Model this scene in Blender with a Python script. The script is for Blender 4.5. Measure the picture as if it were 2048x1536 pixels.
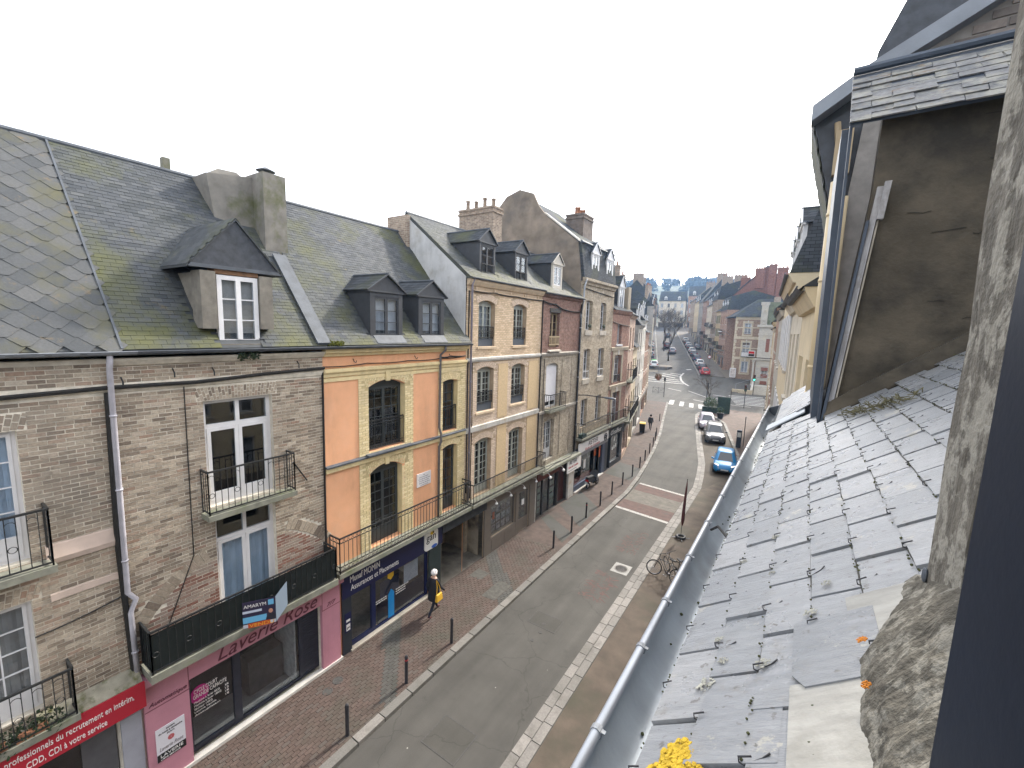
import bpy, bmesh, math, random
from mathutils import Matrix, Vector, Euler
random.seed(7)
R = math.radians
for o in list(bpy.data.objects): bpy.data.objects.remove(o)
SC = bpy.context.scene
COL = SC.collection
# ------------------------------------------------------------ camera
CAMPOS = Vector((0, 0, 10.6))
CAMROWS = [[0.8348727, 0.5495386, 0.0315429], [0.0980615, -0.0921004, -0.9909094], [-0.5416379, 0.8303763, -0.1307806]]
cd = bpy.data.cameras.new('camera'); cam = bpy.data.objects.new('camera', cd); COL.objects.link(cam)
_r, _d, _f = [Vector(v) for v in CAMROWS]
mm = Matrix.Identity(4)
for i in range(3):
    mm[i][0] = _r[i]; mm[i][1] = -_d[i]; mm[i][2] = -_f[i]; mm[i][3] = CAMPOS[i]
cam.matrix_world = mm
cd.sensor_width = 36; cd.lens = 860 / 2048 * 36; cd.clip_start = .02; cd.clip_end = 6000
SC.camera = cam
def depth_px(p):
    c = p - CAMPOS; z = c.dot(_f)
    if z < .05: return -1, 0, 0
    return z, 1024 + 860 * c.dot(_r) / z, 768 + 860 * c.dot(_d) / z
# ------------------------------------------------------------ sky, sun, exposure
SUN_AZ, SUN_EL = R(7), R(37)            # azimuth to the right of the street axis (+y)
w = bpy.data.worlds.new('World'); SC.world = w; w.use_nodes = True
nt = w.node_tree; nt.nodes.clear()
out = nt.nodes.new('ShaderNodeOutputWorld'); bg = nt.nodes.new('ShaderNodeBackground')
sky = nt.nodes.new('ShaderNodeTexSky'); sky.sky_type = 'NISHITA'; sky.sun_disc = False
sky.sun_elevation = SUN_EL; sky.sun_rotation = SUN_AZ; sky.dust_density = 5; sky.air_density = 1.2; sky.ozone_density = 1.0
hs = nt.nodes.new('ShaderNodeHueSaturation'); hs.inputs['Saturation'].default_value = .45
veil = nt.nodes.new('ShaderNodeMixRGB'); veil.blend_type = 'ADD'; veil.inputs[0].default_value = 1
veil.inputs[2].default_value = (5.9, 5.95, 6.1, 1)            # thin bright cloud over the whole sky
nt.links.new(sky.outputs[0], hs.inputs['Color']); nt.links.new(hs.outputs[0], veil.inputs[1])
nt.links.new(veil.outputs[0], bg.inputs[0]); bg.inputs[1].default_value = .11
nt.links.new(bg.outputs[0], out.inputs[0])
sd = bpy.data.lights.new('sun', 'SUN'); sun = bpy.data.objects.new('sun', sd); COL.objects.link(sun)
sd.energy = 2.6; sd.angle = R(4); sd.color = (1, .93, .82)
sdir = Vector((math.sin(SUN_AZ) * math.cos(SUN_EL), math.cos(SUN_AZ) * math.cos(SUN_EL), math.sin(SUN_EL)))
sun.rotation_euler = sdir.to_track_quat('Z', 'Y').to_euler()
SC.view_settings.view_transform = 'Standard'; SC.view_settings.look = 'None'
SC.view_settings.exposure = 1.12; SC.view_settings.gamma = 1; SC.view_settings.use_curve_mapping = False
SC.render.engine = 'CYCLES'
SC.cycles.max_bounces = 7; SC.cycles.transparent_max_bounces = 12
# ------------------------------------------------------------ materials
MATS = {}
class N:
    def __init__(s, name):
        s.m = bpy.data.materials.new(name); s.m.use_nodes = True; s.t = s.m.node_tree
        s.b = s.t.nodes['Principled BSDF']; s.o = s.t.nodes['Material Output']
    def n(s, typ, **kw):
        x = s.t.nodes.new('ShaderNode' + typ)
        for k, v in kw.items():
            if k.startswith('i_'): x.inputs[k[2:].replace('_', ' ')].default_value = v
            else: setattr(x, k, v)
        return x
    def l(s, a, b): s.t.links.new(a, b)
def c4(c): return (c[0], c[1], c[2], 1)
def noise(N_, scale, detail=4, coord=None, rough=.55, stretch=None):
    t = N_.n('TexNoise'); t.inputs['Scale'].default_value = scale; t.inputs['Detail'].default_value = detail; t.inputs['Roughness'].default_value = rough
    if coord is None: coord = N_.n('NewGeometry').outputs['Position']
    if stretch:
        mp = N_.n('Mapping'); mp.inputs['Scale'].default_value = stretch; N_.l(coord, mp.inputs[0]); coord = mp.outputs[0]
    N_.l(coord, t.inputs['Vector']); return t.outputs['Fac']
def ramp(N_, fac, stops):
    r = N_.n('ValToRGB'); e = r.color_ramp.elements
    while len(e) > 1: e.remove(e[-1])
    e[0].position = stops[0][0]; e[0].color = c4(stops[0][1])
    for p, c in stops[1:]:
        x = e.new(p); x.color = c4(c)
    N_.l(fac, r.inputs[0]); return r.outputs[0]
def mixc(N_, fac, a, b, mode='MIX'):
    m = N_.n('MixRGB', blend_type=mode)
    for v, i in ((fac, 0), (a, 1), (b, 2)):
        if isinstance(v, (int, float)): m.inputs[i].default_value = v
        elif isinstance(v, tuple): m.inputs[i].default_value = c4(v)
        else: N_.l(v, m.inputs[i])
    return m.outputs[0]
def bump(N_, h, strength=.3, dist=.01):
    b = N_.n('Bump'); b.inputs['Strength'].default_value = strength; b.inputs['Distance'].default_value = dist
    N_.l(h, b.inputs['Height']); N_.l(b.outputs[0], N_.b.inputs['Normal'])
def mat(name, col, rough=.7, var=.25, scale=6, metal=0, bmp=.25, spec=.4, stain=None, stain_scale=1.2, stain_lo=.52, stain_hi=.72, stretch=None, fine=60, streak=0):
    if name in MATS: return MATS[name]
    k = N(name); f = noise(k, scale, 6, stretch=stretch)
    lo = tuple(x * (1 - var) for x in col); hi = tuple(min(1, x * (1 + var)) for x in col)
    cc = ramp(k, f, [(.3, lo), (.5, col), (.72, hi)])
    if stain:
        g = noise(k, stain_scale, 8, rough=.65)
        cc = mixc(k, ramp(k, g, [(stain_lo, (0, 0, 0)), (stain_hi, (1, 1, 1))]), cc, stain)
    if streak: cc = mixc(k, 1, cc, ramp(k, noise(k, 1.1, 9, stretch=(1.3, 1.3, .22), rough=.72), [(.34, (1 - streak,) * 3), (.5, (1, 1, 1)), (.75, (1 + streak * .25,) * 3)]), 'MULTIPLY')
    k.l(cc, k.b.inputs['Base Color']); k.b.inputs['Roughness'].default_value = rough; k.b.inputs['Metallic'].default_value = metal
    k.b.inputs['Specular IOR Level'].default_value = spec
    if bmp: bump(k, noise(k, fine, 4), bmp, .008)
    MATS[name] = k.m; return k.m
def rnd_island(k):
    g = k.n('NewGeometry'); oi = k.n('ObjectInfo'); a = k.n('Math', operation='ADD'); k.l(g.outputs['Random Per Island'], a.inputs[0]); k.l(oi.outputs['Random'], a.inputs[1])
    fr = k.n('Math', operation='FRACT'); k.l(a.outputs[0], fr.inputs[0]); return fr.outputs[0]
def piece_mat(name, stops, rough=.8, stain=None, stain_scale=.8, lo=.5, hi=.7, bmp=.4, fine=45, spec=.3, grain=.2, stain2=None, stain2_scale=2.2, lo2=.6, hi2=.68, stretch=None, grain_scale=25):
    k = N(name); cc = ramp(k, rnd_island(k), stops)
    gr = noise(k, grain_scale, 5, stretch=stretch)
    cc = mixc(k, 1, cc, ramp(k, gr, [(.25, (1 - grain,) * 3), (.75, (1 + grain,) * 3)]), 'MULTIPLY')
    if stain: cc = mixc(k, ramp(k, noise(k, stain_scale, 8, rough=.65), [(lo, (0, 0, 0)), (hi, (1, 1, 1))]), cc, stain)
    if stain2: cc = mixc(k, ramp(k, noise(k, stain2_scale, 8, rough=.7), [(lo2, (0, 0, 0)), (hi2, (1, 1, 1))]), cc, stain2)
    k.l(cc, k.b.inputs['Base Color']); k.b.inputs['Roughness'].default_value = rough; k.b.inputs['Specular IOR Level'].default_value = spec
    if bmp: bump(k, noise(k, fine, 5), bmp, .006)
    MATS[name] = k.m; return k.m
def brick_mat(name, c1, c2, mortar, bw=.23, bh=.075, dirt=None, dirt_lo=.5, dirt_hi=.75):
    k = N(name); tc = k.n('TexCoord'); sx = k.n('SeparateXYZ'); k.l(tc.outputs['Object'], sx.inputs[0])
    cx = k.n('CombineXYZ'); ad = k.n('Math', operation='ADD'); k.l(sx.outputs[0], ad.inputs[0]); k.l(sx.outputs[1], ad.inputs[1]); k.l(ad.outputs[0], cx.inputs[0]); k.l(sx.outputs[2], cx.inputs[1])
    t = k.n('TexBrick'); k.l(cx.outputs[0], t.inputs['Vector']); t.inputs['Color1'].default_value = c4(c1); t.inputs['Color2'].default_value = c4(c2); t.inputs['Mortar'].default_value = c4(mortar)
    t.inputs['Scale'].default_value = 1; t.inputs['Brick Width'].default_value = bw; t.inputs['Row Height'].default_value = bh; t.inputs['Mortar Size'].default_value = .009; t.inputs['Bias'].default_value = 0
    cc = mixc(k, 1, t.outputs[0], ramp(k, noise(k, 5, 7), [(.25, (.65,) * 3), (.75, (1.3,) * 3)]), 'MULTIPLY')
    if dirt: cc = mixc(k, ramp(k, noise(k, .6, 8, rough=.65), [(dirt_lo, (0, 0, 0)), (dirt_hi, (1, 1, 1))]), cc, dirt)
    k.l(cc, k.b.inputs['Base Color']); k.b.inputs['Roughness'].default_value = .9; k.b.inputs['Specular IOR Level'].default_value = .2
    bump(k, t.outputs['Fac'], -.4, .01); MATS[name] = k.m; return k.m
def glass_mat(name='glass', tint=(.84, .87, .9), rough=.02):
    if name in MATS: return MATS[name]
    k = N(name); k.t.nodes.remove(k.b); fr = k.n('Fresnel'); fr.inputs[0].default_value = 1.5
    gm_ = k.n('NewGeometry'); io = k.n('Math', operation='MULTIPLY_ADD'); io.inputs[1].default_value = 1 / 1.5 - 1.5; io.inputs[2].default_value = 1.5; k.l(gm_.outputs['Backfacing'], io.inputs[0]); k.l(io.outputs[0], fr.inputs[0])
    tr = k.n('BsdfTransparent'); tr.inputs[0].default_value = c4(tint); gl = k.n('BsdfGlossy'); gl.inputs['Roughness'].default_value = rough; gl.inputs[0].default_value = (.9, .93, .95, 1)
    m = k.n('MixShader'); mu = k.n('Math', operation='MULTIPLY_ADD'); mu.inputs[1].default_value = 1.0; mu.inputs[2].default_value = .03; k.l(fr.outputs[0], mu.inputs[0])
    k.l(mu.outputs[0], m.inputs[0]); k.l(tr.outputs[0], m.inputs[1]); k.l(gl.outputs[0], m.inputs[2]); k.l(m.outputs[0], k.o.inputs[0]); MATS[name] = k.m; return k.m
def plain(name, col, rough=.5, metal=0, spec=.5, emit=0, coat=0):
    if name in MATS: return MATS[name]
    k = N(name); k.b.inputs['Base Color'].default_value = c4(col); k.b.inputs['Roughness'].default_value = rough; k.b.inputs['Metallic'].default_value = metal; k.b.inputs['Specular IOR Level'].default_value = spec
    if coat: k.b.inputs['Coat Weight'].default_value = coat; k.b.inputs['Coat Roughness'].default_value = .05
    if emit: k.b.inputs['Emission Color'].default_value = c4(col); k.b.inputs['Emission Strength'].default_value = emit
    MATS[name] = k.m; return k.m
# ------------------------------------------------------------ mesh helpers
class MB:
    def __init__(s): s.v = []; s.f = []
    def add(s, vs, fs):
        k = len(s.v); s.v += [tuple(p) for p in vs]; s.f += [tuple(i + k for i in f) for f in fs]; return s
    def hexa(s, p): return s.add(p, [(0, 3, 2, 1), (4, 5, 6, 7), (0, 1, 5, 4), (1, 2, 6, 5), (2, 3, 7, 6), (3, 0, 4, 7)])
    def box(s, x0, x1, y0, y1, z0, z1): return s.hexa([(x0, y0, z0), (x1, y0, z0), (x1, y1, z0), (x0, y1, z0), (x0, y0, z1), (x1, y0, z1), (x1, y1, z1), (x0, y1, z1)])
    def quad(s, *p): return s.add(p, [tuple(range(len(p)))])
    def prism(s, poly, a, b, axis=0):
        def P(q, t): return (t, q[0], q[1]) if axis == 0 else ((q[0], t, q[1]) if axis == 1 else (q[0], q[1], t))
        n = len(poly); vs = [P(q, a) for q in poly] + [P(q, b) for q in poly]
        return s.add(vs, [tuple(range(n - 1, -1, -1)), tuple(range(n, 2 * n))] + [(i, (i + 1) % n, n + (i + 1) % n, n + i) for i in range(n)])
    def tube(s, path, r, n=8, cap=True):
        path = [Vector(p) for p in path]; rs = r if isinstance(r, (list, tuple)) else [r] * len(path); rings = []; prev = None
        for i, p in enumerate(path):
            d = (path[min(i + 1, len(path) - 1)] - path[max(i - 1, 0)]).normalized()
            if prev is None: u = d.orthogonal().normalized()
            else: u = (prev - d * prev.dot(d)).normalized()
            prev = u; q = d.cross(u)
            rings.append([p + (u * math.cos(2 * math.pi * j / n) + q * math.sin(2 * math.pi * j / n)) * rs[i] for j in range(n)])
        k = len(s.v)
        for g in rings: s.v += [tuple(x) for x in g]
        for i in range(len(rings) - 1):
            for j in range(n): s.f.append((k + i * n + j, k + i * n + (j + 1) % n, k + (i + 1) * n + (j + 1) % n, k + (i + 1) * n + j))
        if cap: s.f.append(tuple(k + j for j in range(n - 1, -1, -1))); s.f.append(tuple(k + (len(rings) - 1) * n + j for j in range(n)))
        return s
    def ring(s, c, axis, Rr, r, n=24, m=6):
        c = Vector(c); a = Vector(axis).normalized(); u = a.orthogonal().normalized(); q = a.cross(u); k = len(s.v)
        for i in range(n):
            t = 2 * math.pi * i / n; e = u * math.cos(t) + q * math.sin(t)
            for j in range(m): b = 2 * math.pi * j / m; s.v.append(tuple(c + e * (Rr + r * math.cos(b)) + a * r * math.sin(b)))
        for i in range(n):
            for j in range(m): s.f.append((k + i * m + j, k + ((i + 1) % n) * m + j, k + ((i + 1) % n) * m + (j + 1) % m, k + i * m + (j + 1) % m))
        return s
    def lathe(s, prof, n=12, c=(0, 0, 0)):
        k = len(s.v)
        for r, z in prof:
            for j in range(n): s.v.append((c[0] + r * math.cos(2 * math.pi * j / n), c[1] + r * math.sin(2 * math.pi * j / n), c[2] + z))
        for i in range(len(prof) - 1):
            for j in range(n): s.f.append((k + i * n + j, k + i * n + (j + 1) % n, k + (i + 1) * n + (j + 1) % n, k + (i + 1) * n + j))
        s.f.append(tuple(k + j for j in range(n - 1, -1, -1))); s.f.append(tuple(k + (len(prof) - 1) * n + j for j in range(n))); return s
    def sph(s, c, r, n=10, sc=(1, 1, 1)):
        m = n // 2 + 1
        pts = [(math.sin(math.pi * i / m), -math.cos(math.pi * i / m)) for i in range(m + 1)]; k = len(s.v)
        for a, z in pts:
            for j in range(n): s.v.append((c[0] + r * sc[0] * max(a, .02) * math.cos(2 * math.pi * j / n), c[1] + r * sc[1] * max(a, .02) * math.sin(2 * math.pi * j / n), c[2] + r * sc[2] * z))
        for i in range(m):
            for j in range(n): s.f.append((k + i * n + j, k + i * n + (j + 1) % n, k + (i + 1) * n + (j + 1) % n, k + (i + 1) * n + j))
        return s
    def mesh(s, name, m=None, smooth=False):
        me = bpy.data.meshes.new(name); me.from_pydata(s.v, [], s.f)
        if m: me.materials.append(m)
        if smooth: me.polygons.foreach_set('use_smooth', [True] * len(me.polygons))
        me.update(); return me
    def build(s, name, m, parent=None, smooth=False, **kw): return obj(name, s.mesh(name, m, smooth), parent, **kw)
def obj(name, data, parent=None, loc=None, rot=None, kind=None, label=None, mtx=None):
    o = bpy.data.objects.new(name, data); COL.objects.link(o)
    if parent: o.parent = parent
    if mtx is not None: o.matrix_basis = mtx
    if loc: o.location = loc
    if rot: o.rotation_euler = rot
    if kind: o['kind'] = kind
    if label: o['label'] = label
    return o
def tag(o, label, cat, group=None):
    o['label'] = label; o['category'] = cat
    if group: o['group'] = group
    return o
def thing(name, label, cat, loc=(0, 0, 0), rotz=0, group=None):
    o = bpy.data.objects.new(name, None); COL.objects.link(o); o.location = loc; o.rotation_euler = (0, 0, rotz); o.empty_display_size = .2
    return tag(o, label, cat, group)
def copytree(o, parent=None):
    c = o.copy(); COL.objects.link(c); c.parent = parent
    for ch in o.children: copytree(ch, c)
    return c
def wmat(o):
    m = o.matrix_basis.copy(); p = o.parent
    while p: m = p.matrix_basis @ m; p = p.parent
    return m
def recolor(o, old, new):
    for ch in [o] + list(o.children_recursive):
        if ch.type == 'MESH' and ch.data.materials and ch.data.materials[0] == old:
            ch.data = ch.data.copy(); ch.data.materials[0] = new
def pieces(parent, name, protos, items, m, limit=300, rest='pieces'):
    """items: (proto index, local matrix). The ones that show largest become objects, the rest one joined mesh."""
    W = wmat(parent); sc = []
    for k, (pi, mt) in enumerate(items):
        z, x, y = depth_px((W @ mt).translation); vis = z > 0 and -40 < x < 2090 and -40 < y < 1580
        sc.append((0 if vis else 1, z if z > 0 else 99, k))
    sc.sort(); one = set(k for _, _, k in sc[:limit]); mes = [MB().add(*p).mesh(name, m) for p in protos]; j = MB()
    for k, (pi, mt) in enumerate(items):
        if k in one: obj(name, mes[pi], parent, mtx=mt)
        else: j.add([mt @ Vector(v) for v in protos[pi][0]], protos[pi][1])
    if j.v: j.build(rest, m, parent, kind='stuff')
def boxproto(x0, x1, y0, y1, z0, z1, jit=0, bev=0):
    def J(): return random.uniform(-jit, jit)
    if bev:
        vs = []
        for z, b in ((z0, 0), (z1, bev)):
            vs += [(x0 + b + J(), y0 + b + J(), z), (x1 - b + J(), y0 + b + J(), z), (x1 - b + J(), y1 - b + J(), z), (x0 + b + J(), y1 - b + J(), z)]
    else: vs = [(x + J(), y + J(), z + J()) for z in (z0, z1) for x, y in ((x0, y0), (x1, y0), (x1, y1), (x0, y1))]
    return vs, [(4, 5, 6, 7), (0, 1, 5, 4), (1, 2, 6, 5), (2, 3, 7, 6), (3, 0, 4, 7)]
def text(parent, s, u, z, w, h, m, d=-.01, shear=0, name='lettering', rot=None, ext=.004, loc=None, align=None):
    cu = bpy.data.curves.new('t', 'FONT'); cu.body = s; cu.shear = shear; cu.extrude = ext; cu.resolution_u = 3
    t = bpy.data.objects.new('t', cu); COL.objects.link(t); bpy.context.view_layer.update()
    me = bpy.data.meshes.new_from_object(t.evaluated_get(bpy.context.evaluated_depsgraph_get())); bpy.data.objects.remove(t)
    xs = [v.co.x for v in me.vertices]; ys = [v.co.y for v in me.vertices]
    if not xs: return None
    x0, x1, y0, y1 = min(xs), max(xs), min(ys), max(ys)
    for v in me.vertices: v.co.x = (v.co.x - x0) / (x1 - x0) * w; v.co.y = (v.co.y - y0) / (y1 - y0) * h
    me.materials.clear(); me.materials.append(m); me.name = name
    return obj(name, me, parent, loc=loc or (u, d, z), rot=rot or (R(90), 0, 0))
# ------------------------------------------------------------ terrain, road, pavements
def zt(y): return 0 if y < 62 else (.1 * (y - 62) ** 2 / 32 if y < 78 else (.1 * (y - 70) if y < 215 else 14.5))
def interp(tab, y):
    if y <= tab[0][0]: return tab[0][1]
    for (a, p), (b, q) in zip(tab, tab[1:]):
        if y <= b: return p + (q - p) * (y - a) / (b - a)
    return tab[-1][1]
XF = -11.04
KL = [(-30, -8.2), (27, -8.2), (30, -8.45), (33.3, -8.85), (38, -9.5), (44.9, -10.7), (52, -12.2), (66.2, -15.1), (70, -15.9)]
FL = [(-30, XF), (33.6, XF), (36, -11.45), (70, -19.2)]
KR = [(-30, -4.98), (31, -4.98), (34, -5.3), (37.3, -5.75), (42.5, -6.8), (52.8, -8.85), (59.7, -10.1), (64, -10.05)]
def ys(a, b, st): 
    n = max(1, round((b - a) / st)); return [a + (b - a) * i / n for i in range(n + 1)]
def strip(name, L, Rr, a, b, zo, m, skirt=0, st=1.5, parent=None, kind='structure'):
    mb = MB(); Y = ys(a, b, st); fL = L if callable(L) else (lambda y: interp(L, y)); fR = Rr if callable(Rr) else (lambda y: interp(Rr, y))
    P = [((fL(y), y, zt(y) + zo), (fR(y), y, zt(y) + zo)) for y in Y]
    for (p, q), (r, s) in zip(P, P[1:]):
        mb.quad(p, q, s, r)
        if skirt:
            dn = lambda v: (v[0], v[1], v[2] - skirt)
            mb.quad(q, dn(q), dn(s), s); mb.quad(r, dn(r), dn(p), p)
    if skirt:
        p, q = P[0]; mb.quad(p, (p[0], p[1], p[2] - skirt), (q[0], q[1], q[2] - skirt), q); p, q = P[-1]; mb.quad(q, (q[0], q[1], q[2] - skirt), (p[0], p[1], p[2] - skirt), p)
    return mb.build(name, m, parent, kind=kind if parent is None else None)
def asphalt(name, col, speck=.25):
    k = N(name); base = ramp(k, noise(k, .45, 7, rough=.6), [(.3, tuple(c * .78 for c in col)), (.5, col), (.7, tuple(c * 1.18 for c in col))])
    cc = mixc(k, 1, base, ramp(k, noise(k, 220, 2), [(.3, (1 - speck,) * 3), (.7, (1 + speck,) * 3)]), 'MULTIPLY')
    v = k.n('TexVoronoi'); v.inputs['Scale'].default_value = 1.3; k.l(k.n('NewGeometry').outputs['Position'], v.inputs['Vector'])
    cc = mixc(k, ramp(k, v.outputs['Distance'], [(.018, (1, 1, 1)), (.03, (0, 0, 0))]), cc, (.3, .29, .27))      # chewing-gum spots
    cc = mixc(k, ramp(k, noise(k, 1.7, 6, rough=.7), [(.62, (0, 0, 0)), (.78, (.5, .5, .5))]), cc, tuple(c * .55 for c in col))
    ve = k.n('TexVoronoi', feature='DISTANCE_TO_EDGE'); ve.inputs['Scale'].default_value = .33; wv = k.n('MixRGB', blend_type='ADD'); wv.inputs[0].default_value = .5; tn = k.n('TexNoise'); tn.inputs['Scale'].default_value = 2.5; tn.inputs['Detail'].default_value = 6; k.l(k.n('NewGeometry').outputs['Position'], wv.inputs[1]); k.l(k.n('NewGeometry').outputs['Position'], tn.inputs['Vector']); k.l(tn.outputs['Color'], wv.inputs[2]); k.l(wv.outputs[0], ve.inputs['Vector'])
    cc = mixc(k, ramp(k, ve.outputs['Distance'], [(.002, (.45, .45, .45)), (.006, (0, 0, 0))]), cc, tuple(c * .45 for c in col))
    vd = k.n('TexVoronoi'); vd.inputs['Scale'].default_value = .9; k.l(wv.outputs[0], vd.inputs['Vector']); cc = mixc(k, ramp(k, vd.outputs['Distance'], [(.04, (.35, .35, .35)), (.12, (0, 0, 0))]), cc, tuple(c * .6 for c in col))
    cc = mixc(k, 1, cc, ramp(k, noise(k, .8, 5, stretch=(1.6, .12, 1)), [(.32, (.84,) * 3), (.68, (1.14,) * 3)]), 'MULTIPLY')
    k.l(cc, k.b.inputs['Base Color']); k.b.inputs['Roughness'].default_value = .82; k.b.inputs['Specular IOR Level'].default_value = .25; bump(k, noise(k, 260, 2), .5, .004); MATS[name] = k.m; return k.m
M_road = asphalt('asphalt', (.078, .0745, .068)); M_road2 = asphalt('brown_asphalt', (.075, .062, .048)); M_far = asphalt('pale_asphalt', (.068, .065, .062))
g = MB(); Y = [-60, 40, 62, 66, 70, 74, 78, 215, 260, 700]
for a, b in zip(Y, Y[1:]): g.quad((-700, a, zt(a) - .06), (700, a, zt(a) - .06), (700, b, zt(b) - .06), (-700, b, zt(b) - .06))
g.build('ground', mat('ground_earth', (.16, .14, .11), .9), kind='structure')
strip('road', lambda y: interp(KL, y) - .3 if y < 70 else -70, lambda y: -4.3 if y < 58 else 45, -30, 66, 0, M_road, st=2)
strip('road_junction', lambda y: -75, lambda y: 45, 66, 92, 0, M_road, st=1)
FA = lambda off: (lambda y: -15.3 - off - (y - 92) * .282)      # far street: right kerb line
strip('road_far_street', FA(8.3), FA(-.3), 92, 214, 0, M_far, st=3)
# left pavement
M_gran = piece_mat('granite_kerb', [(0, (.14, .135, .125)), (.5, (.19, .18, .165)), (1, (.24, .225, .21))], .75, (.1, .095, .08), 1.2, .5, .75)
strip('pavement_left', FL, lambda y: interp(KL, y) - .24, -6, 66, .11, mat('pavement_red', (.082, .059, .05), .85, .3, 3, stain=(.06, .055, .049), stain_scale=.5, fine=90), skirt=.2, st=1.5)
pav = bpy.data.objects['pavement_left']
# pavers: running bond, tilted grey bands, as far as they can be told apart
def in_band(x, y):
    for (xa, ya, yb), (xb, yc, yd) in (((-10.9, 9.1, 9.85), (-8.3, 6.85, 7.4)), ((-10.7, 14.8, 15.6), (-8.5, 12.65, 13.6)), ((-10.8, 20.1, 20.8), (-8.7, 18.3, 19.5)), ((-10.8, 22.4, 25.2), (-8.7, 20.4, 23.6))):
        t = (x - xa) / (xb - xa); 
        if ya + (yc - ya) * t < y < yb + (yd - yb) * t: return True
    return False
def hole(x, y): return (-9.35 < x < -8.75 and 12.6 < y < 13.9) or (-10.6 < x < -10.0 and 13.4 < y < 14.05) or math.hypot(x + 10.3, y - 6.9) < .16 or math.hypot(x + 10.2, y - 6.5) < .16
red, grey = [], []; random.seed(3)
row = 0; x = XF + .1
while x < -8.5:
    y = -1 + (.105 if row % 2 else 0)
    while y < 17.5:
        if not hole(x + .05, y + .1):
            it = (random.randrange(3), Matrix.Translation((x + .05, y + .1, .11 + random.uniform(-.0015, .0025))) @ Euler((random.gauss(0, .006), random.gauss(0, .006), random.gauss(0, .01))).to_matrix().to_4x4())
            (grey if in_band(x + .05, y + .1) else red).append(it)
        y += .21
    x += .105; row += 1
PV = [boxproto(-.048, .048, -.1, .1, -.02, .008, .0015, .003) for _ in range(3)]
M_pred = piece_mat('paver_red', [(0, (.075, .053, .045)), (.35, (.09, .064, .054)), (.7, (.103, .074, .063)), (1, (.092, .077, .068))], .8, (.068, .064, .05), .7, .48, .7, grain=.25, stain2=(.22, .21, .2), lo2=.735, hi2=.75, stain2_scale=7)
M_pgrey = piece_mat('paver_grey', [(0, (.06, .06, .056)), (1, (.085, .083, .077))], .8, (.05, .053, .042), .8, .5, .7)
pieces(pav, 'paver', PV, red, M_pred, 200, 'red_pavers'); pieces(pav, 'paver', PV, grey, M_pgrey, 100, 'grey_pavers')
gb = MB()
for pts in (((-10.9, 20.1), (-8.7, 18.3), (-8.7, 19.5), (-10.8, 20.8)), ((-10.9, 22.4), (-8.7, 20.4), (-8.9, 23.4), (-10.8, 25.2)), ((-10.9, 29.6), (-8.8, 29.2), (-8.8, 32.2), (-10.9, 33))): gb.quad(*[(a, b, .115) for a, b in pts])
gb.build('grey_paving_band', M_pgrey, pav)
mh = MB()
for cx, cy, r in ((-10.3, 6.9, .15), (-10.2, 6.5, .14)): mh.lathe([(r, -.02), (r, .012), (r - .02, .014), (r - .025, .009), (.01, .009)], 20, (cx, cy, .11))
mh.build('round_cover', mat('cast_iron', (.06, .058, .055), .7, .3, 20), pav)
for q in (((-9.35, 12.6), (-8.75, 12.65), (-8.75, 13.85), (-9.35, 13.9)), ((-10.6, 13.4), (-10.0, 13.4), (-10, 14.05), (-10.6, 14.05))):
    p = MB(); p.prism(q, .09, .118, 2); p.build('access_cover', mat('cover_concrete', (.08, .077, .068), .85, .3, 8), pav)
# kerb stones, left
def kerb_run(name, fx0, wid, a, b, L, zo, h, m, parent, jig=.0, limit=300):
    y = a; its = []; k = 0
    while y < b:
        l = L * random.uniform(.85, 1.15); ym = y + l / 2; x0 = fx0(ym); ang = math.atan2(fx0(ym + .3) - fx0(ym - .3), .6)
        its.append((0, Matrix.Translation((x0 + wid / 2, ym, zt(ym) + zo - h + random.uniform(-.004, .004))) @ Matrix.Rotation(-ang, 4, 'Z') @ Matrix.Diagonal((wid - .008, l - .01, h, 1)))); y += l
    pieces(parent, name, [boxproto(-.5, .5, -.5, .5, 0, 1, .006, .012)], its, m, limit)
kerb_run('kerb_stone', lambda y: interp(KL, y) - .26, .27, -4, 66, 1.0, .125, .2, M_gran, pav, limit=120)
# right side: apron, double row of setts, parking bay
strip('pavement_right', lambda y: interp(KR, y) + (.55 if y < 31 else .5), lambda y: .6, -8, 66, .014, mat('pavement_brown', (.088, .068, .052), .85, .3, 1.5, stain=(.06, .055, .038), stain_scale=.35, stain_lo=.5, stain_hi=.66, fine=120), skirt=.1)
pvr = bpy.data.objects['pavement_right']
M_sett = piece_mat('sett_stone', [(0, (.16, .152, .14)), (.5, (.21, .197, .184)), (1, (.26, .243, .226))], .75, (.12, .113, .1), 1.4, .5, .75)
kerb_run('sett', lambda y: interp(KR, y), .27, -2, 62, .62, .022, .1, M_sett, pvr, limit=120)
kerb_run('sett', lambda y: interp(KR, y) + .275, .26, -2, 62, .7, .026, .1, M_sett, pvr, limit=120)
bay = MB(); Yb = ys(31, 61, 1.5)
BI = [(31, -4.3), (36, -2.9), (41.9, -3.5), (55.9, -6.3), (61, -8.6)]
strip('parking_bay', lambda y: interp(KR, y) + .54, BI, 31, 60, .02, M_road2)
kerb_run('kerb_stone', lambda y: interp(BI, y), .3, 36, 60, .9, .13, .16, M_gran, pvr, limit=40)
strip('pavement_square', lambda y: interp(BI, y) + .3, lambda y: .6, 36, 66, .12, mat('pavement_pinkish', (.1, .072, .06), .85, .25, 2, fine=90), skirt=.2)
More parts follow.
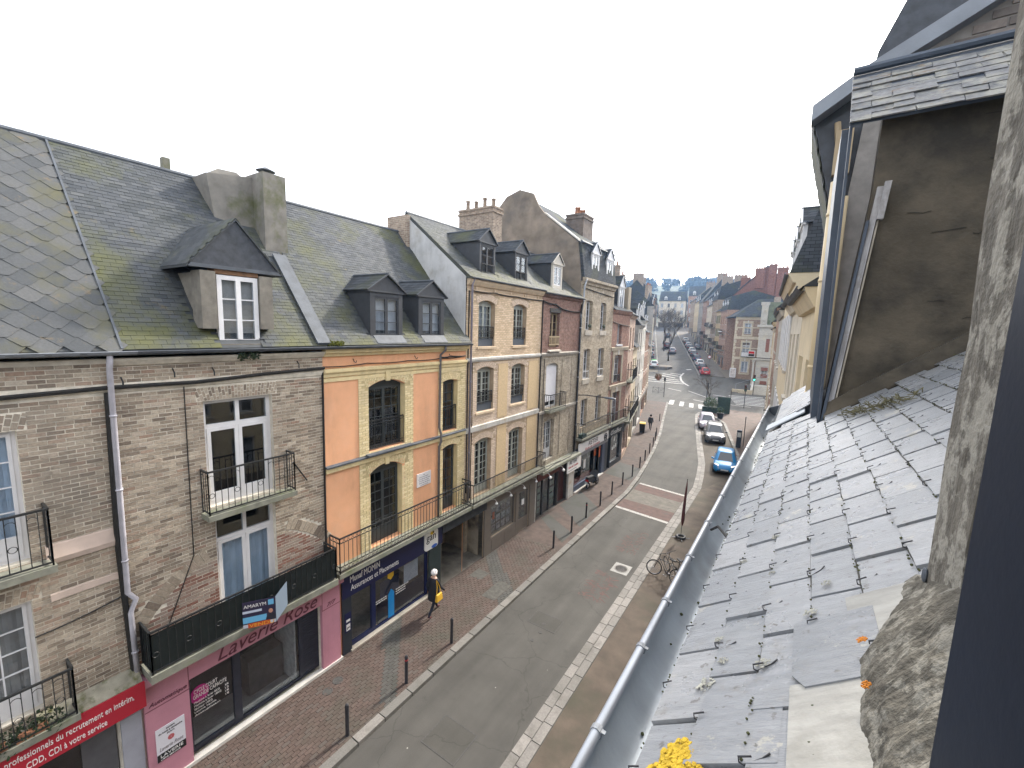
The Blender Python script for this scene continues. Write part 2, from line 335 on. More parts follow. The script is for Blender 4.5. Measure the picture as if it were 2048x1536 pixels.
# speed table, road marks
def patch(name, pts, m, zo=.004, parent=None):
    mb = MB(); mb.quad(*[(a, b, zt(b) + zo) for a, b in pts]); return mb.build(name, m, parent, kind=None if parent else 'structure')
M_white = mat('road_paint', (.42, .41, .39), .8, .25, 9, stain=(.12, .115, .105), stain_scale=9, stain_lo=.52, stain_hi=.62)
M_redp = mat('red_asphalt', (.1, .06, .052), .85, .25, 3, stain=(.075, .068, .06), stain_scale=2.5)
RD = bpy.data.objects['road']
patch('red_surface', [(-8.2, 24.6), (-5, 24.1), (-5, 28.8), (-8.2, 29.3)], M_redp, .004, RD)
patch('beige_surface', [(-8.2, 26.0), (-5, 25.7), (-5, 27.6), (-8.2, 28.0)], mat('beige_asphalt', (.13, .118, .1), .85, .3, 4, stain=(.08, .075, .066), stain_scale=2), .008, RD)
patch('painted_line', [(-8.2, 29.3), (-5, 28.8), (-5, 29.05), (-8.2, 29.55)], M_white, .012, RD); patch('painted_line', [(-8.2, 24.4), (-5, 23.95), (-5, 24.2), (-8.2, 24.65)], M_white, .012, RD)
M_redpaint = mat('faded_red_paint', (.125, .06, .055), .85, .25, 9, stain=(.07, .066, .058), stain_scale=5, stain_lo=.36, stain_hi=.62)
text(RD, 'CANICHE', 0, 0, 2.6, .42, M_redpaint, rot=(0, 0, R(-90)), loc=(-5.85, 22.1, .006), ext=.001, name='faded_lettering')
for x0, x1, y0, y1 in ((-6.4, -5.95, 19.5, 21.8), (-5.8, -5.35, 15, 17.1), (-6.4, -5.9, 15.1, 17.2)):
    q = MB()
    for i in range(34): cx, cy, l_ = random.uniform(x0, x1), random.uniform(y0, y1), random.uniform(.06, .2); a_ = random.choice((0, 1.57, .5, -.5)); q.quad(*[(cx + p * math.cos(a_) - r * math.sin(a_), cy + p * math.sin(a_) + r * math.cos(a_), .005 + i * .00005) for p, r in ((-l_, -.03), (l_, -.03), (l_, .03), (-l_, .03))])
    q.build('faded_paint', M_redpaint, RD)
def square_cover(x0, x1, y0, y1, m, rings):
    mb = MB(); mb.box(x0, x1, y0, y1, -.03, .007); o = mb.build('manhole_cover', m, RD); c = MB(); cx, cy = (x0 + x1) / 2, (y0 + y1) / 2
    for r in rings: c.lathe([(r, .006), (r, .012), (r - .02, .013), (r - .025, .0075), (r - .05, .0075)], 28, (cx, cy, 0))
    if rings: c.build('rim', mat('steel_ring', (.2, .19, .18), .6, .3, 30), o)
square_cover(-5.93, -5.18, 17.55, 18.4, mat('cover_steel', (.24, .235, .22), .55, .3, 40), (.32, .27, .2, .13, .07))
for x0, x1, y0, y1 in ((-7.0, -5.95, 7.05, 7.95), (-7.15, -6.1, 12.55, 13.25)):
    mb = MB(); mb.box(x0, x1, y0, y1, -.02, .005); mb.build('access_cover', asphalt('cover_asphalt', (.07, .067, .06)), RD)
    fr = MB()
    for a, b, c, d in ((x0 - .03, x1 + .03, y0 - .03, y0), (x0 - .03, x1 + .03, y1, y1 + .03), (x0 - .03, x0, y0, y1), (x1, x1 + .03, y0, y1)): fr.box(a, b, c, d, -.02, .007)
    fr.build('frame', MATS['cast_iron'], RD)
for x, y in ((-6.55, 11.8), (-6.62, 12.75), (-6.5, 12.3)):
    MB().lathe([(.07, 0), (.07, .01), (.045, .011), (.04, .006), (.01, .006)], 16, (x, y, 0)).build('small_cover', MATS['cast_iron'], RD)
RJ = bpy.data.objects['road_junction']
for x0, x1, y0, y1 in ((-14.9, -14.2, 65.4, 69), (-13.3, -12.7, 65, 68.6), (-11.9, -11.3, 64.9, 68.2), (-10.6, -9.9, 64.8, 68)): patch('painted_stripe', [(x0, y0), (x1, y0), (x1 - .6, y1), (x0 - .6, y1)], M_white, .012, RJ)
for i in range(7):
    y = 71.2 + i * .95; patch('painted_stripe', [(-6.6 - i * .28, y), (-1.8 - i * .28, y + .8), (-1.8 - i * .28, y + 1.15), (-6.6 - i * .28, y + .35)], M_white, .012, RJ)
def polyline(name, pts, wd, m, parent, zo=.012):
    mb = MB()
    for (a, b), (c, d) in zip(pts, pts[1:]):
        t = Vector((c - a, d - b)).normalized(); n = Vector((-t.y, t.x)) * wd / 2
        mb.quad(*[(p, q, zt(q) + zo) for p, q in ((a + n.x, b + n.y), (a - n.x, b - n.y), (c - n.x, d - n.y), (c + n.x, d + n.y))])
    return mb.build(name, m, parent)
polyline('painted_edge', [(-18.7, 93.4), (-18.5, 89.5), (-17.6, 86), (-16.6, 83.6), (-15.3, 81.5)], .35, M_white, RJ)
for a, b in (((-23, 89.6), (-19, 87.5)), ((-22.3, 91), (-18.9, 89.6)), ((-21, 92), (-18.8, 91.6)), ((-24, 86.6), (-18, 85.8)), ((-24, 84.6), (-17, 84.2)), ((-24, 82.6), (-16.4, 82.8))): polyline('painted_hatch', [a, b], .38, M_white, RJ)
for a, b in (((-14.5, 77.5), (-11.2, 74.2)), ((-11.2, 74.2), (-9.2, 73.8)), ((-10.5, 76.5), (-8.5, 76)), ((-12.5, 71.2), (-9, 69.6)), ((-18, 78), (-15.5, 76.8)), ((-13, 86), (-12.2, 83.6)), ((-9, 70.6), (-4.5, 70.2))): polyline('painted_line', [a, b], .2, M_white, RJ)
polyline('painted_arrow', [(-19, 97.4), (-18.2, 98.2)], .8, M_white, bpy.data.objects['road_far_street'], .006)
# far street pavements
strip('pavement_far_right', FA(0), FA(-4.6), 92, 200, .13, mat('pavement_pale', (.12, .105, .09), .85, .25, 2), skirt=.3, st=4)
strip('pavement_far_left', FA(13.6), FA(11.4), 97, 200, .13, MATS['pavement_pale'], skirt=.3, st=4)
strip('parking_strip', FA(11.4), FA(8.3), 95, 200, .01, M_far, st=4)
strip('kerb_far_right', FA(.25), FA(0), 92, 200, .15, M_gran, skirt=.3, st=4); strip('kerb_far_left', FA(8.4), FA(8.1), 97, 200, .1, M_gran, skirt=.3, st=4)
isl = MB(); isl.prism([(-25.6, 96.2), (-22.6, 95.6), (-21.9, 97.2), (-23.4, 102), (-26.2, 104)], zt(99) - 1.2, zt(99) + .25, 2); isl.build('traffic_island', MATS['pavement_pale'], kind='structure')
# ------------------------------------------------------------ house building kit (local x along the facade, y inwards, z up)
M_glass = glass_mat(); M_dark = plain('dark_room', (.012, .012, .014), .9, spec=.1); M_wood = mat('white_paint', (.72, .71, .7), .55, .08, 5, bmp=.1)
M_iron = mat('wrought_iron', (.022, .023, .024), .5, .4, 30, bmp=.1); M_zinc = mat('zinc', (.2, .215, .24), .6, .2, 5, metal=.1, bmp=.08); M_lead = mat('lead_flashing', (.075, .085, .1), .65, .25, 4, bmp=.15)
def moss_slate(*a, hi_=None, **k):
    m = piece_mat(*a, **k); t = m.node_tree; q = N.__new__(N); q.m = m; q.t = t; q.b = t.nodes['Principled BSDF']; src = q.b.inputs['Base Color'].links[0].from_socket
    sx = q.n('SeparateXYZ'); q.l(q.n('NewGeometry').outputs['Position'], sx.inputs[0]); mr = q.n('MapRange'); mr.inputs[1].default_value = 9.9; mr.inputs[2].default_value = 15.5; q.l(sx.outputs[2], mr.inputs[0])
    g = ramp(q, mr.outputs[0], hi_ or [(0, (.95,) * 3), (.1, (.65,) * 3), (.28, (.15,) * 3), (1, (.05,) * 3)])
    n1 = ramp(q, noise(q, 1.0, 9, rough=.7), [(.4, (0, 0, 0)), (.62, (1, 1, 1))]); f = mixc(q, 1, g, n1, 'MULTIPLY'); q.l(mixc(q, f, src, (.088, .09, .036)), q.b.inputs['Base Color']); return m
M_slate = moss_slate('roof_slate', [(0, (.04, .046, .053)), (.4, (.055, .061, .07)), (.85, (.067, .073, .082)), (1, (.082, .087, .093))], .72, (.075, .08, .035), .5, .5, .68, .3, 70, .3, .18, (.12, .1, .06), 1.8, .62, .74, stretch=(3, 1, 1))
M_slate2 = moss_slate('roof_slate_mossy', [(0, (.045, .05, .056)), (.4, (.06, .066, .073)), (.85, (.075, .08, .088)), (1, (.09, .095, .1))], .72, bmp=.3, fine=70, spec=.3, hi_=[(0, (.3,) * 3), (.44, (.9,) * 3), (.6, (.5,) * 3), (1, (.15,) * 3)])
M_slatebase = mat('roof_underlay', (.05, .055, .06), .8)
M_brass = mat('grey_pipe', (.2, .2, .22), .5, .2, 8, metal=.2, bmp=.1); M_blackpipe = mat('dark_pipe', (.035, .035, .04), .5, .3, 8, bmp=.1)
M_stone = mat('pale_stone', (.5, .45, .38), .85, .2, 3, stain=(.24, .22, .18), stain_scale=1.5); M_slab = mat('mossy_concrete', (.22, .22, .18), .9, .3, 4, stain=(.1, .12, .05), stain_scale=2)
M_terra = mat('terracotta', (.3, .14, .08), .8, .2, 8)
def Op(u0, u1, z0, z1, arch=0, rec=.22): return dict(u0=u0, u1=u1, z0=z0, z1=z1, a=arch, r=rec)
def arch_z(o, u):
    if not o['a']: return o['z1']
    c = (o['u0'] + o['u1']) / 2; h = (o['u1'] - o['u0']) / 2; r = (h * h + o['a'] ** 2) / (2 * o['a']); t = r * r - (u - c) ** 2
    return o['z1'] - r + math.sqrt(max(t, 0))
def wall(parent, u0, u1, z0, z1, ops, m, d=0, name='wall', thick=.3, ends=True):
    mb = MB(); U = sorted({u0, u1} | {round(min(max(v, u0), u1), 4) for o in ops for v in (o['u0'], o['u1'])}); Z = sorted({z0, z1} | {round(min(max(v, z0), z1), 4) for o in ops for v in (o['z0'], o['z1'])})
    for a, b in zip(U, U[1:]):
        for c, e in zip(Z, Z[1:]):
            mu, mz = (a + b) / 2, (c + e) / 2
            if any(o['u0'] < mu < o['u1'] and o['z0'] < mz < o['z1'] for o in ops): continue
            mb.quad((a, d, c), (b, d, c), (b, d, e), (a, d, e))
    for o in ops:
        a, b, c, e, r = o['u0'], o['u1'], o['z0'], o['z1'], o['r'] + d
        za = arch_z(o, a + 1e-4)
        mb.quad((a, d, c), (a, d, za), (a, r, za), (a, r, c)); mb.quad((b, d, za), (b, d, c), (b, r, c), (b, r, za)); mb.quad((a, d, c), (a, r, c), (b, r, c), (b, d, c))
        n = 10 if o['a'] else 1
        for i in range(n):
            p, q = a + (b - a) * i / n, a + (b - a) * (i + 1) / n; zp, zq = arch_z(o, min(max(p, a + 1e-4), b - 1e-4)), arch_z(o, min(q, b - 1e-4))
            mb.quad((p, d, zp), (q, d, zq), (q, r, zq), (p, r, zp))
            if o['a']: mb.quad((p, d, zp), (q, d, zq), (q, d, e), (p, d, e))
    if ends:
        mb.quad((u0, d, z0), (u0, d, z1), (u0, thick, z1), (u0, thick, z0)); mb.quad((u1, d, z0), (u1, thick, z0), (u1, thick, z1), (u1, d, z1)); mb.quad((u0, d, z1), (u1, d, z1), (u1, thick, z1), (u0, thick, z1))
    return mb.build(name, m, parent)
def brick_items(u0, u1, z0, z1, ops, L=.225, h=.068, j=.012, fan=0):
    its = []; z = z0; r = 0
    while z + h <= z1 + .01:
        zc = z + h / 2; iv = [(u0, u1)]
        for o in ops:
            if o['z0'] - .02 < zc < o['z1'] + fan:
                lo, hi = o['u0'], o['u1']
                if zc > o['z1'] - .001 and fan: lo -= .13; hi += .13
                elif o['a'] and zc > o['z1'] - o['a'] and not fan:
                    c = (lo + hi) / 2
                    while lo < c and arch_z(o, lo + .001) < zc + h * .5: lo += .02
                    hi = 2 * c - lo
                nv = []
                for a, b in iv:
                    if hi <= a or lo >= b: nv.append((a, b))
                    else:
                        if lo - a > .05: nv.append((a, lo))
                        if b - hi > .05: nv.append((hi, b))
                iv = nv
        for a, b in iv:
            u = a - (L + j) * (.5 if r % 2 else 0)
            while u < b - .01:
                p, q = max(u, a), min(u + L, b)
                if q - p > .03:
                    its.append((random.randrange(3), Matrix.Translation(((p + q) / 2, random.uniform(-.003, .003), zc)) @ Matrix.Rotation(random.gauss(0, .006), 4, 'Y') @ Matrix.Diagonal((q - p, 1, h * random.uniform(.94, 1.04), 1))))
                u += L + j
        z += h + j; r += 1
    return its
random.seed(11)
BP = []
for _ in range(3):
    v, f = boxproto(-.5, .5, -.5, .5, 0, 1, 0, .0)
    J = lambda: random.uniform(-.02, .02)
    vs = [(x * (1 if z == 0 else .985) + J() * .5, .004 - z * .011 + J() * .12, -y * (1 if z == 0 else .93) + J() * 1.2) for x, y, z in v]; BP.append((vs, f))
def fan_items(o, n, ext=.26, zoff=0, over=.18):
    n = int(n * 1.55); its = []; c = (o['u0'] + o['u1']) / 2; hw = (o['u1'] - o['u0']) / 2
    for i in range(n):
        t = (i + .5) / n * 2 - 1; u = c + t * (hw + over * .5); ang = t * .3; zb = arch_z(o, min(max(u, o['u0'] + .01), o['u1'] - .01)) + .012
        for k, (a, b) in enumerate(((0, ext * .48), (ext * .5, ext)) if i % 2 else ((0, ext * .25), (ext * .27, ext * .75), (ext * .77, ext))):
            zz = (a + b) / 2; its.append((i % 3, Matrix.Translation((u + math.sin(ang) * zz, 0, zb + zz)) @ Matrix.Rotation(ang, 4, 'Y') @ Matrix.Diagonal(((2 * hw + over) / n - .012, 1, b - a - .008, 1))))
    return its
PANEP = {}
def pane(parent, u0, u1, z0, z1, d, m=None):
    m = m or M_glass
    if m not in PANEP: PANEP[m] = MB().box(0, 1, 0, 1, 0, 1).mesh('pane', m)
    return obj('pane', PANEP[m], parent, mtx=Matrix.Translation((u0, d, z0)) @ Matrix.Diagonal((u1 - u0, .006, z1 - z0, 1)))
def window(parent, o, m, cols=2, rows=4, d=None, fw=.06, leaf=2, transom=None, bar=.022, curtain=None, name='window', glass=None, panel=0, sash=.05, blind=None, rec=None):
    """leafs with glazing bars in the opening o; panes are objects of their own"""
    rec = o['r'] if rec is None else rec; d = rec - .08 if d is None else d; a, b, c, e = o['u0'], o['u1'], o['z0'], o['z1']; f = MB()
    f.box(a, a + fw, d, d + .07, c, e); f.box(b - fw, b, d, d + .07, c, e); f.box(a + fw, b - fw, d, d + .07, e - fw - o['a'], e); f.box(a + fw, b - fw, d, d + .07, c, c + fw)
    P = []; top = e - fw - o['a']
    if transom:
        f.box(a + fw, b - fw, d, d + .07, transom, transom + fw); mu = (a + b) / 2; f.box(mu - fw / 2, mu + fw / 2, d, d + .07, transom + fw, top); P += [(a + fw, mu - fw / 2, transom + fw, top), (mu + fw / 2, b - fw, transom + fw, top)]; top = transom
    lw = (b - a - 2 * fw) / leaf
    for i in range(leaf):
        x0 = a + fw + i * lw + .003; x1 = x0 + lw - .006; z0 = c + fw + .003; z1 = top - .003; dd = d - .015
        f.box(x0, x0 + sash, dd, dd + .05, z0, z1); f.box(x1 - sash, x1, dd, dd + .05, z0, z1); f.box(x0 + sash, x1 - sash, dd, dd + .05, z1 - sash, z1); f.box(x0 + sash, x1 - sash, dd, dd + .05, z0, z0 + sash + panel)
        X0, X1, Z0, Z1 = x0 + sash, x1 - sash, z0 + sash + panel, z1 - sash
        for k in range(1, cols): u = X0 + (X1 - X0) * k / cols; f.box(u - bar / 2, u + bar / 2, dd + .01, dd + .04, Z0, Z1)
        for k in range(1, rows): z = Z0 + (Z1 - Z0) * k / rows; f.box(X0, X1, dd + .011, dd + .039, z - bar / 2, z + bar / 2)
        for q in range(cols):
            for k in range(rows): P.append((X0 + (X1 - X0) * q / cols + (bar / 2 if q else 0), X0 + (X1 - X0) * (q + 1) / cols - (bar / 2 if q < cols - 1 else 0), Z0 + (Z1 - Z0) * k / rows + (bar / 2 if k else 0), Z0 + (Z1 - Z0) * (k + 1) / rows - (bar / 2 if k < rows - 1 else 0)))
    w_ = f.build(name, m, parent)
    for p in P: pane(w_, *p, d + .012, glass)
    if curtain:
        cm = MB(); n = 26; A, B = a + fw, b - fw; lo = (c + .05); hi = top
        for i in range(n):
            p, q = A + (B - A) * i / n, A + (B - A) * (i + 1) / n; s0, s1 = .02 * math.sin(i * 1.9), .02 * math.sin((i + 1) * 1.9); cm.quad((p, d + .16 + s0, lo), (q, d + .16 + s1, lo), (q, d + .16 + s1, hi), (p, d + .16 + s0, hi))
        cm.build('curtain', curtain, w_, smooth=True)
    if blind: MB().box(a + fw, b - fw, d - .03, d - .02, blind[0], blind[1]).build('blind', blind[2], w_)
    return w_
def balusters(mb, p0, p1, zb, zt_, sp=.11, r=.009, rail=.018, rings=None, hoop=False, base=.06):
    p0, p1 = Vector(p0), Vector(p1); n = max(1, round((p1 - p0).length / sp)); dr = (p1 - p0).normalized(); ax = dr.cross(Vector((0, 0, 1)))
    for z, k in ((zt_, rail * 1.5), (zb + base, rail)): mb.tube([p0 + Vector((0, 0, z)), p1 + Vector((0, 0, z))], k, 4)
    if rings: mb.tube([p0 + Vector((0, 0, zt_ - 2 * rings)), p1 + Vector((0, 0, zt_ - 2 * rings))], rail * .7, 4); mb.tube([p0 + Vector((0, 0, zb + base + 2 * rings)), p1 + Vector((0, 0, zb + base + 2 * rings))], rail * .7, 4)
    for i in range(n + 1):
        q = p0 + dr * ((p1 - p0).length * i / n); hi = zt_ - (2 * rings if rings else 0); lo = zb + base + (2 * rings if rings else 0)
        if i in (0, n): lo, hi = zb, zt_
        mb.tube([q + Vector((0, 0, lo)), q + Vector((0, 0, hi))], r * (1.8 if i in (0, n) else 1), 4)
        if i < n:
            c = p0 + dr * ((p1 - p0).length * (i + .5) / n)
            if rings: mb.ring(c + Vector((0, 0, zt_ - rings)), ax, rings * .82, .007, 10, 4); mb.ring(c + Vector((0, 0, zb + base + rings)), ax, rings * .82, .007, 10, 4)
            elif hoop and i % 2 == 0:
                h = sp / 2; mb.tube([c + dr * (h * math.cos(t)) + Vector((0, 0, zt_ - .09 - h + h * math.sin(t))) for t in [math.pi * k / 6 for k in range(7)]], .007, 4, False)
                if hoop == 2 and i % 4 == 0: mb.ring(c + Vector((0, 0, zb + (zt_ - zb) * .45)), ax, .055, .007, 10, 4)
def balcony(parent, u0, u1, zs, depth, h, rings=None, hoop=False, slab=True, m=None, sp=.11, sheet=None, th=.13, sides=True, gap=.04):
    m = m or M_iron; b = MB().box(u0, u1, -depth, .02, zs - th, zs).build('balcony', M_slab, parent) if slab else None; rl = MB(); k = gap
    balusters(rl, (u0 + k, -depth + k, 0), (u1 - k, -depth + k, 0), zs, zs + h, sp, rings=rings, hoop=hoop)
    if sides:
        for u in (u0 + k, u1 - k): balusters(rl, (u, -depth + k, 0), (u, -.01, 0), zs, zs + h, sp, rings=rings, hoop=hoop)
    r_ = rl.build('railing', m, b or parent)
    if sheet:
        s = MB(); s.box(u0 + k, u1 - k, -depth + k + .012, -depth + k + .018, zs + .05, zs + h - .06); s.box(u0 + k + .01, u0 + k + .018, -depth + k + .02, -.02, zs + .05, zs + h - .06); s.box(u1 - k - .018, u1 - k - .01, -depth + k + .02, -.02, zs + .05, zs + h - .06); s.build('privacy_sheet', sheet, b or parent)
    return b
def gutter(parent, u0, u1, z, d, m=None, r=.07):
    mb = MB(); n = 8; k = len(mb.v)
    for u in (u0, u1):
        for i in range(n + 1): t = math.pi * i / n; mb.v.append((u, d - r * math.cos(t), z - r * math.sin(t)))
    for i in range(n): mb.f.append((k + i, k + i + 1, k + n + 2 + i, k + n + 1 + i))
    mb.tube([(u0, d - r, z), (u1, d - r, z)], .012, 6); return mb.build('gutter', m or M_zinc, parent)
def pipe(parent, pts, r=.045, m=None, name='downpipe'):
    mb = MB(); mb.tube(pts, r, 10)
    for p, q in zip(pts, pts[1:]):
        L = abs(p[2] - q[2])
        if L > 1.2:
            for i in range(int(L / 1.5)):
                t = (i + .6) * 1.5 / L
                if t < 1: c = Vector(p).lerp(Vector(q), t); mb.tube([c - Vector((0, 0, .02)), c + Vector((0, 0, .02))], r * 1.25, 10)
    return mb.build(name, m or M_brass, parent, smooth=True)
def slate_items(u0, u1, e0, r0, wd=.22, ex=.115, skip=None, th=.009, jit=.004, dropout=0):
    """e0,r0 = (d,z) of eave and ridge"""
    v = Vector((0, r0[0] - e0[0], r0[1] - e0[1])); Ls = v.length; S = v / Ls; Nn = Vector((0, -S.z, S.y)); its = []; n = int(Ls / ex)
    for r in range(n):
        s = r * ex; u = u0 + (wd / 2 if r % 2 else 0) - wd
        while u < u1:
            a, b = max(u + .002, u0), min(u + wd - .003, u1)
            if b - a > .03:
                c = Vector(((a + b) / 2, e0[0], e0[1])) + S * (s + ex * .6) + Nn * (.012 + random.uniform(0, jit))
                if not (skip and skip(c.x, c.z, c.y)):
                    bas = Matrix(((1, 0, 0), (0, S.y, Nn.y), (0, S.z, Nn.z))).to_4x4()
                    its.append((0, Matrix.Translation(c) @ bas @ Matrix.Rotation(random.gauss(0, .012), 4, 'Z') @ Matrix.Rotation(-.055 + random.gauss(0, .012), 4, 'X') @ Matrix.Diagonal((b - a, ex * 1.25, th, 1))))
            u += wd
    return its
SLP = [boxproto(-.5, .5, -.5, .5, -.5, .5)]
def roof(parent, u0, u1, e0, r0, back=None, m=None, slates=True, skip=None, wd=.22, ex=.115, limit=300, ridge=True, verge=True, items=None, protos=None):
    mb = MB(); t = .06; P = [(e0[0], e0[1] - t), (e0[0], e0[1]), r0]
    if back: P += [back, (back[0], back[1] - t)]
    P += [(r0[0], r0[1] - t)] if not back else []
    mb.prism(P, u0, u1, 0); rf = mb.build('roof', (m or M_slatebase) if slates else (m or M_slatef), parent)
    if slates: pieces(rf, 'slate', protos or SLP, items or slate_items(u0, u1, e0, r0, wd, ex, skip), m or M_slate, limit, 'slates')
    if ridge: MB().tube([(u0, r0[0], r0[1] + .0), (u1, r0[0], r0[1] + .0)], .07, 8).build('ridge_capping', M_lead, rf)
    return rf
def slate_tex(name, col):
    k = N(name); tc = k.n('TexCoord'); sx = k.n('SeparateXYZ'); k.l(tc.outputs['Object'], sx.inputs[0]); cx = k.n('CombineXYZ'); ad = k.n('Math', operation='ADD'); k.l(sx.outputs[0], ad.inputs[0]); k.l(sx.outputs[1], ad.inputs[1]); k.l(ad.outputs[0], cx.inputs[0]); k.l(sx.outputs[2], cx.inputs[1])
    t = k.n('TexBrick'); k.l(cx.outputs[0], t.inputs['Vector']); t.inputs['Color1'].default_value = c4(tuple(c * .75 for c in col)); t.inputs['Color2'].default_value = c4(tuple(c * 1.25 for c in col)); t.inputs['Mortar'].default_value = c4(tuple(c * .35 for c in col))
    t.inputs['Scale'].default_value = 1; t.inputs['Brick Width'].default_value = .24; t.inputs['Row Height'].default_value = .1; t.inputs['Mortar Size'].default_value = .007
    cc = mixc(k, ramp(k, noise(k, .7, 7), [(.5, (0, 0, 0)), (.75, (.8, .8, .8))]), t.outputs[0], (.085, .09, .045)); k.l(cc, k.b.inputs['Base Color']); k.b.inputs['Roughness'].default_value = .85; k.b.inputs['Specular IOR Level'].default_value = .08; bump(k, t.outputs['Fac'], -.4, .01); MATS[name] = k.m; return k.m
M_slatef = slate_tex('slate_far', (.06, .066, .075))
def dormer(parent, u0, u1, zb, zs, za, d, back, m, rm, win, frame_m, slates=True, ov=.1, cheek=None, cols=1, rows=3, fw=.07, wz=None, glass=None, jamb=.13, side_m=None):
    """front at depth d, cheeks run back to depth `back`, gable apex za"""
    c = (u0 + u1) / 2; body = MB(); a0, a1, w0, w1 = u0 + jamb, u1 - jamb, (wz or (zb + .08, zs - .12))[0], (wz or (zb + .08, zs - .12))[1]
    body.box(u0, a0, d, d + .12, zb, zs); body.box(a1, u1, d, d + .12, zb, zs); body.box(a0, a1, d, d + .12, w1, zs); body.box(a0, a1, d, d + .12, zb, w0)
    body.prism([(u0 - ov, zs), (u1 + ov, zs), (c, za)], d - .02, d + .1, 1); body.box(u0 - ov, u1 + ov, d - .05, d + .06, zs - .05, zs + .02)
    for s in (-1, 1):
        E = (u0 - ov - .02, zs - .03) if s < 0 else (u1 + ov + .02, zs - .03); dx, dz = c - E[0], za + .05 - E[1]; l = math.hypot(dx, dz); nx, nz = (-dz / l * .04 * (1 if s < 0 else -1), dx / l * .04 * (1 if s < 0 else -1)); body.prism([E, (c, za + .05), (c, za + .09), (E[0] + nx, E[1] + abs(nz))], d - .09, d - .03, 1)
    dm = body.build('dormer', m, parent)
    for q0 in (u0, u1 - .08): MB().box(q0, q0 + .08, d + .12, back, zb - .1, zs).build('cheek', side_m or m, dm)
    rf = MB(); t = .035
    for s in (-1, 1):
        e = (u0 - ov, zs - .01) if s < 0 else (u1 + ov, zs - .01); rf.hexa([(e[0], d - .08, e[1]), (c, d - .08, za + .04), (c, back + 1.2, za + .04), (e[0], back + .4, e[1]), (e[0], d - .08, e[1] + t), (c, d - .08, za + .04 + t), (c, back + 1.2, za + .04 + t), (e[0], back + .4, e[1] + t)])
    rf.build('dormer_roof', rm, dm)
    MB().tube([(c, d - .08, za + .09), (c, back + 1.1, za + .09)], .035, 6).build('ridge_capping', M_lead, dm)
    fr = MB(); mid = (a0 + a1) / 2
    for x0, x1 in ((a0, mid - .004), (mid + .004, a1)):
        fr.box(x0, x0 + fw * .7, d + .02, d + .07, w0, w1); fr.box(x1 - fw * .7, x1, d + .02, d + .07, w0, w1); fr.box(x0 + fw * .7, x1 - fw * .7, d + .02, d + .07, w0, w0 + fw); fr.box(x0 + fw * .7, x1 - fw * .7, d + .02, d + .07, w1 - fw, w1)
        for k in range(1, rows): z = w0 + fw + (w1 - w0 - 2 * fw) * k / rows; fr.box(x0 + fw * .7, x1 - fw * .7, d + .025, d + .065, z - .013, z + .013)
    fr.build('window_frame', frame_m, dm)
    for x0, x1 in ((a0, mid), (mid, a1)):
        for k in range(rows):
            H = (w1 - w0 - 2 * fw) / rows; pane(dm, x0 + fw * .7, x1 - fw * .7, w0 + fw + H * k + .013, w0 + fw + H * (k + 1) - .013, d + .045, glass)
    return dm
def chimney(parent, u0, u1, d0, d1, z0, z1, m, pots=4, name='chimney', potm=None, cap=True):
    mb = MB().box(u0, u1, d0, d1, z0, z1)
    if cap: mb.box(u0 - .05, u1 + .05, d0 - .05, d1 + .05, z1 - .3, z1 - .18); mb.box(u0 - .04, u1 + .04, d0 - .04, d1 + .04, z1 - .08, z1 + .03)
    c = mb.build(name, m, parent); long_d = (d1 - d0) > (u1 - u0)
    for i in range(pots):
        t = (i + .5) / pots; u, d = ((u0 + u1) / 2, d0 + (d1 - d0) * t) if long_d else (u0 + (u1 - u0) * t, (d0 + d1) / 2)
        MB().lathe([(.13, 0), (.11, .1), (.1, .38 + .1 * (i % 2)), (.13, .4 + .1 * (i % 2)), (.12, .46 + .1 * (i % 2)), (.07, .46 + .1 * (i % 2))], 10, (u, d, z1 + .02)).build('chimney_pot', potm or M_terra, c, smooth=True)
    return c
def shell(parent, u0, u1, dep, zh, m, z0=0, front=.32):
    mb = MB(); mb.box(u0, u1, dep - .2, dep, z0, zh); mb.box(u0, u0 + .12, front, dep - .2, z0, zh); mb.box(u1 - .12, u1, front, dep - .2, z0, zh); mb.build('rear_wall', m, parent)
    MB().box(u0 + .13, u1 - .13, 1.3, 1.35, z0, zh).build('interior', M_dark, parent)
def molding(parent, u0, u1, prof, m, name='cornice'):
    return MB().prism(prof, u0, u1, 0).build(name, m, parent)
def house(label, x, y, rotz=R(90), group=None): return thing('house', label, 'house', (x, y, zt(y)), rotz, group)
# ------------------------------------------------------------ left row, house by house
random.seed(21)
M_bkAB = piece_mat('old_brick', [(0, (.18, .143, .112)), (.2, (.255, .207, .16)), (.5, (.345, .286, .222)), (.75, (.42, .356, .28)), (.93, (.29, .2, .15)), (1, (.48, .42, .34))], .9, (.2, .172, .142), .35, .5, .72, .6, 60, .2, .3, (.085, .075, .065), 1.1, .63, .73)
M_mortAB = mat('lime_mortar', (.64, .59, .5), .95, .2, 6, stain=(.42, .38, .32), stain_scale=.5, fine=40, bmp=.5)
M_bkred = piece_mat('red_brick', [(0, (.2, .1, .075)), (.4, (.25, .14, .105)), (.6, (.29, .22, .18)), (1, (.32, .26, .21))], .9)
M_cream = mat('white_window_paint', (.7, .69, .7), .45, .06, 4, bmp=.05)
M_black = plain('matt_black', (.015, .015, .016), .6); M_cable = mat('black_cable', (.018, .017, .016), .7, .4, 20)
M_curt = mat('net_curtain', (.62, .72, .82), .9, .12, 3, bmp=0); M_curtg = mat('brown_curtain', (.5, .46, .42), .9, .15, 3, bmp=0)
M_whitec = mat('white_curtain', (.62, .63, .65), .9, .1, 3, bmp=0)
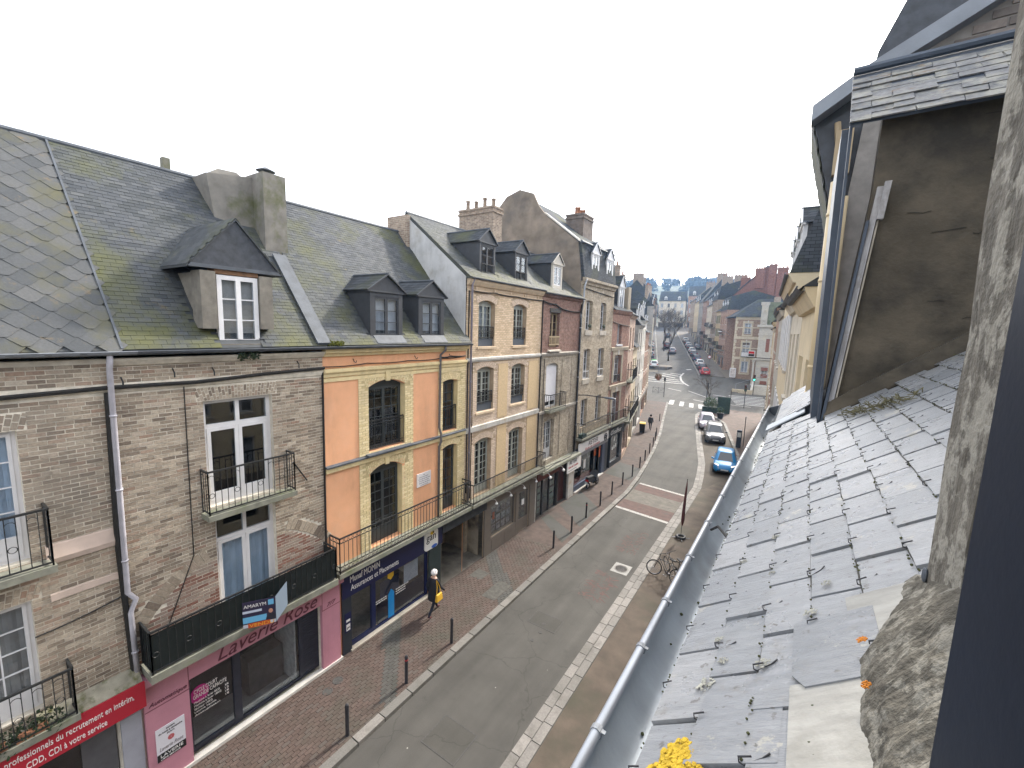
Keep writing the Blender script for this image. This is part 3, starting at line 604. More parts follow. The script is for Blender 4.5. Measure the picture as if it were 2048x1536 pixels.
def cable(parent, pts, r=.02, sag=.03, name='cable'):
    P = []
    for a, b in zip(pts, pts[1:]):
        for i in range(6): t = i / 6; q = Vector(a).lerp(Vector(b), t); q.z -= sag * 4 * t * (1 - t); P.append(q)
    P.append(Vector(pts[-1])); return MB().tube(P, r, 6).build(name, M_cable, parent)
# ---- A: leftmost, red sign
A = house('greyish brick house with lozenge slate roof above the red shop sign', XF, -4)
W = 6.66
oA1 = Op(3.8, 5.38, 6.2, 8.57); oA0 = Op(3.75, 5.32, 3.3, 5.45); oAs = Op(3.2, 6.3, 0.05, 2.2, rec=.35)
wa = wall(A, 0, W, 0, 9.75, [oA1, oA0, oAs], M_mortAB)
pieces(wa, 'brick', BP, brick_items(4.5, W, 3.05, 9.1, [oA1, oA0], fan=.3) + brick_items(4.5, W, 9.27, 9.7, []) + fan_items(oA1, 14, .28) + fan_items(oA0, 14, .28), M_bkAB, 300, 'bricks')
shell(A, 0, W, 7.5, 9.7, M_mortAB)
window(A, oA1, M_cream, 1, 4, leaf=2, curtain=M_curt, panel=.35); window(A, oA0, M_cream, 2, 4, leaf=2, curtain=M_curtg, panel=.3)
molding(A, 5.55, 6.55, [(0, 6.0), (-.05, 6.02), (-.07, 6.12), (-.02, 6.36), (0, 6.4)], mat('pink_plaster', (.5, .4, .34), .9, .15, 3), 'string_course'); molding(A, 5.55, 6.5, [(0, 5.3), (-.03, 5.3), (-.02, 5.42), (0, 5.44)], MATS['pink_plaster'], 'string_course')
molding(A, 0, W, [(0, 9.1), (-.03, 9.12), (-.05, 9.2), (-.05, 9.26), (0, 9.27)], M_mortAB, 'cornice')
balcony(A, 3.5, 5.62, 6.14, .42, 1.05, hoop=2, sp=.13); balcony(A, 3.3, 5.7, 3.1, .42, .95, hoop=2, sp=.13)
molding(A, 5.2, W, [(0, 2.84), (-.3, 2.84), (-.28, 3.0), (-.05, 3.22), (0, 3.24)], mat('mossy_ledge', (.3, .28, .22), .95, .3, 4, stain=(.1, .105, .035), stain_scale=2.6, stain_lo=.5, stain_hi=.62), 'ledge')
MB().box(5.5, W - .3, -.0, .02, 0, 0).v
for a, b, m_ in ((0, 3.2, M_slab), (6.3, W, mat('lilac_pilaster', (.36, .37, .42), .7, .1, 3))): MB().box(a + .01, b - .01, -.06, -.005, 0, 2.2).build('pilaster', m_, A)
for q0, q1 in ((3.25, 3.4), (4.5, 4.6), (5.75, 6.28)): MB().box(q0, q1, .2, .26, .05, 2.18).build('shop_frame', mat('grey_joinery', (.12, .12, .13), .5, .15, 4), A)
pane(A, 3.4, 4.5, .06, 2.17, .23); pane(A, 4.6, 5.75, .06, 2.17, .23)
sg = thing('shop_sign', 'long red fascia sign with two lines of white lettering', 'sign', (XF + .3, -4, 0), R(90))
MB().box(2.2, 6.68, -.03, .0, 2.42, 3.0).build('board', plain('sign_red', (.42, .018, .035), .45), sg)
M_sw = plain('sign_white', (.8, .78, .76), .5)
text(sg, 'professionnels du recrutement en intérim,', 4.74, 2.68, 1.75, .17, M_sw, -.034); text(sg, 'CDD, CDI à votre service', 4.98, 2.48, 1.08, .145, M_sw, -.034)
# lozenge slates, clipped corners
LZ = ([(0, -.5, 0), (.5, 0, 0), (.38, .5, 0), (-.38, .5, 0), (-.5, 0, 0), (0, -.5, .5), (.5, 0, .5), (.38, .5, .5), (-.38, .5, .5), (-.5, 0, .5)], [(5, 6, 7, 8, 9), (0, 1, 6, 5), (1, 2, 7, 6), (3, 4, 9, 8), (4, 0, 5, 9)])
LZ = ([(-.1, -.5, 0), (.1, -.5, 0), (.5, 0, 0), (.1, .5, 0), (-.1, .5, 0), (-.5, 0, 0), (-.1, -.5, .5), (.1, -.5, .5), (.5, 0, .5), (.1, .5, .5), (-.1, .5, .5), (-.5, 0, .5)], [(6, 7, 8, 9, 10, 11), (0, 1, 7, 6), (1, 2, 8, 7), (5, 0, 6, 11)])
e0, r0 = (-.25, 9.93), (3.66, 14.5); S = Vector((0, r0[0] - e0[0], r0[1] - e0[1])); Ls = S.length; S /= Ls; Nn = Vector((0, -S.z, S.y)); its = []; cw, ch = .44, .2; rr = 0; s = .1
while s < Ls - .05:
    u = 3.6 + (cw / 2 if rr % 2 else 0)
    while u < W + .05:
        if u + cw / 2 < W + .25: its.append((0, Matrix.Translation(Vector((u, e0[0], e0[1])) + S * s + Nn * (.016 + random.uniform(0, .004))) @ Matrix(((1, 0, 0), (0, S.y, Nn.y), (0, S.z, Nn.z))).to_4x4() @ Matrix.Rotation(-.03 + random.gauss(0, .01), 4, 'X') @ Matrix.Diagonal((cw * 1.04, ch * 2.1, .02, 1))))
        u += cw
    s += ch; rr += 1
M_loz = piece_mat('lozenge_slate', [(0, (.052, .057, .062)), (.5, (.07, .074, .078)), (1, (.09, .092, .093))], .72, (.085, .083, .05), 1.1, .48, .66, .3, 70, .3, .18, (.13, .105, .07), 2.6, .6, .68)
roof(A, 0, W + .12, e0, r0, (7.6, 9.9), items=its, protos=[LZ], m=M_loz)
vb = MB(); vb.hexa([(W + .12, e0[0], e0[1]), (W + .16, e0[0], e0[1]), (W + .16, r0[0], r0[1]), (W + .12, r0[0], r0[1]), (W + .12, e0[0] - .03, e0[1] + .035), (W + .16, e0[0] - .03, e0[1] + .035), (W + .16, r0[0] - .03, r0[1] + .035), (W + .12, r0[0] - .03, r0[1] + .035)]); vb.build('verge_board', M_lead, A)
gutter(A, 3, W + .4, 9.9, -.28)
pt = []
for i in range(9): pt.append((6.2 + .02 * math.sin(i * 3), -.12 - .02 * (i % 2), 9.16 + .03 * math.sin(i)))
cable(A, [(4.6, -.07, 9.14), (5.6, -.07, 9.17), (6.6, -.07, 9.2)], .045, .0, 'cable_bundle'); cable(A, [(6.58, -.05, 9.1), (6.53, -.05, 6), (6.6, -.05, 2.9)], .05, 0, 'cable_bundle'); cable(A, [(5.3, -.05, 4.75), (6.5, -.05, 4.9)], .014)
pipe(A, [(6.62, -.25, 9.85), (6.63, -.1, 9.55), (6.6, -.09, 4.95), (6.72, -.09, 4.75), (6.62, -.09, 4.5), (6.64, -.09, 2.85)], .05, mat('pale_pipe', (.4, .39, .43), .5, .15, 5, bmp=.05))
# ---- B: brick house above the pink laundry
B = house('weathered brick house above the pink laundry front', XF, 2.66); W = 4.49
oB1 = Op(1.52, 3.06, 6.2, 8.72); oB0 = Op(1.62, 3.03, 3.3, 5.86); oBs = Op(.84, 4.2, .08, 2.3, rec=.3)
wb = wall(B, 0, W, 0, 9.75, [oB1, oB0, oBs], M_mortAB)
def arc_skip(u, z): return 1.6 < u < 3.1 and z < 6
its = brick_items(0, W, 3.05, 9.08, [oB1, oB0], fan=.3) + brick_items(0, W, 9.27, 9.72, []); cy_, cz_, rd = 2.37, 2.558, 2.573
inring = lambda m_: rd - .01 < math.hypot(m_[0][3] - cy_, m_[2][3] - cz_) < rd + .3 and m_[2][3] > 3.2 and not (1.4 < m_[0][3] < 3.3)
arch = []
n = 62
for i in range(n):
    t = math.pi * (i + .5) / n; u, z = cy_ - math.cos(t) * (rd + .15), cz_ + math.sin(t) * (rd + .15)
    if z > 3.35 and not arc_skip(u, z) and 0 < u < W and not (1.4 < u < 3.3): arch.append((i % 3, Matrix.Translation((u, -.004, z)) @ Matrix.Rotation(t - math.pi / 2, 4, 'Y') @ Matrix.Diagonal((math.pi * (rd + .15) / n - .012, 1, .29, 1))))
under = [x for x in its if math.hypot(x[1][0][3] - cy_, x[1][2][3] - cz_) < rd - .02 and x[1][2][3] < 4.9 and (x[1][0][3] < 1.6 or x[1][0][3] > 3.05)]
ids = set(map(id, under)); keep = [x for x in its if id(x) not in ids and not inring(x[1])]
pieces(wb, 'brick', BP, keep + arch + fan_items(oB1, 18, .3) + fan_items(oB0, 17, .28), M_bkAB, 260, 'bricks'); pieces(wb, 'brick', BP, under, M_bkred, 40, 'red_bricks')
shell(B, 0, W, 7.5, 9.7, M_mortAB)
window(B, oB1, M_cream, 1, 1, leaf=2, transom=8.05, fw=.09, sash=.08, panel=.12); window(B, oB0, M_cream, 1, 1, leaf=2, transom=5.25, fw=.08, sash=.08, curtain=M_curt)
balcony(B, 1.35, 3.42, 6.14, .4, 1.02, hoop=2, sp=.13)
bb = balcony(B, .06, 4.42, 3.2, .62, .95, hoop=2, sp=.15, sheet=mat('dark_green_sheet', (.012, .017, .016), .6, .3, 6, bmp=.1), th=.18)
molding(B, 0, W, [(0, 9.08), (-.03, 9.1), (-.06, 9.2), (-.06, 9.25), (0, 9.27)], M_mortAB, 'cornice'); molding(B, 0, W, [(0, 9.6), (-.06, 9.62), (-.14, 9.72), (-.14, 9.76), (0, 9.76)], M_mortAB, 'cornice')
cable(B, [(-.05, -.08, 9.2), (1.4, -.08, 9.18), (3, -.08, 9.26), (W, -.08, 9.3)], .045, .0, 'cable_bundle'); cable(B, [(1.18, -.015, 9.1), (1.15, -.015, 5.2), (.4, -.015, 3.3)], .011, 0); cable(B, [(W - .02, -.03, 9.3), (W - .05, -.03, 3.3)], .03, 0)
for u, z in ((.15, 9.3), (1.0, 9.42), (1.75, 9.4), (3.75, 9.45)): MB().tube([(u, -.01, z + .08), (u, -.1, z), (u, -.1, z - .1)], .015, 5).build('wall_hook', M_iron, B)
MB().tube([(3.55, -.02, 6.8), (3.9, -.06, 6.2)], .02, 5).build('iron_tie', M_iron, B)
skB = lambda u, z, d: (1.55 < u < 3.1 and z < 11.6) or (u > 4.05 and d > 1.6 and z > 12.8)
def skB2(u, z, d): return (1.84 < u < 2.84 and d < .5 and z < 10.7) or (1.54 < u < 3.12 and 10.42 < z < 11.5 and d < .85)
roof(B, .12, W, (-.25, 9.93), (3.66, 14.5), (7.6, 9.9), skip=skB2)
gutter(B, .35, W, 9.9, -.28, M_lead)
vg = MB(); vg.hexa([(W - .3, -.27, 9.97), (W + .08, -.27, 9.97), (W + .08, 1.85, 12.45), (W - .3, 1.85, 12.45), (W - .3, -.3, 10.02), (W + .08, -.3, 10.02), (W + .08, 1.82, 12.5), (W - .3, 1.82, 12.5)]); vg.build('lead_valley', M_lead, B)
M_rend = mat('grey_render', (.19, .178, .158), .9, .25, 3, stain=(.1, .105, .05), stain_scale=.9, stain_lo=.48, stain_hi=.62)
c = chimney(B, 4.1, 4.75, 2.0, 2.95, 11.9, 14.75, M_rend, 0, cap=False); lw = MB(); lw.hexa([(3.2, 2.55, 12.2), (4.1, 2.55, 12.2), (4.1, 3.75, 12.2), (3.2, 3.75, 12.2), (2.98, 2.75, 14.5), (4.1, 2.6, 14.66), (4.1, 3.75, 14.66), (2.98, 3.75, 14.5)]); lw.hexa([(3.05, 2.75, 14.5), (3.9, 2.7, 14.6), (3.9, 3.6, 14.6), (3.05, 3.6, 14.5), (3.3, 2.8, 14.7), (3.75, 2.75, 14.72), (3.75, 3.5, 14.72), (3.3, 3.5, 14.7)]); lw.build('chimney_shoulder', M_rend, B)
MB().lathe([(.05, 0), (.05, .16), (.26, .17), (.04, .28), (.01, .29)], 14, (4.45, 2.5, 14.75)).build('chimney_cowl', M_lead, c)
for a in range(2): MB().lathe([(.1, 0), (.09, .3), (.05, .31)], 8, (2.7 + a * .22, 4.1, 14.35)).build('chimney_pot', M_rend, B)
MB().box(2.45, 2.62, 4.0, 4.2, 14.2, 14.95).build('chimney_pot', M_rend, B)
# stone dormer of B
M_dst = mat('dormer_stone', (.18, .165, .14), .9, .25, 5, stain=(.12, .11, .095), stain_scale=2); M_slhung = mat('slate_gable', (.045, .05, .06), .6, .3, 8)
dmo = MB().prism([(1.38, 11.74), (3.3, 11.74), (2.34, 12.78)], -.12, -.04, 1).build('dormer', M_slhung, B)
for u in (1.56, 2.8): MB().box(u, u + .3, -.16, .3, 10.36, 11.62).build('pillar', M_dst, dmo)
for u in (1.62, 2.96): MB().hexa([(u, .3, 10.3), (u + .09, .3, 10.3), (u + .09, 1.3, 11.55), (u, 1.3, 11.55), (u, .3, 11.6), (u + .09, .3, 11.6), (u + .09, 1.31, 11.6), (u, 1.31, 11.6)]).build('cheek', M_dst, dmo)
MB().box(1.86, 2.8, -.1, .22, 11.58, 11.72).build('lintel', mat('old_oak', (.2, .11, .06), .8, .3, 8), dmo)
MB().box(1.36, 3.32, -.16, .1, 11.68, 11.76).build('flashing', M_lead, dmo)
rf = MB()
for s in (-1, 1):
    e = (2.34 + s * 1.02, 11.66); rf.hexa([(e[0], -.16, e[1]), (2.34, -.16, 12.8), (2.34, 2.3, 12.8), (e[0], 1.35, e[1]), (e[0], -.16, e[1] + .04), (2.34, -.16, 12.84), (2.34, 2.3, 12.84), (e[0], 1.35, e[1] + .04)])
rf.build('dormer_roof', M_slatebase, dmo)
its = []
for s in (-1, 1):
    L = math.hypot(1.02, 1.14); ang = math.atan2(1.14, 1.02)
    for r in range(13):
        for q in range(11):
            d = -.16 + q * .22 + (.11 if r % 2 else 0); hh = r * .115
            if d < 1.2 + hh * .75: its.append((0, Matrix.Translation((2.34 + s * (1.02 - (hh + .07) * math.cos(ang)), d + .11, 11.7 + (hh + .07) * math.sin(ang) + .02)) @ Matrix.Rotation(s * ang, 4, 'Y') @ Matrix.Rotation(s * .05, 4, 'Y') @ Matrix.Diagonal((.145, .215, .009, 1))))
pieces(dmo, 'slate', SLP, its, M_slate, 60, 'slates')
f = MB(); f.box(1.9, 2.0, -.1, -.02, 10.02, 11.56); f.box(2.68, 2.78, -.1, -.02, 10.02, 11.56); f.box(2.0, 2.68, -.1, -.02, 10.02, 10.12); f.box(2.0, 2.68, -.1, -.02, 11.46, 11.56); f.box(2.29, 2.39, -.12, -.04, 10.12, 11.46)
for z in (10.55, 11.02): f.box(2.0, 2.29, -.09, -.05, z, z + .025); f.box(2.39, 2.68, -.09, -.05, z, z + .025)
f.build('window_frame', M_cream, dmo)
for a, b in ((2.0, 2.29), (2.39, 2.68)):
    for z0, z1 in ((10.12, 10.55), (10.575, 11.02), (11.045, 11.46)): pane(dmo, a, b, z0, z1, -.075)
MB().quad((1.9, .03, 10), (2.8, .03, 10), (2.8, .03, 11.6), (1.9, .03, 11.6)).build('curtain', M_curtg, dmo)
MB().box(1.86, 2.86, -.2, .0, 9.95, 10.015).build('sill', M_dst, dmo)
# pink shop front
M_pink = mat('pink_paint', (.52, .24, .3), .55, .06, 3, bmp=.05, streak=.12); M_anth = mat('anthracite_joinery', (.03, .032, .045), .45, .15, 5, bmp=.05)
sf = MB(); sf.box(.03, .84, -.12, -.003, 0, 2.3); sf.box(4.2, 4.79, -.12, -.003, 0, 2.3); sf.box(.03, 4.79, -.12, -.003, 2.303, 2.78); sf.box(.01, 4.82, -.3, -.003, 2.783, 2.95); sfo = sf.build('shop_front', M_pink, B)
tr = MB(); tr.box(.03, .84, -.126, -.121, 2.08, 2.1); tr.box(4.2, 4.79, -.126, -.121, 2.08, 2.1); tr.box(.835, .85, -.126, -.121, 2.1, 2.78); tr.box(4.195, 4.21, -.126, -.121, 2.1, 2.78); tr.build('groove', plain('groove_dark', (.2, .07, .09), .7), sfo)
MB().box(.0, 4.85, -.16, .0, 0.11, .2).build('sill', mat('white_stone_sill', (.6, .58, .54), .5, .15, 4), sfo)
fr = MB(); fr.box(.84, .94, .1, .17, .2, 2.3); fr.box(1.85, 2.02, .08, .18, .2, 2.3); fr.box(.94, 1.85, .1, .17, .2, .32); fr.box(2.02, 3.6, .1, .17, .2, .26); fr.box(3.6, 3.68, .1, .17, .2, 2.3); fr.box(.94, 3.6, .1, .17, 2.2, 2.3); fr.build('shop_frame', M_anth, sfo)
pane(sfo, .94, 1.85, .32, 2.2, .13); pane(sfo, 2.02, 3.6, .26, 2.2, .13)
sl = MB()
for i in range(26): sl.box(3.68, 4.19, .1, .13, .22 + i * .08, .285 + i * .08)
sl.box(3.68, 4.19, .131, .15, .2, 2.3); sl.build('roller_shutter', M_anth, sfo)
it = MB(); it.box(2.5, 3.45, .75, 1.2, .12, 1.15); it.build('counter', mat('laundry_counter', (.1, .09, .085), .5), B); MB().box(.9, 4.1, .18, 1.28, .1, .115).build('shop_floor', mat('shop_floor_tile', (.25, .24, .22), .6, .2, 3), B); MB().box(3.5, 3.55, .2, 1.28, .12, 2.3).build('shop_partition', mat('shop_wall', (.5, .48, .45), .8), B)
M_dpink = plain('script_ink', (.12, .03, .05), .6)
ls = thing('shop_sign', 'dark script lettering across the pink laundry fascia', 'sign', (XF, 2.66, 0), R(90)); text(ls, 'Laverie Rose', 1.45, 2.36, 2.6, .36, M_dpink, -.127, .35, ext=.003); text(ls, 'Automatique', .1, 2.13, .7, .13, M_dpink, -.127, .35); text(ls, '7/7', 4.35, 2.15, .3, .12, M_dpink, -.127, .35)
pb = thing('notice_board', 'white laundry notice with a rose on the left pink pilaster', 'sign', (XF, 2.66, 0), R(90)); MB().box(.17, .71, -.135, -.122, .75, 1.55).build('board', plain('notice_white', (.72, .71, .76), .5), pb); MB().box(.17, .71, -.138, -.1355, .75, .93).build('band', M_black, pb)
text(pb, 'LAVERIE', .23, .83, .42, .07, M_sw, -.14); text(pb, 'LIBRE SERVICE', .23, .77, .36, .03, M_sw, -.14); text(pb, 'Laverie Rose', .22, .99, .44, .09, plain('grey_ink', (.3, .28, .3), .6), -.138, .35); text(pb, 'ouvert', .36, 1.46, .16, .04, M_black, -.138); text(pb, 'du lundi à dimanche', .22, 1.395, .44, .04, M_black, -.138); text(pb, '7h/21h', .37, 1.33, .14, .035, M_black, -.138)
rs = MB()
for i in range(7): t = i * .9; rs.lathe([(.001, 0), (.03, .0), (.001, .002)], 8); 
ro = MB()
for i in range(8): a = i * .785; cx, cz = .44 + .035 * math.cos(a), 1.21 + .035 * math.sin(a); ro.prism([(cx + .03 * math.cos(b), cz + .03 * math.sin(b)) for b in [k * 1.047 for k in range(6)]], -.1385 - i * .0004, -.137, 1)
ro.build('rose_print', plain('rose_red', (.5, .12, .13), .6), pb)
win = thing('window_lettering', 'magenta dot and white price lettering on the laundry window', 'sign', (XF, 2.66, 0), R(90))
MB().prism([(1.12 + .2 * math.cos(t), 1.62 + .22 * math.sin(t)) for t in [k * math.pi / 14 for k in range(28)]], .122, .125, 1).build('dot', plain('magenta_print', (.45, .02, .2), .5), win)
text(win, 'CYCLE COURT', 1.0, 1.68, .5, .1, M_sw, .108); text(win, 'GRANDE CAPACITE', .98, 1.55, .72, .1, M_sw, .108)
for i, (s_, w_) in enumerate((('Machine à laver 8KG', .55), ('Machine à laver 18KG', .58), ('Sécheur 14KG', .38), ('Lessive liquide', .46), ('Assouplissant', .55))): text(win, s_, .99, 1.43 - i * .085, w_, .05, M_sw, .108)
for i, s_ in enumerate(('6€', '12', '1€', '1€')): text(win, s_, 1.66, 1.43 - i * .085, .08, .05, M_sw, .108)
am = thing('estate_agent_board', 'folded estate agent board reading VENDU on the laundry balcony rail', 'sign', (XF + .66, 2.66 + 1.82, 3.24), R(90)); am.scale = (.84, .84, .84)
def board(par, w_, rz, first):
    e = bpy.data.objects.new('panel', None) if False else None
    T = Matrix.Rotation(rz, 4, 'Z')
    def put(mb, name, m): mb.v = [tuple(T @ Vector(v)) for v in mb.v]; return mb.build(name, m, par)
    put(MB().box(0, w_, -.012, .0, 0, .78), 'panel', plain('board_navy', (.025, .02, .05), .4)); put(MB().box(0, w_, -.016, -.0125, 0, .1), 'print', plain('board_white', (.5, .5, .55), .5)); put(MB().box(.12, w_ - .14, -.02, -.0165, -.02, .12), 'print', plain('board_orange', (.5, .07, .02), .5)); put(MB().box(0, w_ * .72, -.016, -.0125, .14, .32), 'print', plain('board_blue', (.14, .42, .65), .5)); put(MB().box(0, w_ * .58, -.016, -.0125, .44, .51), 'print', plain('board_pale', (.5, .55, .65), .5)); put(MB().box(w_ * .78, w_ * .95, -.016, -.0125, .58, .74), 'print', MATS['board_blue'])
    hd = MB(); hd.prism([(w_ * .85 + .055 * math.cos(k * .6), .39 + .07 * math.sin(k * .6)) for k in range(11)], -.016, -.0125, 1); put(hd, 'portrait', plain('board_skin', (.5, .25, .18), .6)); put(MB().prism([(w_ * .68, .12), (w_, .12), (w_, .26), (w_ * .9, .31), (w_ * .8, .31), (w_ * .72, .24)], -.0185, -.0165, 1), 'portrait', plain('board_suit', (.02, .018, .03), .6))
    for s_, u, z, a, b, m in (('AMARYM', .03, .6, w_ * .68, .1, M_sw), ('VENDU', .15, -.005, w_ - .2, .105, plain('vendu_yellow', (.75, .35, .03), .5)), ('02 32 00 00 00' if False else '', 0, 0, 1, 1, M_sw)):
        if s_:
            t_ = text(par, s_, 0, 0, a, b, m, ext=.001); t_.matrix_basis = T @ Matrix.Translation((u, -.0225, z)) @ Matrix.Rotation(R(90), 4, 'X')
board(am, .82, R(-32), True); board(am, .8, R(36), False) if False else None
T2 = Vector((.82 * math.cos(R(-32)), .82 * math.sin(R(-32)), 0))
s2 = MB().box(0, .75, -.012, 0, 0, .78); s2.v = [tuple(Matrix.Translation(T2) @ Matrix.Rotation(R(38), 4, 'Z') @ Vector(v)) for v in s2.v]; s2.build('panel', plain('board_back', (.13, .17, .22), .5), am)
# ---- C: orange house
C_ = house('orange rendered house with yellow painted brick surrounds', XF, 7.15); W = 6.3
M_or = mat('orange_render', (.78, .41, .23), .85, .06, 2.5, stain=(.74, .43, .27), stain_scale=.6, fine=50, bmp=.2, streak=.12); M_yel = piece_mat('yellow_brick', [(0, (.64, .52, .29)), (.5, (.73, .6, .35)), (1, (.79, .67, .42))], .8, (.6, .5, .33), .8, .55, .75, .5, 50, .25, .1); M_yelp = mat('yellow_paint', (.7, .57, .32), .8, .1, 4, streak=.15)
oc = [Op(1.54, 3.06, 6.5, 8.78, .2, .3), Op(4.96, 5.82, 6.5, 8.52, .08, .28), Op(1.57, 2.92, 3.22, 5.98, .22, .3), Op(4.99, 5.87, 3.22, 5.92, .1, .28)]
shp = [Op(.75, 4.75, .1, 2.1, rec=.3), Op(4.93, W - .001, .02, 2.45, rec=.03)]
wc = wall(C_, 0, W, 0, 9.75, oc + shp, M_or, ends=False)
shell(C_, 0, W, 7.5, 9.7, M_or, z0=2.6)
yb = []
for z0, z1 in ((6.42, 9.0), (3.22, 6.16)):
    yb += brick_items(1.17, 3.44, z0, z1, oc[:1] + oc[2:3], fan=.0) + brick_items(4.72, W, z0, z1, oc[1:2] + oc[3:4])
yp = MB()
for a, b in ((1.17, 1.54), (3.06, 3.44), (4.72, 4.96), (5.82, W)): yp.box(a, b, -.012, -.002, 3.21, 9.02)
for a, b, o in ((1.54, 3.06, oc[0]), (4.96, 5.82, oc[1])): yp.box(a, b, -.012, -.002, o['z1'] + .001, 9.02)
for a, b, o in ((1.57, 2.92, oc[2]), (4.99, 5.87, oc[3])): yp.box(a - .03, b + .14, -.012, -.002, o['z1'] + .001, 6.17)
yp.build('surround', mat('yellow_joint', (.5, .4, .22), .9, .12, 6), C_)
yb = [(k, Matrix.Translation((0, -.014, 0)) @ m_) for k, m_ in yb]
def infan(x, o): return abs(x[1][0][3] - (o['u0'] + o['u1']) / 2) < (o['u1'] - o['u0']) / 2 + .2 and o['z1'] - o['a'] - .05 < x[1][2][3] < o['z1'] + .3
yb = [x for x in yb if not any(infan(x, o) for o in oc)]
for o, n in ((oc[0], 19), (oc[1], 11), (oc[2], 17), (oc[3], 11)): yb += [(k, Matrix.Translation((0, -.016, 0)) @ m_) for k, m_ in fan_items(o, n, .28)]
pieces(wc, 'brick', BP, yb, M_yel, 300, 'yellow_bricks')
for o in (oc[0], oc[2]): MB().prism([((o['u0'] + o['u1']) / 2 - .08, o['z1'] - .03), ((o['u0'] + o['u1']) / 2 + .08, o['z1'] - .03), ((o['u0'] + o['u1']) / 2 + .11, o['z1'] + .32), ((o['u0'] + o['u1']) / 2 - .11, o['z1'] + .32)], -.06, -.01, 1).build('keystone', M_yelp, C_)
for o in oc:
    for q0 in (o['u0'] - .001, o['u1'] - .005): MB().box(q0, q0 + .006, -.012, .26, o['z0'], arch_z(o, o['u0'] + .001)).build('reveal', M_yelp, C_)
M_sg = mat('slate_grey_joinery', (.052, .06, .062), .5, .1, 4, bmp=.05)
for o, c_, r_ in ((oc[0], 2, 6), (oc[1], 2, 5), (oc[2], 2, 6), (oc[3], 2, 5)): window(C_, o, M_sg, c_, r_, leaf=2 if o['u1'] - o['u0'] > 1 else 1, fw=.06, panel=0 if o['z0'] > 6 else .35)
for o in oc[:2]:
    rl = MB(); balusters(rl, (o['u0'] + .02, .06, 0), (o['u1'] - .02, .06, 0), o['z0'], o['z0'] + .98, .1, rings=.055); rl.build('railing', M_iron, C_)
molding(C_, 0, W, [(0, 9.6), (-.08, 9.62), (-.1, 9.68), (-.18, 9.72), (-.2, 9.86), (0, 9.86)], M_yelp); molding(C_, 0, W, [(0, 9.02), (-.05, 9.02), (-.06, 9.1), (-.11, 9.16), (-.11, 9.24), (0, 9.26)], M_yelp)
molding(C_, 0, W, [(0, 6.18), (-.07, 6.2), (-.08, 6.33), (0, 6.35)], M_yelp, 'string_course'); molding(C_, 0, W, [(0, 6.351), (-.12, 6.351), (-.12, 6.39), (0, 6.42)], M_lead, 'lead_capping'); molding(C_, 1.4, 3.3, [(.3, 6.42), (-.2, 6.40), (-.2, 6.44), (.3, 6.48)], M_lead, 'sill')
molding(C_, 0, W, [(0, 8.88), (-.03, 8.88), (-.03, 8.98), (0, 9.0)], M_yelp, 'band')
cable(C_, [(0, -.05, 9.33), (1.5, -.05, 9.36), (3.2, -.05, 9.36), (4.8, -.05, 9.37), (6.2, -.05, 9.4)], .016, .03); cable(C_, [(4.8, -.06, 9.4), (5.3, -.08, 9.43), (6.2, -.06, 9.41)], .03, .02, 'cable_bundle')
for u in (1.0, 3.5, 5.3): MB().tube([(u, -.01, 9.52), (u, -.07, 9.43), (u + .04, -.09, 9.4), (u + .08, -.07, 9.46)], .012, 5).build('wall_hook', M_iron, C_)
pipe(C_, [(4.83, -.26, 9.82), (4.83, -.24, 9.68), (4.72, -.1, 9.5), (4.7, -.09, 6.75), (4.74, -.15, 6.5), (4.74, -.15, 6.2), (4.7, -.09, 6.0), (4.7, -.09, 3.2)], .045, mat('grey_brown_pipe', (.13, .12, .12), .5, .2, 5))
pl = thing('plaque', 'small white commemorative plaque on the orange wall', 'plaque', (XF, 7.15, 0), R(90)); MB().box(3.62, 4.32, -.035, -.003, 4.68, 5.18).build('stone', plain('plaque_white', (.68, .66, .66), .5), pl); M_gi = plain('plaque_ink', (.25, .24, .26), .6)
for i, w_ in enumerate((.08, .5, .56, .5, .52, .36)):
    q = MB(); u = 3.97 - w_ / 2
    while u < 3.97 + w_ / 2 - .02: l_ = random.uniform(.03, .09); q.box(u, u + l_, -.037, -.0355, 5.09 - i * .075, 5.12 - i * .075); u += l_ + .02
    q.build('worn_lettering', M_gi, pl)
def skC(u, z, d): return any(a - .02 < u < b + .02 and d < 1.75 and z > 10.15 and z < 11.6 for a, b in ((1.62, 2.96), (3.66, 4.98))) or (u > 5.9 and z > 13.7)
roof(C_, .08, W + .05, (-.25, 9.93), (3.66, 14.5), (7.6, 9.9), skip=skC)
gutter(C_, 0, W + .05, 9.9, -.28, M_lead)
M_dd = mat('dark_slate_paint', (.045, .048, .055), .55, .15, 5, bmp=.08)
for a, b in ((1.64, 2.94), (3.68, 4.96)):
    D_ = dormer(C_, a, b, 10.12, 11.6, 12.06, -.02, 1.6, M_dd, M_slatef, None, M_dd, wz=(10.2, 11.42), rows=3, jamb=.17); MB().quad((a + .1, .13, 10.1), (b - .1, .13, 10.1), (b - .1, .13, 11.55), (a + .1, .13, 11.55)).build('curtain', M_whitec, D_); MB().box(a + .1, b - .05, -.28, .12, 9.98, 10.18).v
    s_ = MB(); s_.hexa([(a + .1, -.25, 9.96), (b, -.25, 9.96), (b, -.02, 10.18), (a + .1, -.02, 10.18), (a + .1, -.25, 9.985), (b, -.25, 9.985), (b, -.02, 10.22), (a + .1, -.02, 10.22)]); s_.build('apron', M_lead, D_)
balcony(C_, .05, 6.22, 3.2, .52, 1.1, rings=.075, sp=.15, th=.15)
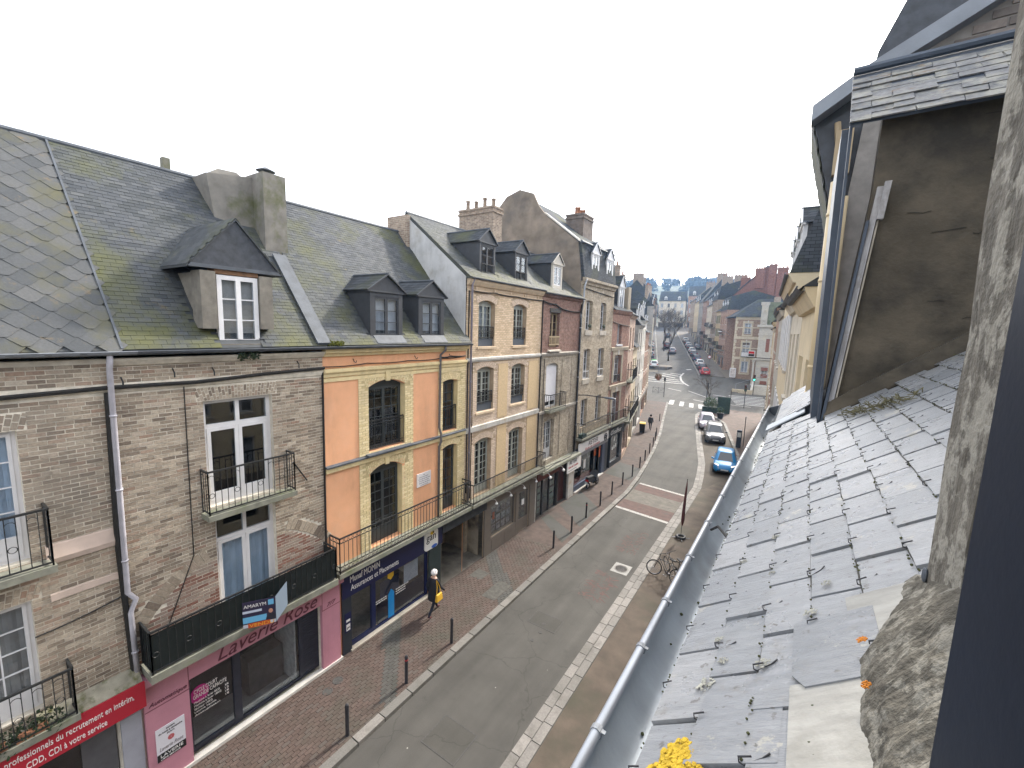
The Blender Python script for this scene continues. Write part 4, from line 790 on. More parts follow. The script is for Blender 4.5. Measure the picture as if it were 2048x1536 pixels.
for u in (1.2, 3.0, 4.6): MB().hexa([(u, -.45, 3.0), (u + .12, -.45, 3.0), (u + .12, 0, 2.75), (u, 0, 2.75), (u, -.45, 3.05), (u + .12, -.45, 3.05), (u + .12, 0, 3.05), (u, 0, 3.05)]).build('corbel', M_yelp, C_)
# insurance shop front
M_navy = mat('navy_panel', (.012, .014, .062), .4, .06, 3, bmp=.03); M_navy2 = mat('dark_panel', (.03, .035, .045), .5, .1, 4, bmp=.03)
sf = MB(); sf.box(.42, 4.9, -.1, -.003, 2.06, 2.9); sf.box(.42, .75, -.06, -.003, 0.1, 2.058); sfo = sf.build('shop_front', M_navy2, C_); MB().box(.4, 4.92, -.115, -.1005, 2.05, 2.9).build('fascia', M_navy, sfo); MB().box(4.25, 4.9, -.06, -.003, .1, 2.058).build('pilaster', mat('green_grey_panel', (.035, .05, .05), .5, .1, 4), sfo)
fr = MB()
for a, b in ((.75, .83), (1.62, 1.78), (4.15, 4.25)): fr.box(a, b, .05, .14, .16, 2.1)
fr.box(.83, 1.62, .05, .14, .16, .3); fr.box(.83, 4.15, .05, .14, 2.04, 2.1); fr.box(1.78, 4.15, .05, .14, .16, .22); fr.build('shop_frame', mat('navy_joinery', (.014, .02, .075), .4, .05, 4, bmp=.02), sfo)
pane(sfo, .83, 1.62, .3, 2.04, .09); pane(sfo, 1.78, 4.15, .22, 2.04, .09); MB().box(.7, 4.3, -.12, .05, .1, .16).build('sill', M_stone, sfo)
MB().box(1.9, 4.1, .12, .13, .22, 1.0).build('window_film', plain('navy_film', (.008, .01, .03), .3), sfo)
MB().prism([(2.35, .18), (2.62, .18), (2.62, 1.12), (2.485, 1.28), (2.35, 1.12)], .08, .084, 1).build('arrow_print', plain('azure_print', (.01, .25, .62), .5), sfo); MB().prism([(2.33, 1.75), (2.47, 1.64), (2.6, 1.75), (2.6, 2.02), (2.33, 2.02)], .078, .082, 1).build('tag_print', plain('yellow_print', (.72, .45, .03), .5), sfo)
MB().box(2.02, 2.85, .105, .11, 1.1, 1.72).build('poster', plain('poster_grey', (.035, .04, .07), .4), sfo); MB().box(3.1, 3.8, .105, .11, 1.15, 1.85).build('poster', mat('poster_white', (.5, .52, .55), .5, .15, 4, bmp=0), sfo)
for i, (u, w_, z) in enumerate(((2.7, .55, 1.12), (2.7, .42, 1.03), (2.7, .42, .94), (1.82, .42, 1.1), (1.82, .42, 1.02))):
    q = MB(); x = u
    while x < u + w_: l_ = random.uniform(.04, .1); q.box(x, x + l_, .081, .083, z, z + .035); x += l_ + .02
    q.build('small_lettering', M_sw, sfo)
gs = thing('shop_sign', 'navy fascia lettering of the insurance office', 'sign', (XF, 7.15, 0), R(90)); text(gs, 'Munaf MOMIN', .68, 2.5, 1.15, .21, M_sw, -.119); text(gs, 'Assurances et Placements', .7, 2.22, 1.95, .19, M_sw, -.119)
lg = thing('shop_sign', 'rounded white gan logo panel at the end of the navy fascia', 'sign', (XF, 7.15, 0), R(90)); rr_ = []
for cx, cz, a0 in ((4.5, 2.72, 0), (4.0, 2.72, 90), (4.0, 2.2, 180), (4.5, 2.2, 270)): rr_ += [(cx + .1 * math.cos(R(a0 + k * 30)), cz + .1 * math.sin(R(a0 + k * 30))) for k in range(4)]
MB().prism(rr_, -.17, -.116, 1).build('panel', plain('logo_white', (.78, .77, .74), .5), lg); text(lg, 'gan', 3.97, 2.36, .5, .3, M_black, -.174); 
MB().prism([(4.28 + .11 * math.cos(k * .5236), 2.74 + .08 * math.sin(k * .5236)) for k in range(12)], -.174, -.1705, 1).build('dot', MATS['yellow_print'], lg); MB().prism([(4.4 + .16 * math.cos(k * .5236), 2.17 + .07 * math.sin(k * .5236)) for k in range(12)], -.174, -.1705, 1).build('dot', plain('logo_blue', (.03, .12, .5), .5), lg); MB().box(4.3, 4.36, -.178, -.1745, 2.72, 2.82).build('dot', M_black, lg)
ns = thing('name_plate', 'little navy name plate beside the insurance office door', 'sign', (XF, 7.15, 0), R(90)); MB().box(.5, .72, -.075, -.061, .85, 1.5).build('plate', M_navy, ns); MB().box(.54, .68, -.08, -.0755, 1.2, 1.28).build('print', M_sw, ns); MB().box(.54, .68, -.08, -.0755, .9, 1.12).build('print', M_sw, ns); text(ns, 'gan', .555, .95, .11, .07, M_black, -.082)
# carriage passage
ps = MB(); ps.box(4.93, 4.98, .0, 6.5, 0, 2.5); ps.box(7.75, 7.8, .3, 6.5, 0, 2.5); ps.quad((4.98, 6.5, 0), (7.75, 6.5, 0), (7.75, 6.5, 2.5), (4.98, 6.5, 2.5)); ps.build('passage_wall', mat('passage_plaster', (.3, .26, .2), .9, .3, 2, stain=(.06, .055, .05), stain_scale=.8), C_)
MB().box(4.93, 7.8, -.05, 6.5, 2.46, 2.56).build('passage_ceiling', mat('dark_beam', (.05, .055, .06), .7), C_); MB().box(4.9, 7.82, -.14, -.06, 2.42, 2.9).build('beam', MATS['dark_beam'], C_); MB().box(4.95, 7.8, -.0, 6.5, .02, .115).build('passage_floor', mat('passage_stone', (.16, .145, .12), .9, .35, 2.5, stain=(.05, .05, .045), stain_scale=1), C_)
for i, u in enumerate((6.0, 6.9)): MB().box(7.55, 7.74, .9 + i * 1.4, 1.0 + i * 1.4, 0, 2.46).build('timber_post', mat('pale_timber', (.38, .32, .24), .8, .2, 5), C_)
# ---- D: tall cream brick house
D = house('tall cream brick house with two dormers and a white gable', XF, 13.45); W = 6.05
M_cr = piece_mat('cream_brick', [(0, (.55, .42, .28)), (.5, (.66, .51, .35)), (1, (.73, .58, .42))], .85, (.6, .45, .32), .5, .5, .7, .5, 50, .25, .12); M_crw = mat('cream_mortar', (.6, .47, .33), .9, .12, 4, streak=.2); M_pk = piece_mat('rosy_cream_brick', [(0, (.58, .45, .34)), (1, (.72, .59, .47))], .85, (.65, .52, .41), .6); M_strw = mat('white_string', (.56, .54, .5), .85, .15, 4, stain=(.4, .34, .26), stain_scale=2, streak=.3)
od = [Op(.78, 1.95, 9.76, 11.68, .14, .3), Op(3.42, 4.58, 9.76, 11.68, .14, .3), Op(.77, 1.97, 6.96, 8.88, .14, .3), Op(3.4, 4.6, 6.96, 8.88, .14, .3), Op(.7, 1.92, 3.22, 5.74, .14, .3), Op(3.33, 4.58, 3.22, 5.74, .14, .3)]
sd_ = [Op(0.001, 1.45, .02, 2.45, rec=.03), Op(1.95, 4.1, .8, 2.35, rec=.25), Op(4.35, 5.45, .1, 2.35, rec=.25)]
wd_ = wall(D, 0, W, 0, 12.5, od + sd_, mat('cream_joint', (.42, .32, .22), .9, .15, 5), ends=False); shell(D, 0, W, 7.5, 12.4, M_crw, z0=2.6)
its = brick_items(0, W, 3.2, 6.15, od) + brick_items(0, W, 6.42, 9.1, od) + brick_items(0, W, 9.32, 11.95, od)
its = [x for x in its if not any(infan(x, o) for o in od)]; pkb = []
for o in od: pkb += fan_items(o, 13, .26)
its2 = [x for x in its if x[1][2][3] < 9.1 and any(o['u0'] - .34 < x[1][0][3] < o['u1'] + .34 for o in od[2:])]; ids = set(map(id, its2))
pieces(wd_, 'brick', BP, [x for x in its if id(x) not in ids], M_cr, 180, 'cream_bricks'); pieces(wd_, 'brick', BP, its2 + pkb, M_pk, 120, 'rosy_bricks')
pn = MB()
for a, b in ((2.3, 3.05), (4.93, 5.9)):
    for z0, z1 in ((6.5, 8.95), (3.25, 6.1)): MB().box(a, b, -.03, .01, z0, z1).build('panel', mat('buff_panel', (.6, .45, .27), .85, .12, 12, fine=30, bmp=.6), D)
M_wd = mat('pale_grey_joinery', (.4, .42, .38), .55, .1, 4, bmp=.04); M_bl = mat('blue_grey_panel', (.09, .105, .125), .55, .1, 4, bmp=.05)
for o in od: window(D, o, M_wd, 2, 6, leaf=2, fw=.05, panel=0 if o['z0'] > 6 else .3, curtain=M_whitec if o in od[:1] else None)
for o in od[:4]:
    MB().box(o['u0'], o['u1'], .1, .13, o['z0'], o['z0'] + .32).build('sill_panel', M_bl, D); rl = MB(); balusters(rl, (o['u0'] + .01, .07, 0), (o['u1'] - .01, .07, 0), o['z0'] + .3, o['z0'] + .82, .12, rings=.09); rl.build('railing', M_iron, D); molding(D, o['u0'] - .08, o['u1'] + .08, [(.1, o['z0'] - .12), (-.06, o['z0'] - .12), (-.06, o['z0'] - .02), (.1, o['z0'])], M_crw, 'sill')
molding(D, 0, W, [(0, 6.17), (-.07, 6.17), (-.08, 6.38), (0, 6.41)], M_strw, 'string_course'); molding(D, 0, W, [(0, 9.12), (-.04, 9.12), (-.08, 9.2), (-.08, 9.28), (0, 9.31)], M_strw, 'string_course')
molding(D, 0, W, [(0, 11.97), (-.04, 11.97), (-.06, 12.04), (0, 12.06)], M_crw); molding(D, 0, W, [(0, 12.2), (-.06, 12.22), (-.16, 12.36), (-.2, 12.48), (0, 12.48)], M_crw)
cable(D, [(.3, -.06, 12.0), (1.8, -.06, 12.03), (3.5, -.06, 12.0), (6.0, -.06, 12.0)], .025, .03)
for i in range(5): MB().box(.55 + i * 1.25, .62 + i * 1.25, -.05, -.005, 12.06, 12.17).build('bracket', M_crw, D)
pipe(D, [(.25, -.18, 12.45), (.25, -.08, 12.25), (.22, -.08, 3.2)], .045, mat('lilac_pipe', (.24, .22, .26), .5, .15, 5)); cable(D, [(.12, -.04, 12.0), (.1, -.04, 9.4), (.12, -.04, 3.6)], .028, 0); cable(D, [(.38, -.05, 9.1), (.42, -.05, 6.6), (.36, -.05, 3.3)], .02, 0)
def skD(u, z, d): return any(a < u < b and d < 1.7 and z > 12.7 and z < 14.2 for a, b in ((1.05, 2.25), (3.75, 4.95)))
roof(D, -.05, W, (-.2, 12.52), (3.36, 15.3), (7.6, 12.3), m=M_slate2, skip=skD, wd=.25, ex=.13)
gutter(D, 0, W, 12.5, -.22, M_lead, .06)
gw = MB(); gw.prism([(.0, 9.6), (.0, 12.52), (3.36, 15.17), (5.2, 13.8), (5.2, 9.6)], -.09, -.055, 0); gw.build('gable_wall', mat('white_render', (.5, .5, .5), .85, .12, 2, stain=(.36, .34, .31), stain_scale=1.2, streak=.2), D)
bs = MB(); bs.box(-.25, -.02, 3.1, 4.3, 13.4, 15.15); bs.build('brick_stub', brick_mat('stub_brick', (.24, .17, .13), (.34, .27, .21), (.4, .36, .3)), D)
for a, b in ((1.1, 2.2), (3.8, 4.9)):
    D_ = dormer(D, a, b, 12.72, 14.1, 14.6, .25, 2.0, M_dd, M_slatef, None, M_dd, wz=(12.8, 13.98), rows=3, jamb=.1); rl = MB(); balusters(rl, (a + .1, .2, 0), (b - .1, .2, 0), 12.75, 13.2, .1); rl.build('railing', M_iron, D_)
balcony(D, .05, 6.25, 3.18, .52, .85, sp=.1, th=.14)
M_bkD = brick_mat('chimney_brick', (.2, .145, .11), (.3, .235, .18), (.36, .32, .27)); chimney(D, 5.2, 6.0, 2.6, 4.9, 13.5, 16.75, M_bkD, 4, potm=M_bkD)
M_tp = mat('taupe_paint', (.17, .145, .12), .6, .08, 3, bmp=.05)
sf = MB(); sf.box(1.46, 1.95, -.08, -.003, .1, 2.4); sf.box(4.1, 4.35, -.08, -.003, .1, 2.4); sf.box(5.45, 6.03, -.08, -.003, .1, 2.4); sf.box(1.46, 6.03, -.1, -.003, 2.403, 2.85); sf.box(1.95, 4.1, -.07, -.003, .1, .8); sf.box(1.4, 6.08, -.24, -.003, 2.853, 2.98); sfo = sf.build('shop_front', M_tp, D)
for a, b in ((1.55, 1.85), (2.05, 2.95), (3.1, 4.0), (5.55, 5.95)): MB().box(a, b, -.085, -.0705 if a > 1.9 and a < 4.05 else -.0805, .2, .7).build('raised_panel', M_tp, sfo)
[MB().box(a, b, .02, .1, c, d).build('shop_frame', M_tp, sfo) for a, b, c, d in ((1.95, 2.03, .8, 2.35), (4.02, 4.1, .8, 2.35), (4.35, 4.45, .1, 2.35), (5.35, 5.45, .1, 2.35), (4.45, 5.35, .1, .75), (4.45, 5.35, 2.2, 2.35))]; pane(sfo, 2.03, 4.02, .8, 2.35, .05); pane(sfo, 4.45, 5.35, .75, 2.2, .05)
pb = MB()
for i in range(4):
    for k in range(3): pb.box(2.2 + i * .42, 2.52 + i * .42, .1, .105, .95 + k * .42, 1.28 + k * .42)
pb.build('poster', mat('photo_print', (.3, .28, .26), .5, .6, 9, bmp=0), sfo); MB().box(2.25, 2.42, .06, .07, 1.6, 1.95).build('poster', plain('orange_print', (.6, .12, .03), .5), sfo); MB().box(4.8, 5.05, .035, .045, 1.45, 1.75).build('notice', M_sw, sfo)
for u in (1.9, 3.1, 4.3, 5.5):
    l_ = MB(); l_.tube([(u, -.1, 2.75), (u, -.32, 2.8), (u, -.4, 2.72)], .012, 6); l_.lathe([(.03, .08), (.07, .0), (.06, 0)], 10, (u, -.4, 2.62)); l_.build('sign_lamp', M_sw, sfo)
MB().box(6.0, 6.06, -.1, -.02, .1, 2.9).build('downpipe', M_strw, D)
# ------------------------------------------------------------ left row: E, F, G, H and on to the junction
random.seed(31)
def quick_windows(P, ops, m, cols=1, rows=3, leaf=2, **kw):
    return [window(P, o, m, cols, rows, leaf=leaf, fw=.05, sash=.045, **kw) for o in ops]
M_brE1 = brick_mat('brown_red_brick', (.19, .095, .075), (.26, .14, .11), (.3, .24, .2)); M_brE0 = brick_mat('sooty_buff_brick', (.26, .21, .16), (.4, .335, .255), (.5, .46, .38), dirt=(.16, .135, .105), dirt_lo=.52, dirt_hi=.8)
M_frW = mat('white_joinery', (.62, .62, .63), .5, .1, 4, bmp=.03); M_frO = mat('ochre_joinery', (.34, .26, .16), .6, .15, 4, bmp=.05)
E = house('narrow dark red brick house with a pulled down white blind', XF, 19.5); W = 4.8
oe = [Op(.95, 2.05, 9.6, 11.45, 0, .25), Op(.75, 2.15, 6.25, 8.72, .15, .2), Op(.78, 1.95, 3.3, 5.6, .1, .3)]
wall(E, 0, W, 9.3, 12.45, oe[:1], M_brE1, name='upper_wall'); wall(E, 0, W, 2.9, 9.3, oe[1:], M_brE0); shell(E, 0, W, 7.5, 12.4, M_brE0)
window(E, oe[0], M_frO, 1, 4, leaf=2); window(E, oe[2], M_frW, 2, 4, leaf=2, panel=.45)
bl = window(E, oe[1], M_frW, 1, 2, leaf=2, blind=(6.6, 8.5, mat('white_blind', (.68, .67, .7), .7, .05, 3, bmp=.02)))
for z in (6.75, 8.2): MB().box(.8, 2.1, .08, .085, z, z + .02).build('blind_fold', MATS['white_blind'], bl)
MB().box(.85, 2.12, -.05, .12, 11.45, 11.68).build('lintel', mat('dark_lintel', (.07, .065, .06), .8), E); pn = MB(); pn.box(.85, 2.05, -.05, -.02, 9.7, 9.78); pn.box(.85, 2.05, -.05, -.02, 10.12, 10.2)
for i in range(9): pn.box(.9 + i * .13, .95 + i * .13, -.045, -.025, 9.78, 10.12)
pn.build('wooden_guard', M_frO, E); molding(E, .75, 2.15, [(0, 9.35), (-.15, 9.35), (-.15, 9.42), (0, 9.46)], M_stone, 'sill')
molding(E, 0, W, [(0, 9.12), (-.06, 9.12), (-.1, 9.26), (0, 9.32)], mat('grey_string', (.33, .3, .26), .9, .2, 4), 'string_course'); molding(E, 0, W, [(0, 12.2), (-.08, 12.25), (-.16, 12.42), (0, 12.44)], M_brE1)
balcony(E, .62, 2.55, 6.2, .42, .85, hoop=1, sp=.13); molding(E, 0, W, [(0, 6.0), (-.08, 6.02), (-.08, 6.16), (0, 6.18)], MATS['grey_string'], 'string_course')
for a, b, z0, z1 in ((.15, .55, 6.4, 9), (2.6, 3.9, 6.4, 9), (2.6, 3.9, 3.2, 5.9)):
    f = MB(); f.box(a, b, -.02, -.001, z0, z0 + .05); f.box(a, b, -.02, -.001, z1 - .05, z1); f.box(a, a + .05, -.02, -.001, z0 + .05, z1 - .05); f.box(b - .05, b, -.02, -.001, z0 + .05, z1 - .05); f.build('brick_panel_frame', M_brE0, E)
cable(E, [(0, -.06, 12.0), (1.4, -.06, 11.9), (2.6, -.07, 11.65), (4.7, -.07, 11.65)], .04, .05, 'cable_bundle'); cable(E, [(.02, -.05, 12), (.0, -.05, 3)], .035, 0); cable(E, [(.45, -.04, 9), (.45, -.04, 3.2)], .015, 0); pipe(E, [(4.66, -.2, 12.3), (4.68, -.08, 11.5), (4.66, -.08, 3)], .05, M_blackpipe); cable(E, [(4.8, -.05, 12.1), (4.8, -.05, 2.8)], .05, 0, 'cable_bundle')
def skE(u, z, d): return 1.45 < u < 2.65 and d < 1.7 and 12.7 < z < 14.1
roof(E, 0, W, (-.2, 12.45), (3.36, 15.2), (7.6, 12.3), m=M_slate2, skip=skE, wd=.25, ex=.13, limit=120); gutter(E, 0, W, 12.42, -.22, M_lead, .06)
dormer(E, 1.5, 2.6, 12.72, 14.1, 14.6, .25, 2.0, mat('cream_dormer', (.5, .46, .4), .7, .1, 4), M_slatef, None, M_frW, rows=2, wz=(12.95, 13.95), jamb=.14, side_m=M_dd)
MB().box(-.1, 4.75, -.55, .0, 2.85, 3.0).build('canopy', M_slab, E); cable(E, [(.1, -.5, 3.02), (1.5, -.35, 3.02), (3.5, -.4, 3.03), (4.3, -.2, 3.1), (4.5, -.06, 4)], .02, 0); cable(E, [(.8, -.2, 3.02), (2.4, -.3, 3.02)], .018, 0)
oS = [Op(.3, 2.7, .12, 2.3, rec=.2), Op(2.8, 3.95, .12, 2.5, rec=.3)]; wall(E, 0, W, 0, 2.9, oS, mat('dark_shop_wall', (.05, .045, .04), .7), name='shop_wall')
MB().box(.12, 2.72, -.1, -.004, 2.3, 2.84).build('fascia', mat('oxblood_wood', (.16, .045, .03), .6, .2, 5), E)
for a, b in ((.3, .42), (.95, 1.05), (1.75, 1.85), (2.6, 2.7)): MB().box(a, b, .06, .13, .12, 2.3).build('shop_frame', M_black, E); pane(E, .42, .95, .12, 2.28, .1); pane(E, 1.05, 1.75, .12, 2.28, .1); pane(E, 1.85, 2.6, .12, 2.28, .1)
ps = MB()
for k in range(5): ps.box(.5, .85, .13, .135, .3 + k * .4, .58 + k * .4); ps.box(1.95, 2.5, .13, .135, .3 + k * .4, .58 + k * .4)
ps.build('poster', mat('green_print', (.12, .18, .12), .5, .4, 7, bmp=0), E); [MB().box(a, b, .18, .25, .12, 2.4).build('door', mat('oxblood_door', (.09, .03, .025), .5, .2, 5), E) for a, b in ((2.85, 3.35), (3.37, 3.9))]
MB().box(3.97, 4.75, -.12, -.003, .1, 2.85).build('pilaster', mat('white_pilaster', (.5, .48, .45), .8, .15, 3, stain=(.4, .3, .2), stain_scale=2), E)
for u in (.7, 2.3): 
    l_ = MB(); l_.tube([(u, -.1, 2.7), (u, -.45, 2.72), (u, -.55, 2.6)], .014, 6); l_.sph((u, -.56, 2.52), .09, 8); l_.build('sign_lamp', M_sw, E)
hs_ = thing('hanging_sign', 'white driving school sign hanging over the doorway, red second line', 'sign', (XF + .45, 19.5 + 3.0, 2.05), R(90)); MB().box(0, 1.9, -.03, .02, 0, .8).build('board', MATS['sign_white'], hs_); M_rp = plain('red_print', (.4, .03, .04), .5); text(hs_, 'RETER', .25, .5, 1.0, .24, M_black, -.034, .2); text(hs_, 'École de Conduite', .15, .27, 1.35, .16, M_rp, -.034, .15); q = MB().box(.15, 1.3, -.034, -.0305, .1, .14); q.build('small_lettering', MATS['grey_ink'], hs_)
# ---- F flint-and-brick house, mansard
M_brF = brick_mat('buff_flint_brick', (.27, .215, .155), (.42, .35, .26), (.5, .45, .37), dirt=(.22, .18, .135), dirt_lo=.5, dirt_hi=.8)
F = house('buff brick house with mansard roof above the driving school', XF, 24.3); W = 5.5
of = [Op(a, a + 1.0, z0, z1, r_, .3) for z0, z1, r_ in ((10.55, 12.42, .06), (7.45, 9.38, .04), (4.3, 6.16, .03)) for a in (.75, 3.15)]
wall(F, 0, W, 3.0, 13.5, of, M_brF); shell(F, 0, W, 8.5, 13.4, M_brF); quick_windows(F, of, M_frW, 1, 4, curtain=M_whitec)
for o in of[:2] + of[2:4]: 
    molding(F, o['u0'] - .06, o['u1'] + .06, [(.2, o['z0'] - .3), (-.05, o['z0'] - .3), (-.06, o['z0']), (.2, o['z0'] + .02)], M_stone, 'sill')
for o in of[2:4]:
    rl = MB(); balusters(rl, (o['u0'] + .01, .03, 0), (o['u1'] - .01, .03, 0), o['z0'], o['z0'] + .5, .2); rl.build('railing', M_frW, F)
for o in of[:2]: MB().sph(((o['u0'] + o['u1']) / 2 + .2, .0, o['z0'] + .3), .16, 8, (1.3, .6, .8)).build('window_plant', mat('window_leaf', (.05, .06, .035), .8), F)
molding(F, 0, W, [(0, 13.3), (-.08, 13.32), (-.12, 13.45), (-.25, 13.55), (-.25, 13.7), (0, 13.72)], M_brF); cable(F, [(.2, -.05, 13.1), (2.6, -.05, 13.0), (5.3, -.05, 12.9)], .03, .0); pipe(F, [(.08, -.25, 13.6), (.15, -.1, 13.2), (.12, -.08, 12.2), (-.12, -.08, 11.6), (-.12, -.08, 3)], .05, mat('white_pipe', (.42, .44, .48), .5, .1, 4))
mr = MB(); mr.prism([(-.1, 13.72), (.22, 15.75), (4.7, 19.1), (8.4, 15.7), (8.6, 13.5)], 0.05, W, 0); mrf = mr.build('roof', M_slatef, F); MB().hexa([(0, .2, 15.72), (W, .2, 15.72), (W, .1, 15.8), (0, .1, 15.8), (0, .25, 15.85), (W, .25, 15.85), (W, .15, 15.9), (0, .15, 15.9)]).build('roof_break', M_lead, mrf)
gb = MB(); gb.prism([(.1, 9), (.1, 13.7), (.4, 15.8), (2.6, 17.5), (3.2, 18.2), (3.6, 18.95), (4.6, 19.3), (5.6, 19.0), (6.6, 18), (8.4, 15.7), (8.5, 9)], -.12, .05, 0); gb.build('gable_wall', mat('sooty_gable', (.2, .165, .13), .95, .35, 1.2, stain=(.11, .1, .09), stain_scale=.4, fine=20, bmp=.8), F)
MB().hexa([(-.14, .36, 15.85), (.2, .36, 15.85), (.2, 2.7, 17.62), (-.14, 2.7, 17.62), (-.14, .36, 15.95), (.2, .36, 15.95), (.2, 2.7, 17.72), (-.14, 2.7, 17.72)]).build('verge_capping', M_strw, F)
for a in (1.3, 3.8): dormer(F, a, a + 1.15, 13.85, 15.35, 15.95, .0, .4, M_frW, M_slatef, None, M_frW, rows=1, jamb=.15, side_m=M_dd)
chimney(F, 3.2, 4.8, 1.6, 2.9, 16, 18.3, mat('sooty_brick', (.16, .13, .11), .9, .3, 4), 4)
b_ = MB().box(.2, 5.4, -.45, .02, 3.62, 3.75).build('balcony', M_slab, F); rl = MB(); balusters(rl, (.3, -.4, 0), (5.3, -.4, 0), 3.75, 4.7, .16, rings=.11); balusters(rl, (.3, -.4, 0), (.3, 0, 0), 3.75, 4.7, .16); rl.build('railing', M_iron, b_); MB().box(.35, 1.0, -.4, -.1, 3.75, 4.0).build('planter_box', mat('green_planter', (.03, .06, .05), .6), b_)
oS = [Op(.25, 3.3, .5, 2.55, rec=.2), Op(3.4, 4.2, .12, 2.55, rec=.25), Op(4.3, 5.0, .12, 2.55, rec=.2)]; wall(F, 0, W, 0, 3.0, oS, mat('slate_blue_paint', (.07, .085, .13), .55, .1, 3), name='shop_wall')
for o in oS: pane(F, o['u0'], o['u1'], o['z0'], o['z1'], .12)
MB().box(.25, 3.3, .14, .15, .5, .9).build('window_film', plain('red_film', (.35, .1, .08), .5), F); [MB().box(*q).build('shop_frame', M_frW, F) for q in ((3.3, 3.4, .0, .16, .17, 2.56), (4.2, 4.3, .0, .16, .17, 2.56), (.2, 5.1, .0, .1, .1, .16))]; MB().box(.3, 5.2, -.1, .0, .1, .15).build('sill', M_strw, F)
for u, z, s_ in ((3.5, 1.75, .5), (4.35, 1.45, .6), (4.4, 2.1, .45)): MB().box(u, u + .5, .1, .115, z, z + s_).build('poster', MATS['orange_print'] if 'x' == 'x' and u > 3 else M_sw, F)
MB().box(1.9, 2.25, .1, .115, 1.3, 1.9).build('poster', M_sw, F); MB().box(.6, 1.5, .1, .115, 1.7, 2.2).build('window_sticker', plain('dark_red_print', (.25, .04, .04), .5), F); text(F, 'RETER', .65, 1.95, .8, .22, M_sw, .09)
rs_ = thing('shop_sign', 'wide white driving school fascia with a wheel emblem', 'sign', (XF + .16, 24.3, 0), R(90)); MB().box(.3, 5.35, -.1, -.003, 2.55, 3.38).build('board', MATS['sign_white'], rs_); MB().box(.3, 5.35, -.105, -.1005, 2.55, 2.78).build('band', plain('grey_print', (.16, .16, .17), .5), rs_); text(rs_, 'RETER', 1.7, 3.02, 1.6, .28, M_black, -.11, .25, ext=.003); text(rs_, 'École de Conduite', 1.2, 2.8, 2.5, .18, M_rp, -.11, .2)
wl = MB(); wl.ring((4.75, -.11, 3.02), (0, 1, 0), .26, .035, 20, 4); wl.ring((4.75, -.11, 3.02), (0, 1, 0), .1, .03, 12, 4)
for k in range(4): wl.tube([(4.75 + .1 * math.cos(k * 1.57 + .4), -.11, 3.02 + .1 * math.sin(k * 1.57 + .4)), (4.75 + .25 * math.cos(k * 1.57 + .4), -.11, 3.02 + .25 * math.sin(k * 1.57 + .4))], .03, 4)
wl.build('emblem', M_black, rs_)
sl_ = thing('street_lamp', 'grey wall bracket street lamp on the driving school house', 'street lamp', (XF, 24.35, 6.55), R(90)); MB().tube([(.05, -.02, .0), (.2, -.5, .03), (.35, -1.6, .0)], .03, 8).build('arm', M_blackpipe, sl_); MB().sph((.42, -1.95, -.02), .13, 10, (1.0, 3.2, .55)).build('lamp_head', mat('lamp_grey', (.1, .11, .13), .4, .1, 4), sl_)
# ---- G red brick narrow, hairdresser
M_brG = brick_mat('rust_brick', (.24, .12, .09), (.31, .165, .125), (.34, .27, .22)); M_brGl = mat('grey_buff_stone', (.34, .29, .22), .9, .2, 4, stain=(.2, .17, .13), stain_scale=1)
G_ = house('narrow rust brick house above the hairdresser', XF, 29.8); W = 3.8
og = [Op(1.1, 2.05, 9.6, 11.1, .08, .3), Op(.75, 2.3, 6.75, 8.78, .15, .3), Op(.8, 2.35, 3.45, 6.0, .0, .3)]
wall(G_, 0, W, 3.2, 12.05, og, M_brG); shell(G_, 0, W, 8, 12, M_brG); quick_windows(G_, og, M_frW, 2, 4)
for o in og[1:]:
    f = MB(); f.box(o['u0'] - .35, o['u0'] - .001, -.04, -.002, o['z0'], o['z1']); f.box(o['u1'] + .001, o['u1'] + .35, -.04, -.002, o['z0'], o['z1']); f.box(o['u0'] - .35, o['u1'] + .35, -.04, -.002, o['z1'] + .001, o['z1'] + .4); f.build('surround', M_brGl, G_); MB().box((o['u0'] + o['u1']) / 2 - .08, (o['u0'] + o['u1']) / 2 + .08, -.07, -.041, o['z1'] + .02, o['z1'] + .4).build('keystone', M_strw, G_)
molding(G_, 0, W, [(0, 9.1), (-.06, 9.12), (-.08, 9.35), (0, 9.4)], M_brGl, 'string_course'); molding(G_, 0, W, [(0, 6.3), (-.06, 6.3), (-.08, 6.55), (0, 6.6)], M_brGl, 'string_course'); molding(G_, 0, W, [(0, 11.75), (-.1, 11.85), (-.2, 12.05), (0, 12.07)], M_brG); cable(G_, [(.0, -.05, 11.2), (1.5, -.05, 11.05), (3.7, -.06, 10.95)], .03, .0); molding(G_, .95, 2.2, [(.1, 9.45), (-.08, 9.45), (-.08, 9.58), (.1, 9.6)], M_frW, 'sill')
rl = MB(); balusters(rl, (.77, .0, 0), (2.28, .0, 0), 6.76, 7.3, .12); rl.build('railing', M_iron, G_)
mr = MB(); mr.prism([(-.2, 12.07), (3.6, 15.6), (8.2, 12)], 0, W, 0); mr.build('roof', M_slatef, G_); dormer(G_, 1.2, 2.25, 12.15, 13.8, 14.5, .05, 1.8, M_frW, M_slatef, None, M_frW, rows=1, side_m=M_dd)
MB().box(2.9, 3.5, -.05, 3, 12.05, 13.9).build('parapet', M_brGl, G_); balcony(G_, .05, 3.75, 3.7, .45, .9, sp=.13, th=.14)
oS = [Op(.55, 1.15, .12, 2.6, rec=.4), Op(1.2, 3.2, .5, 2.6, rec=.25)]; wall(G_, 0, W, 0, 3.2, oS, mat('dark_shop_paint', (.03, .034, .04), .5, .1, 3), name='shop_wall'); pane(G_, 1.2, 3.2, .5, 2.6, .1); MB().box(1.2, 3.2, .1, .2, .1, .5).build('sill', MATS['passage_stone'], G_)
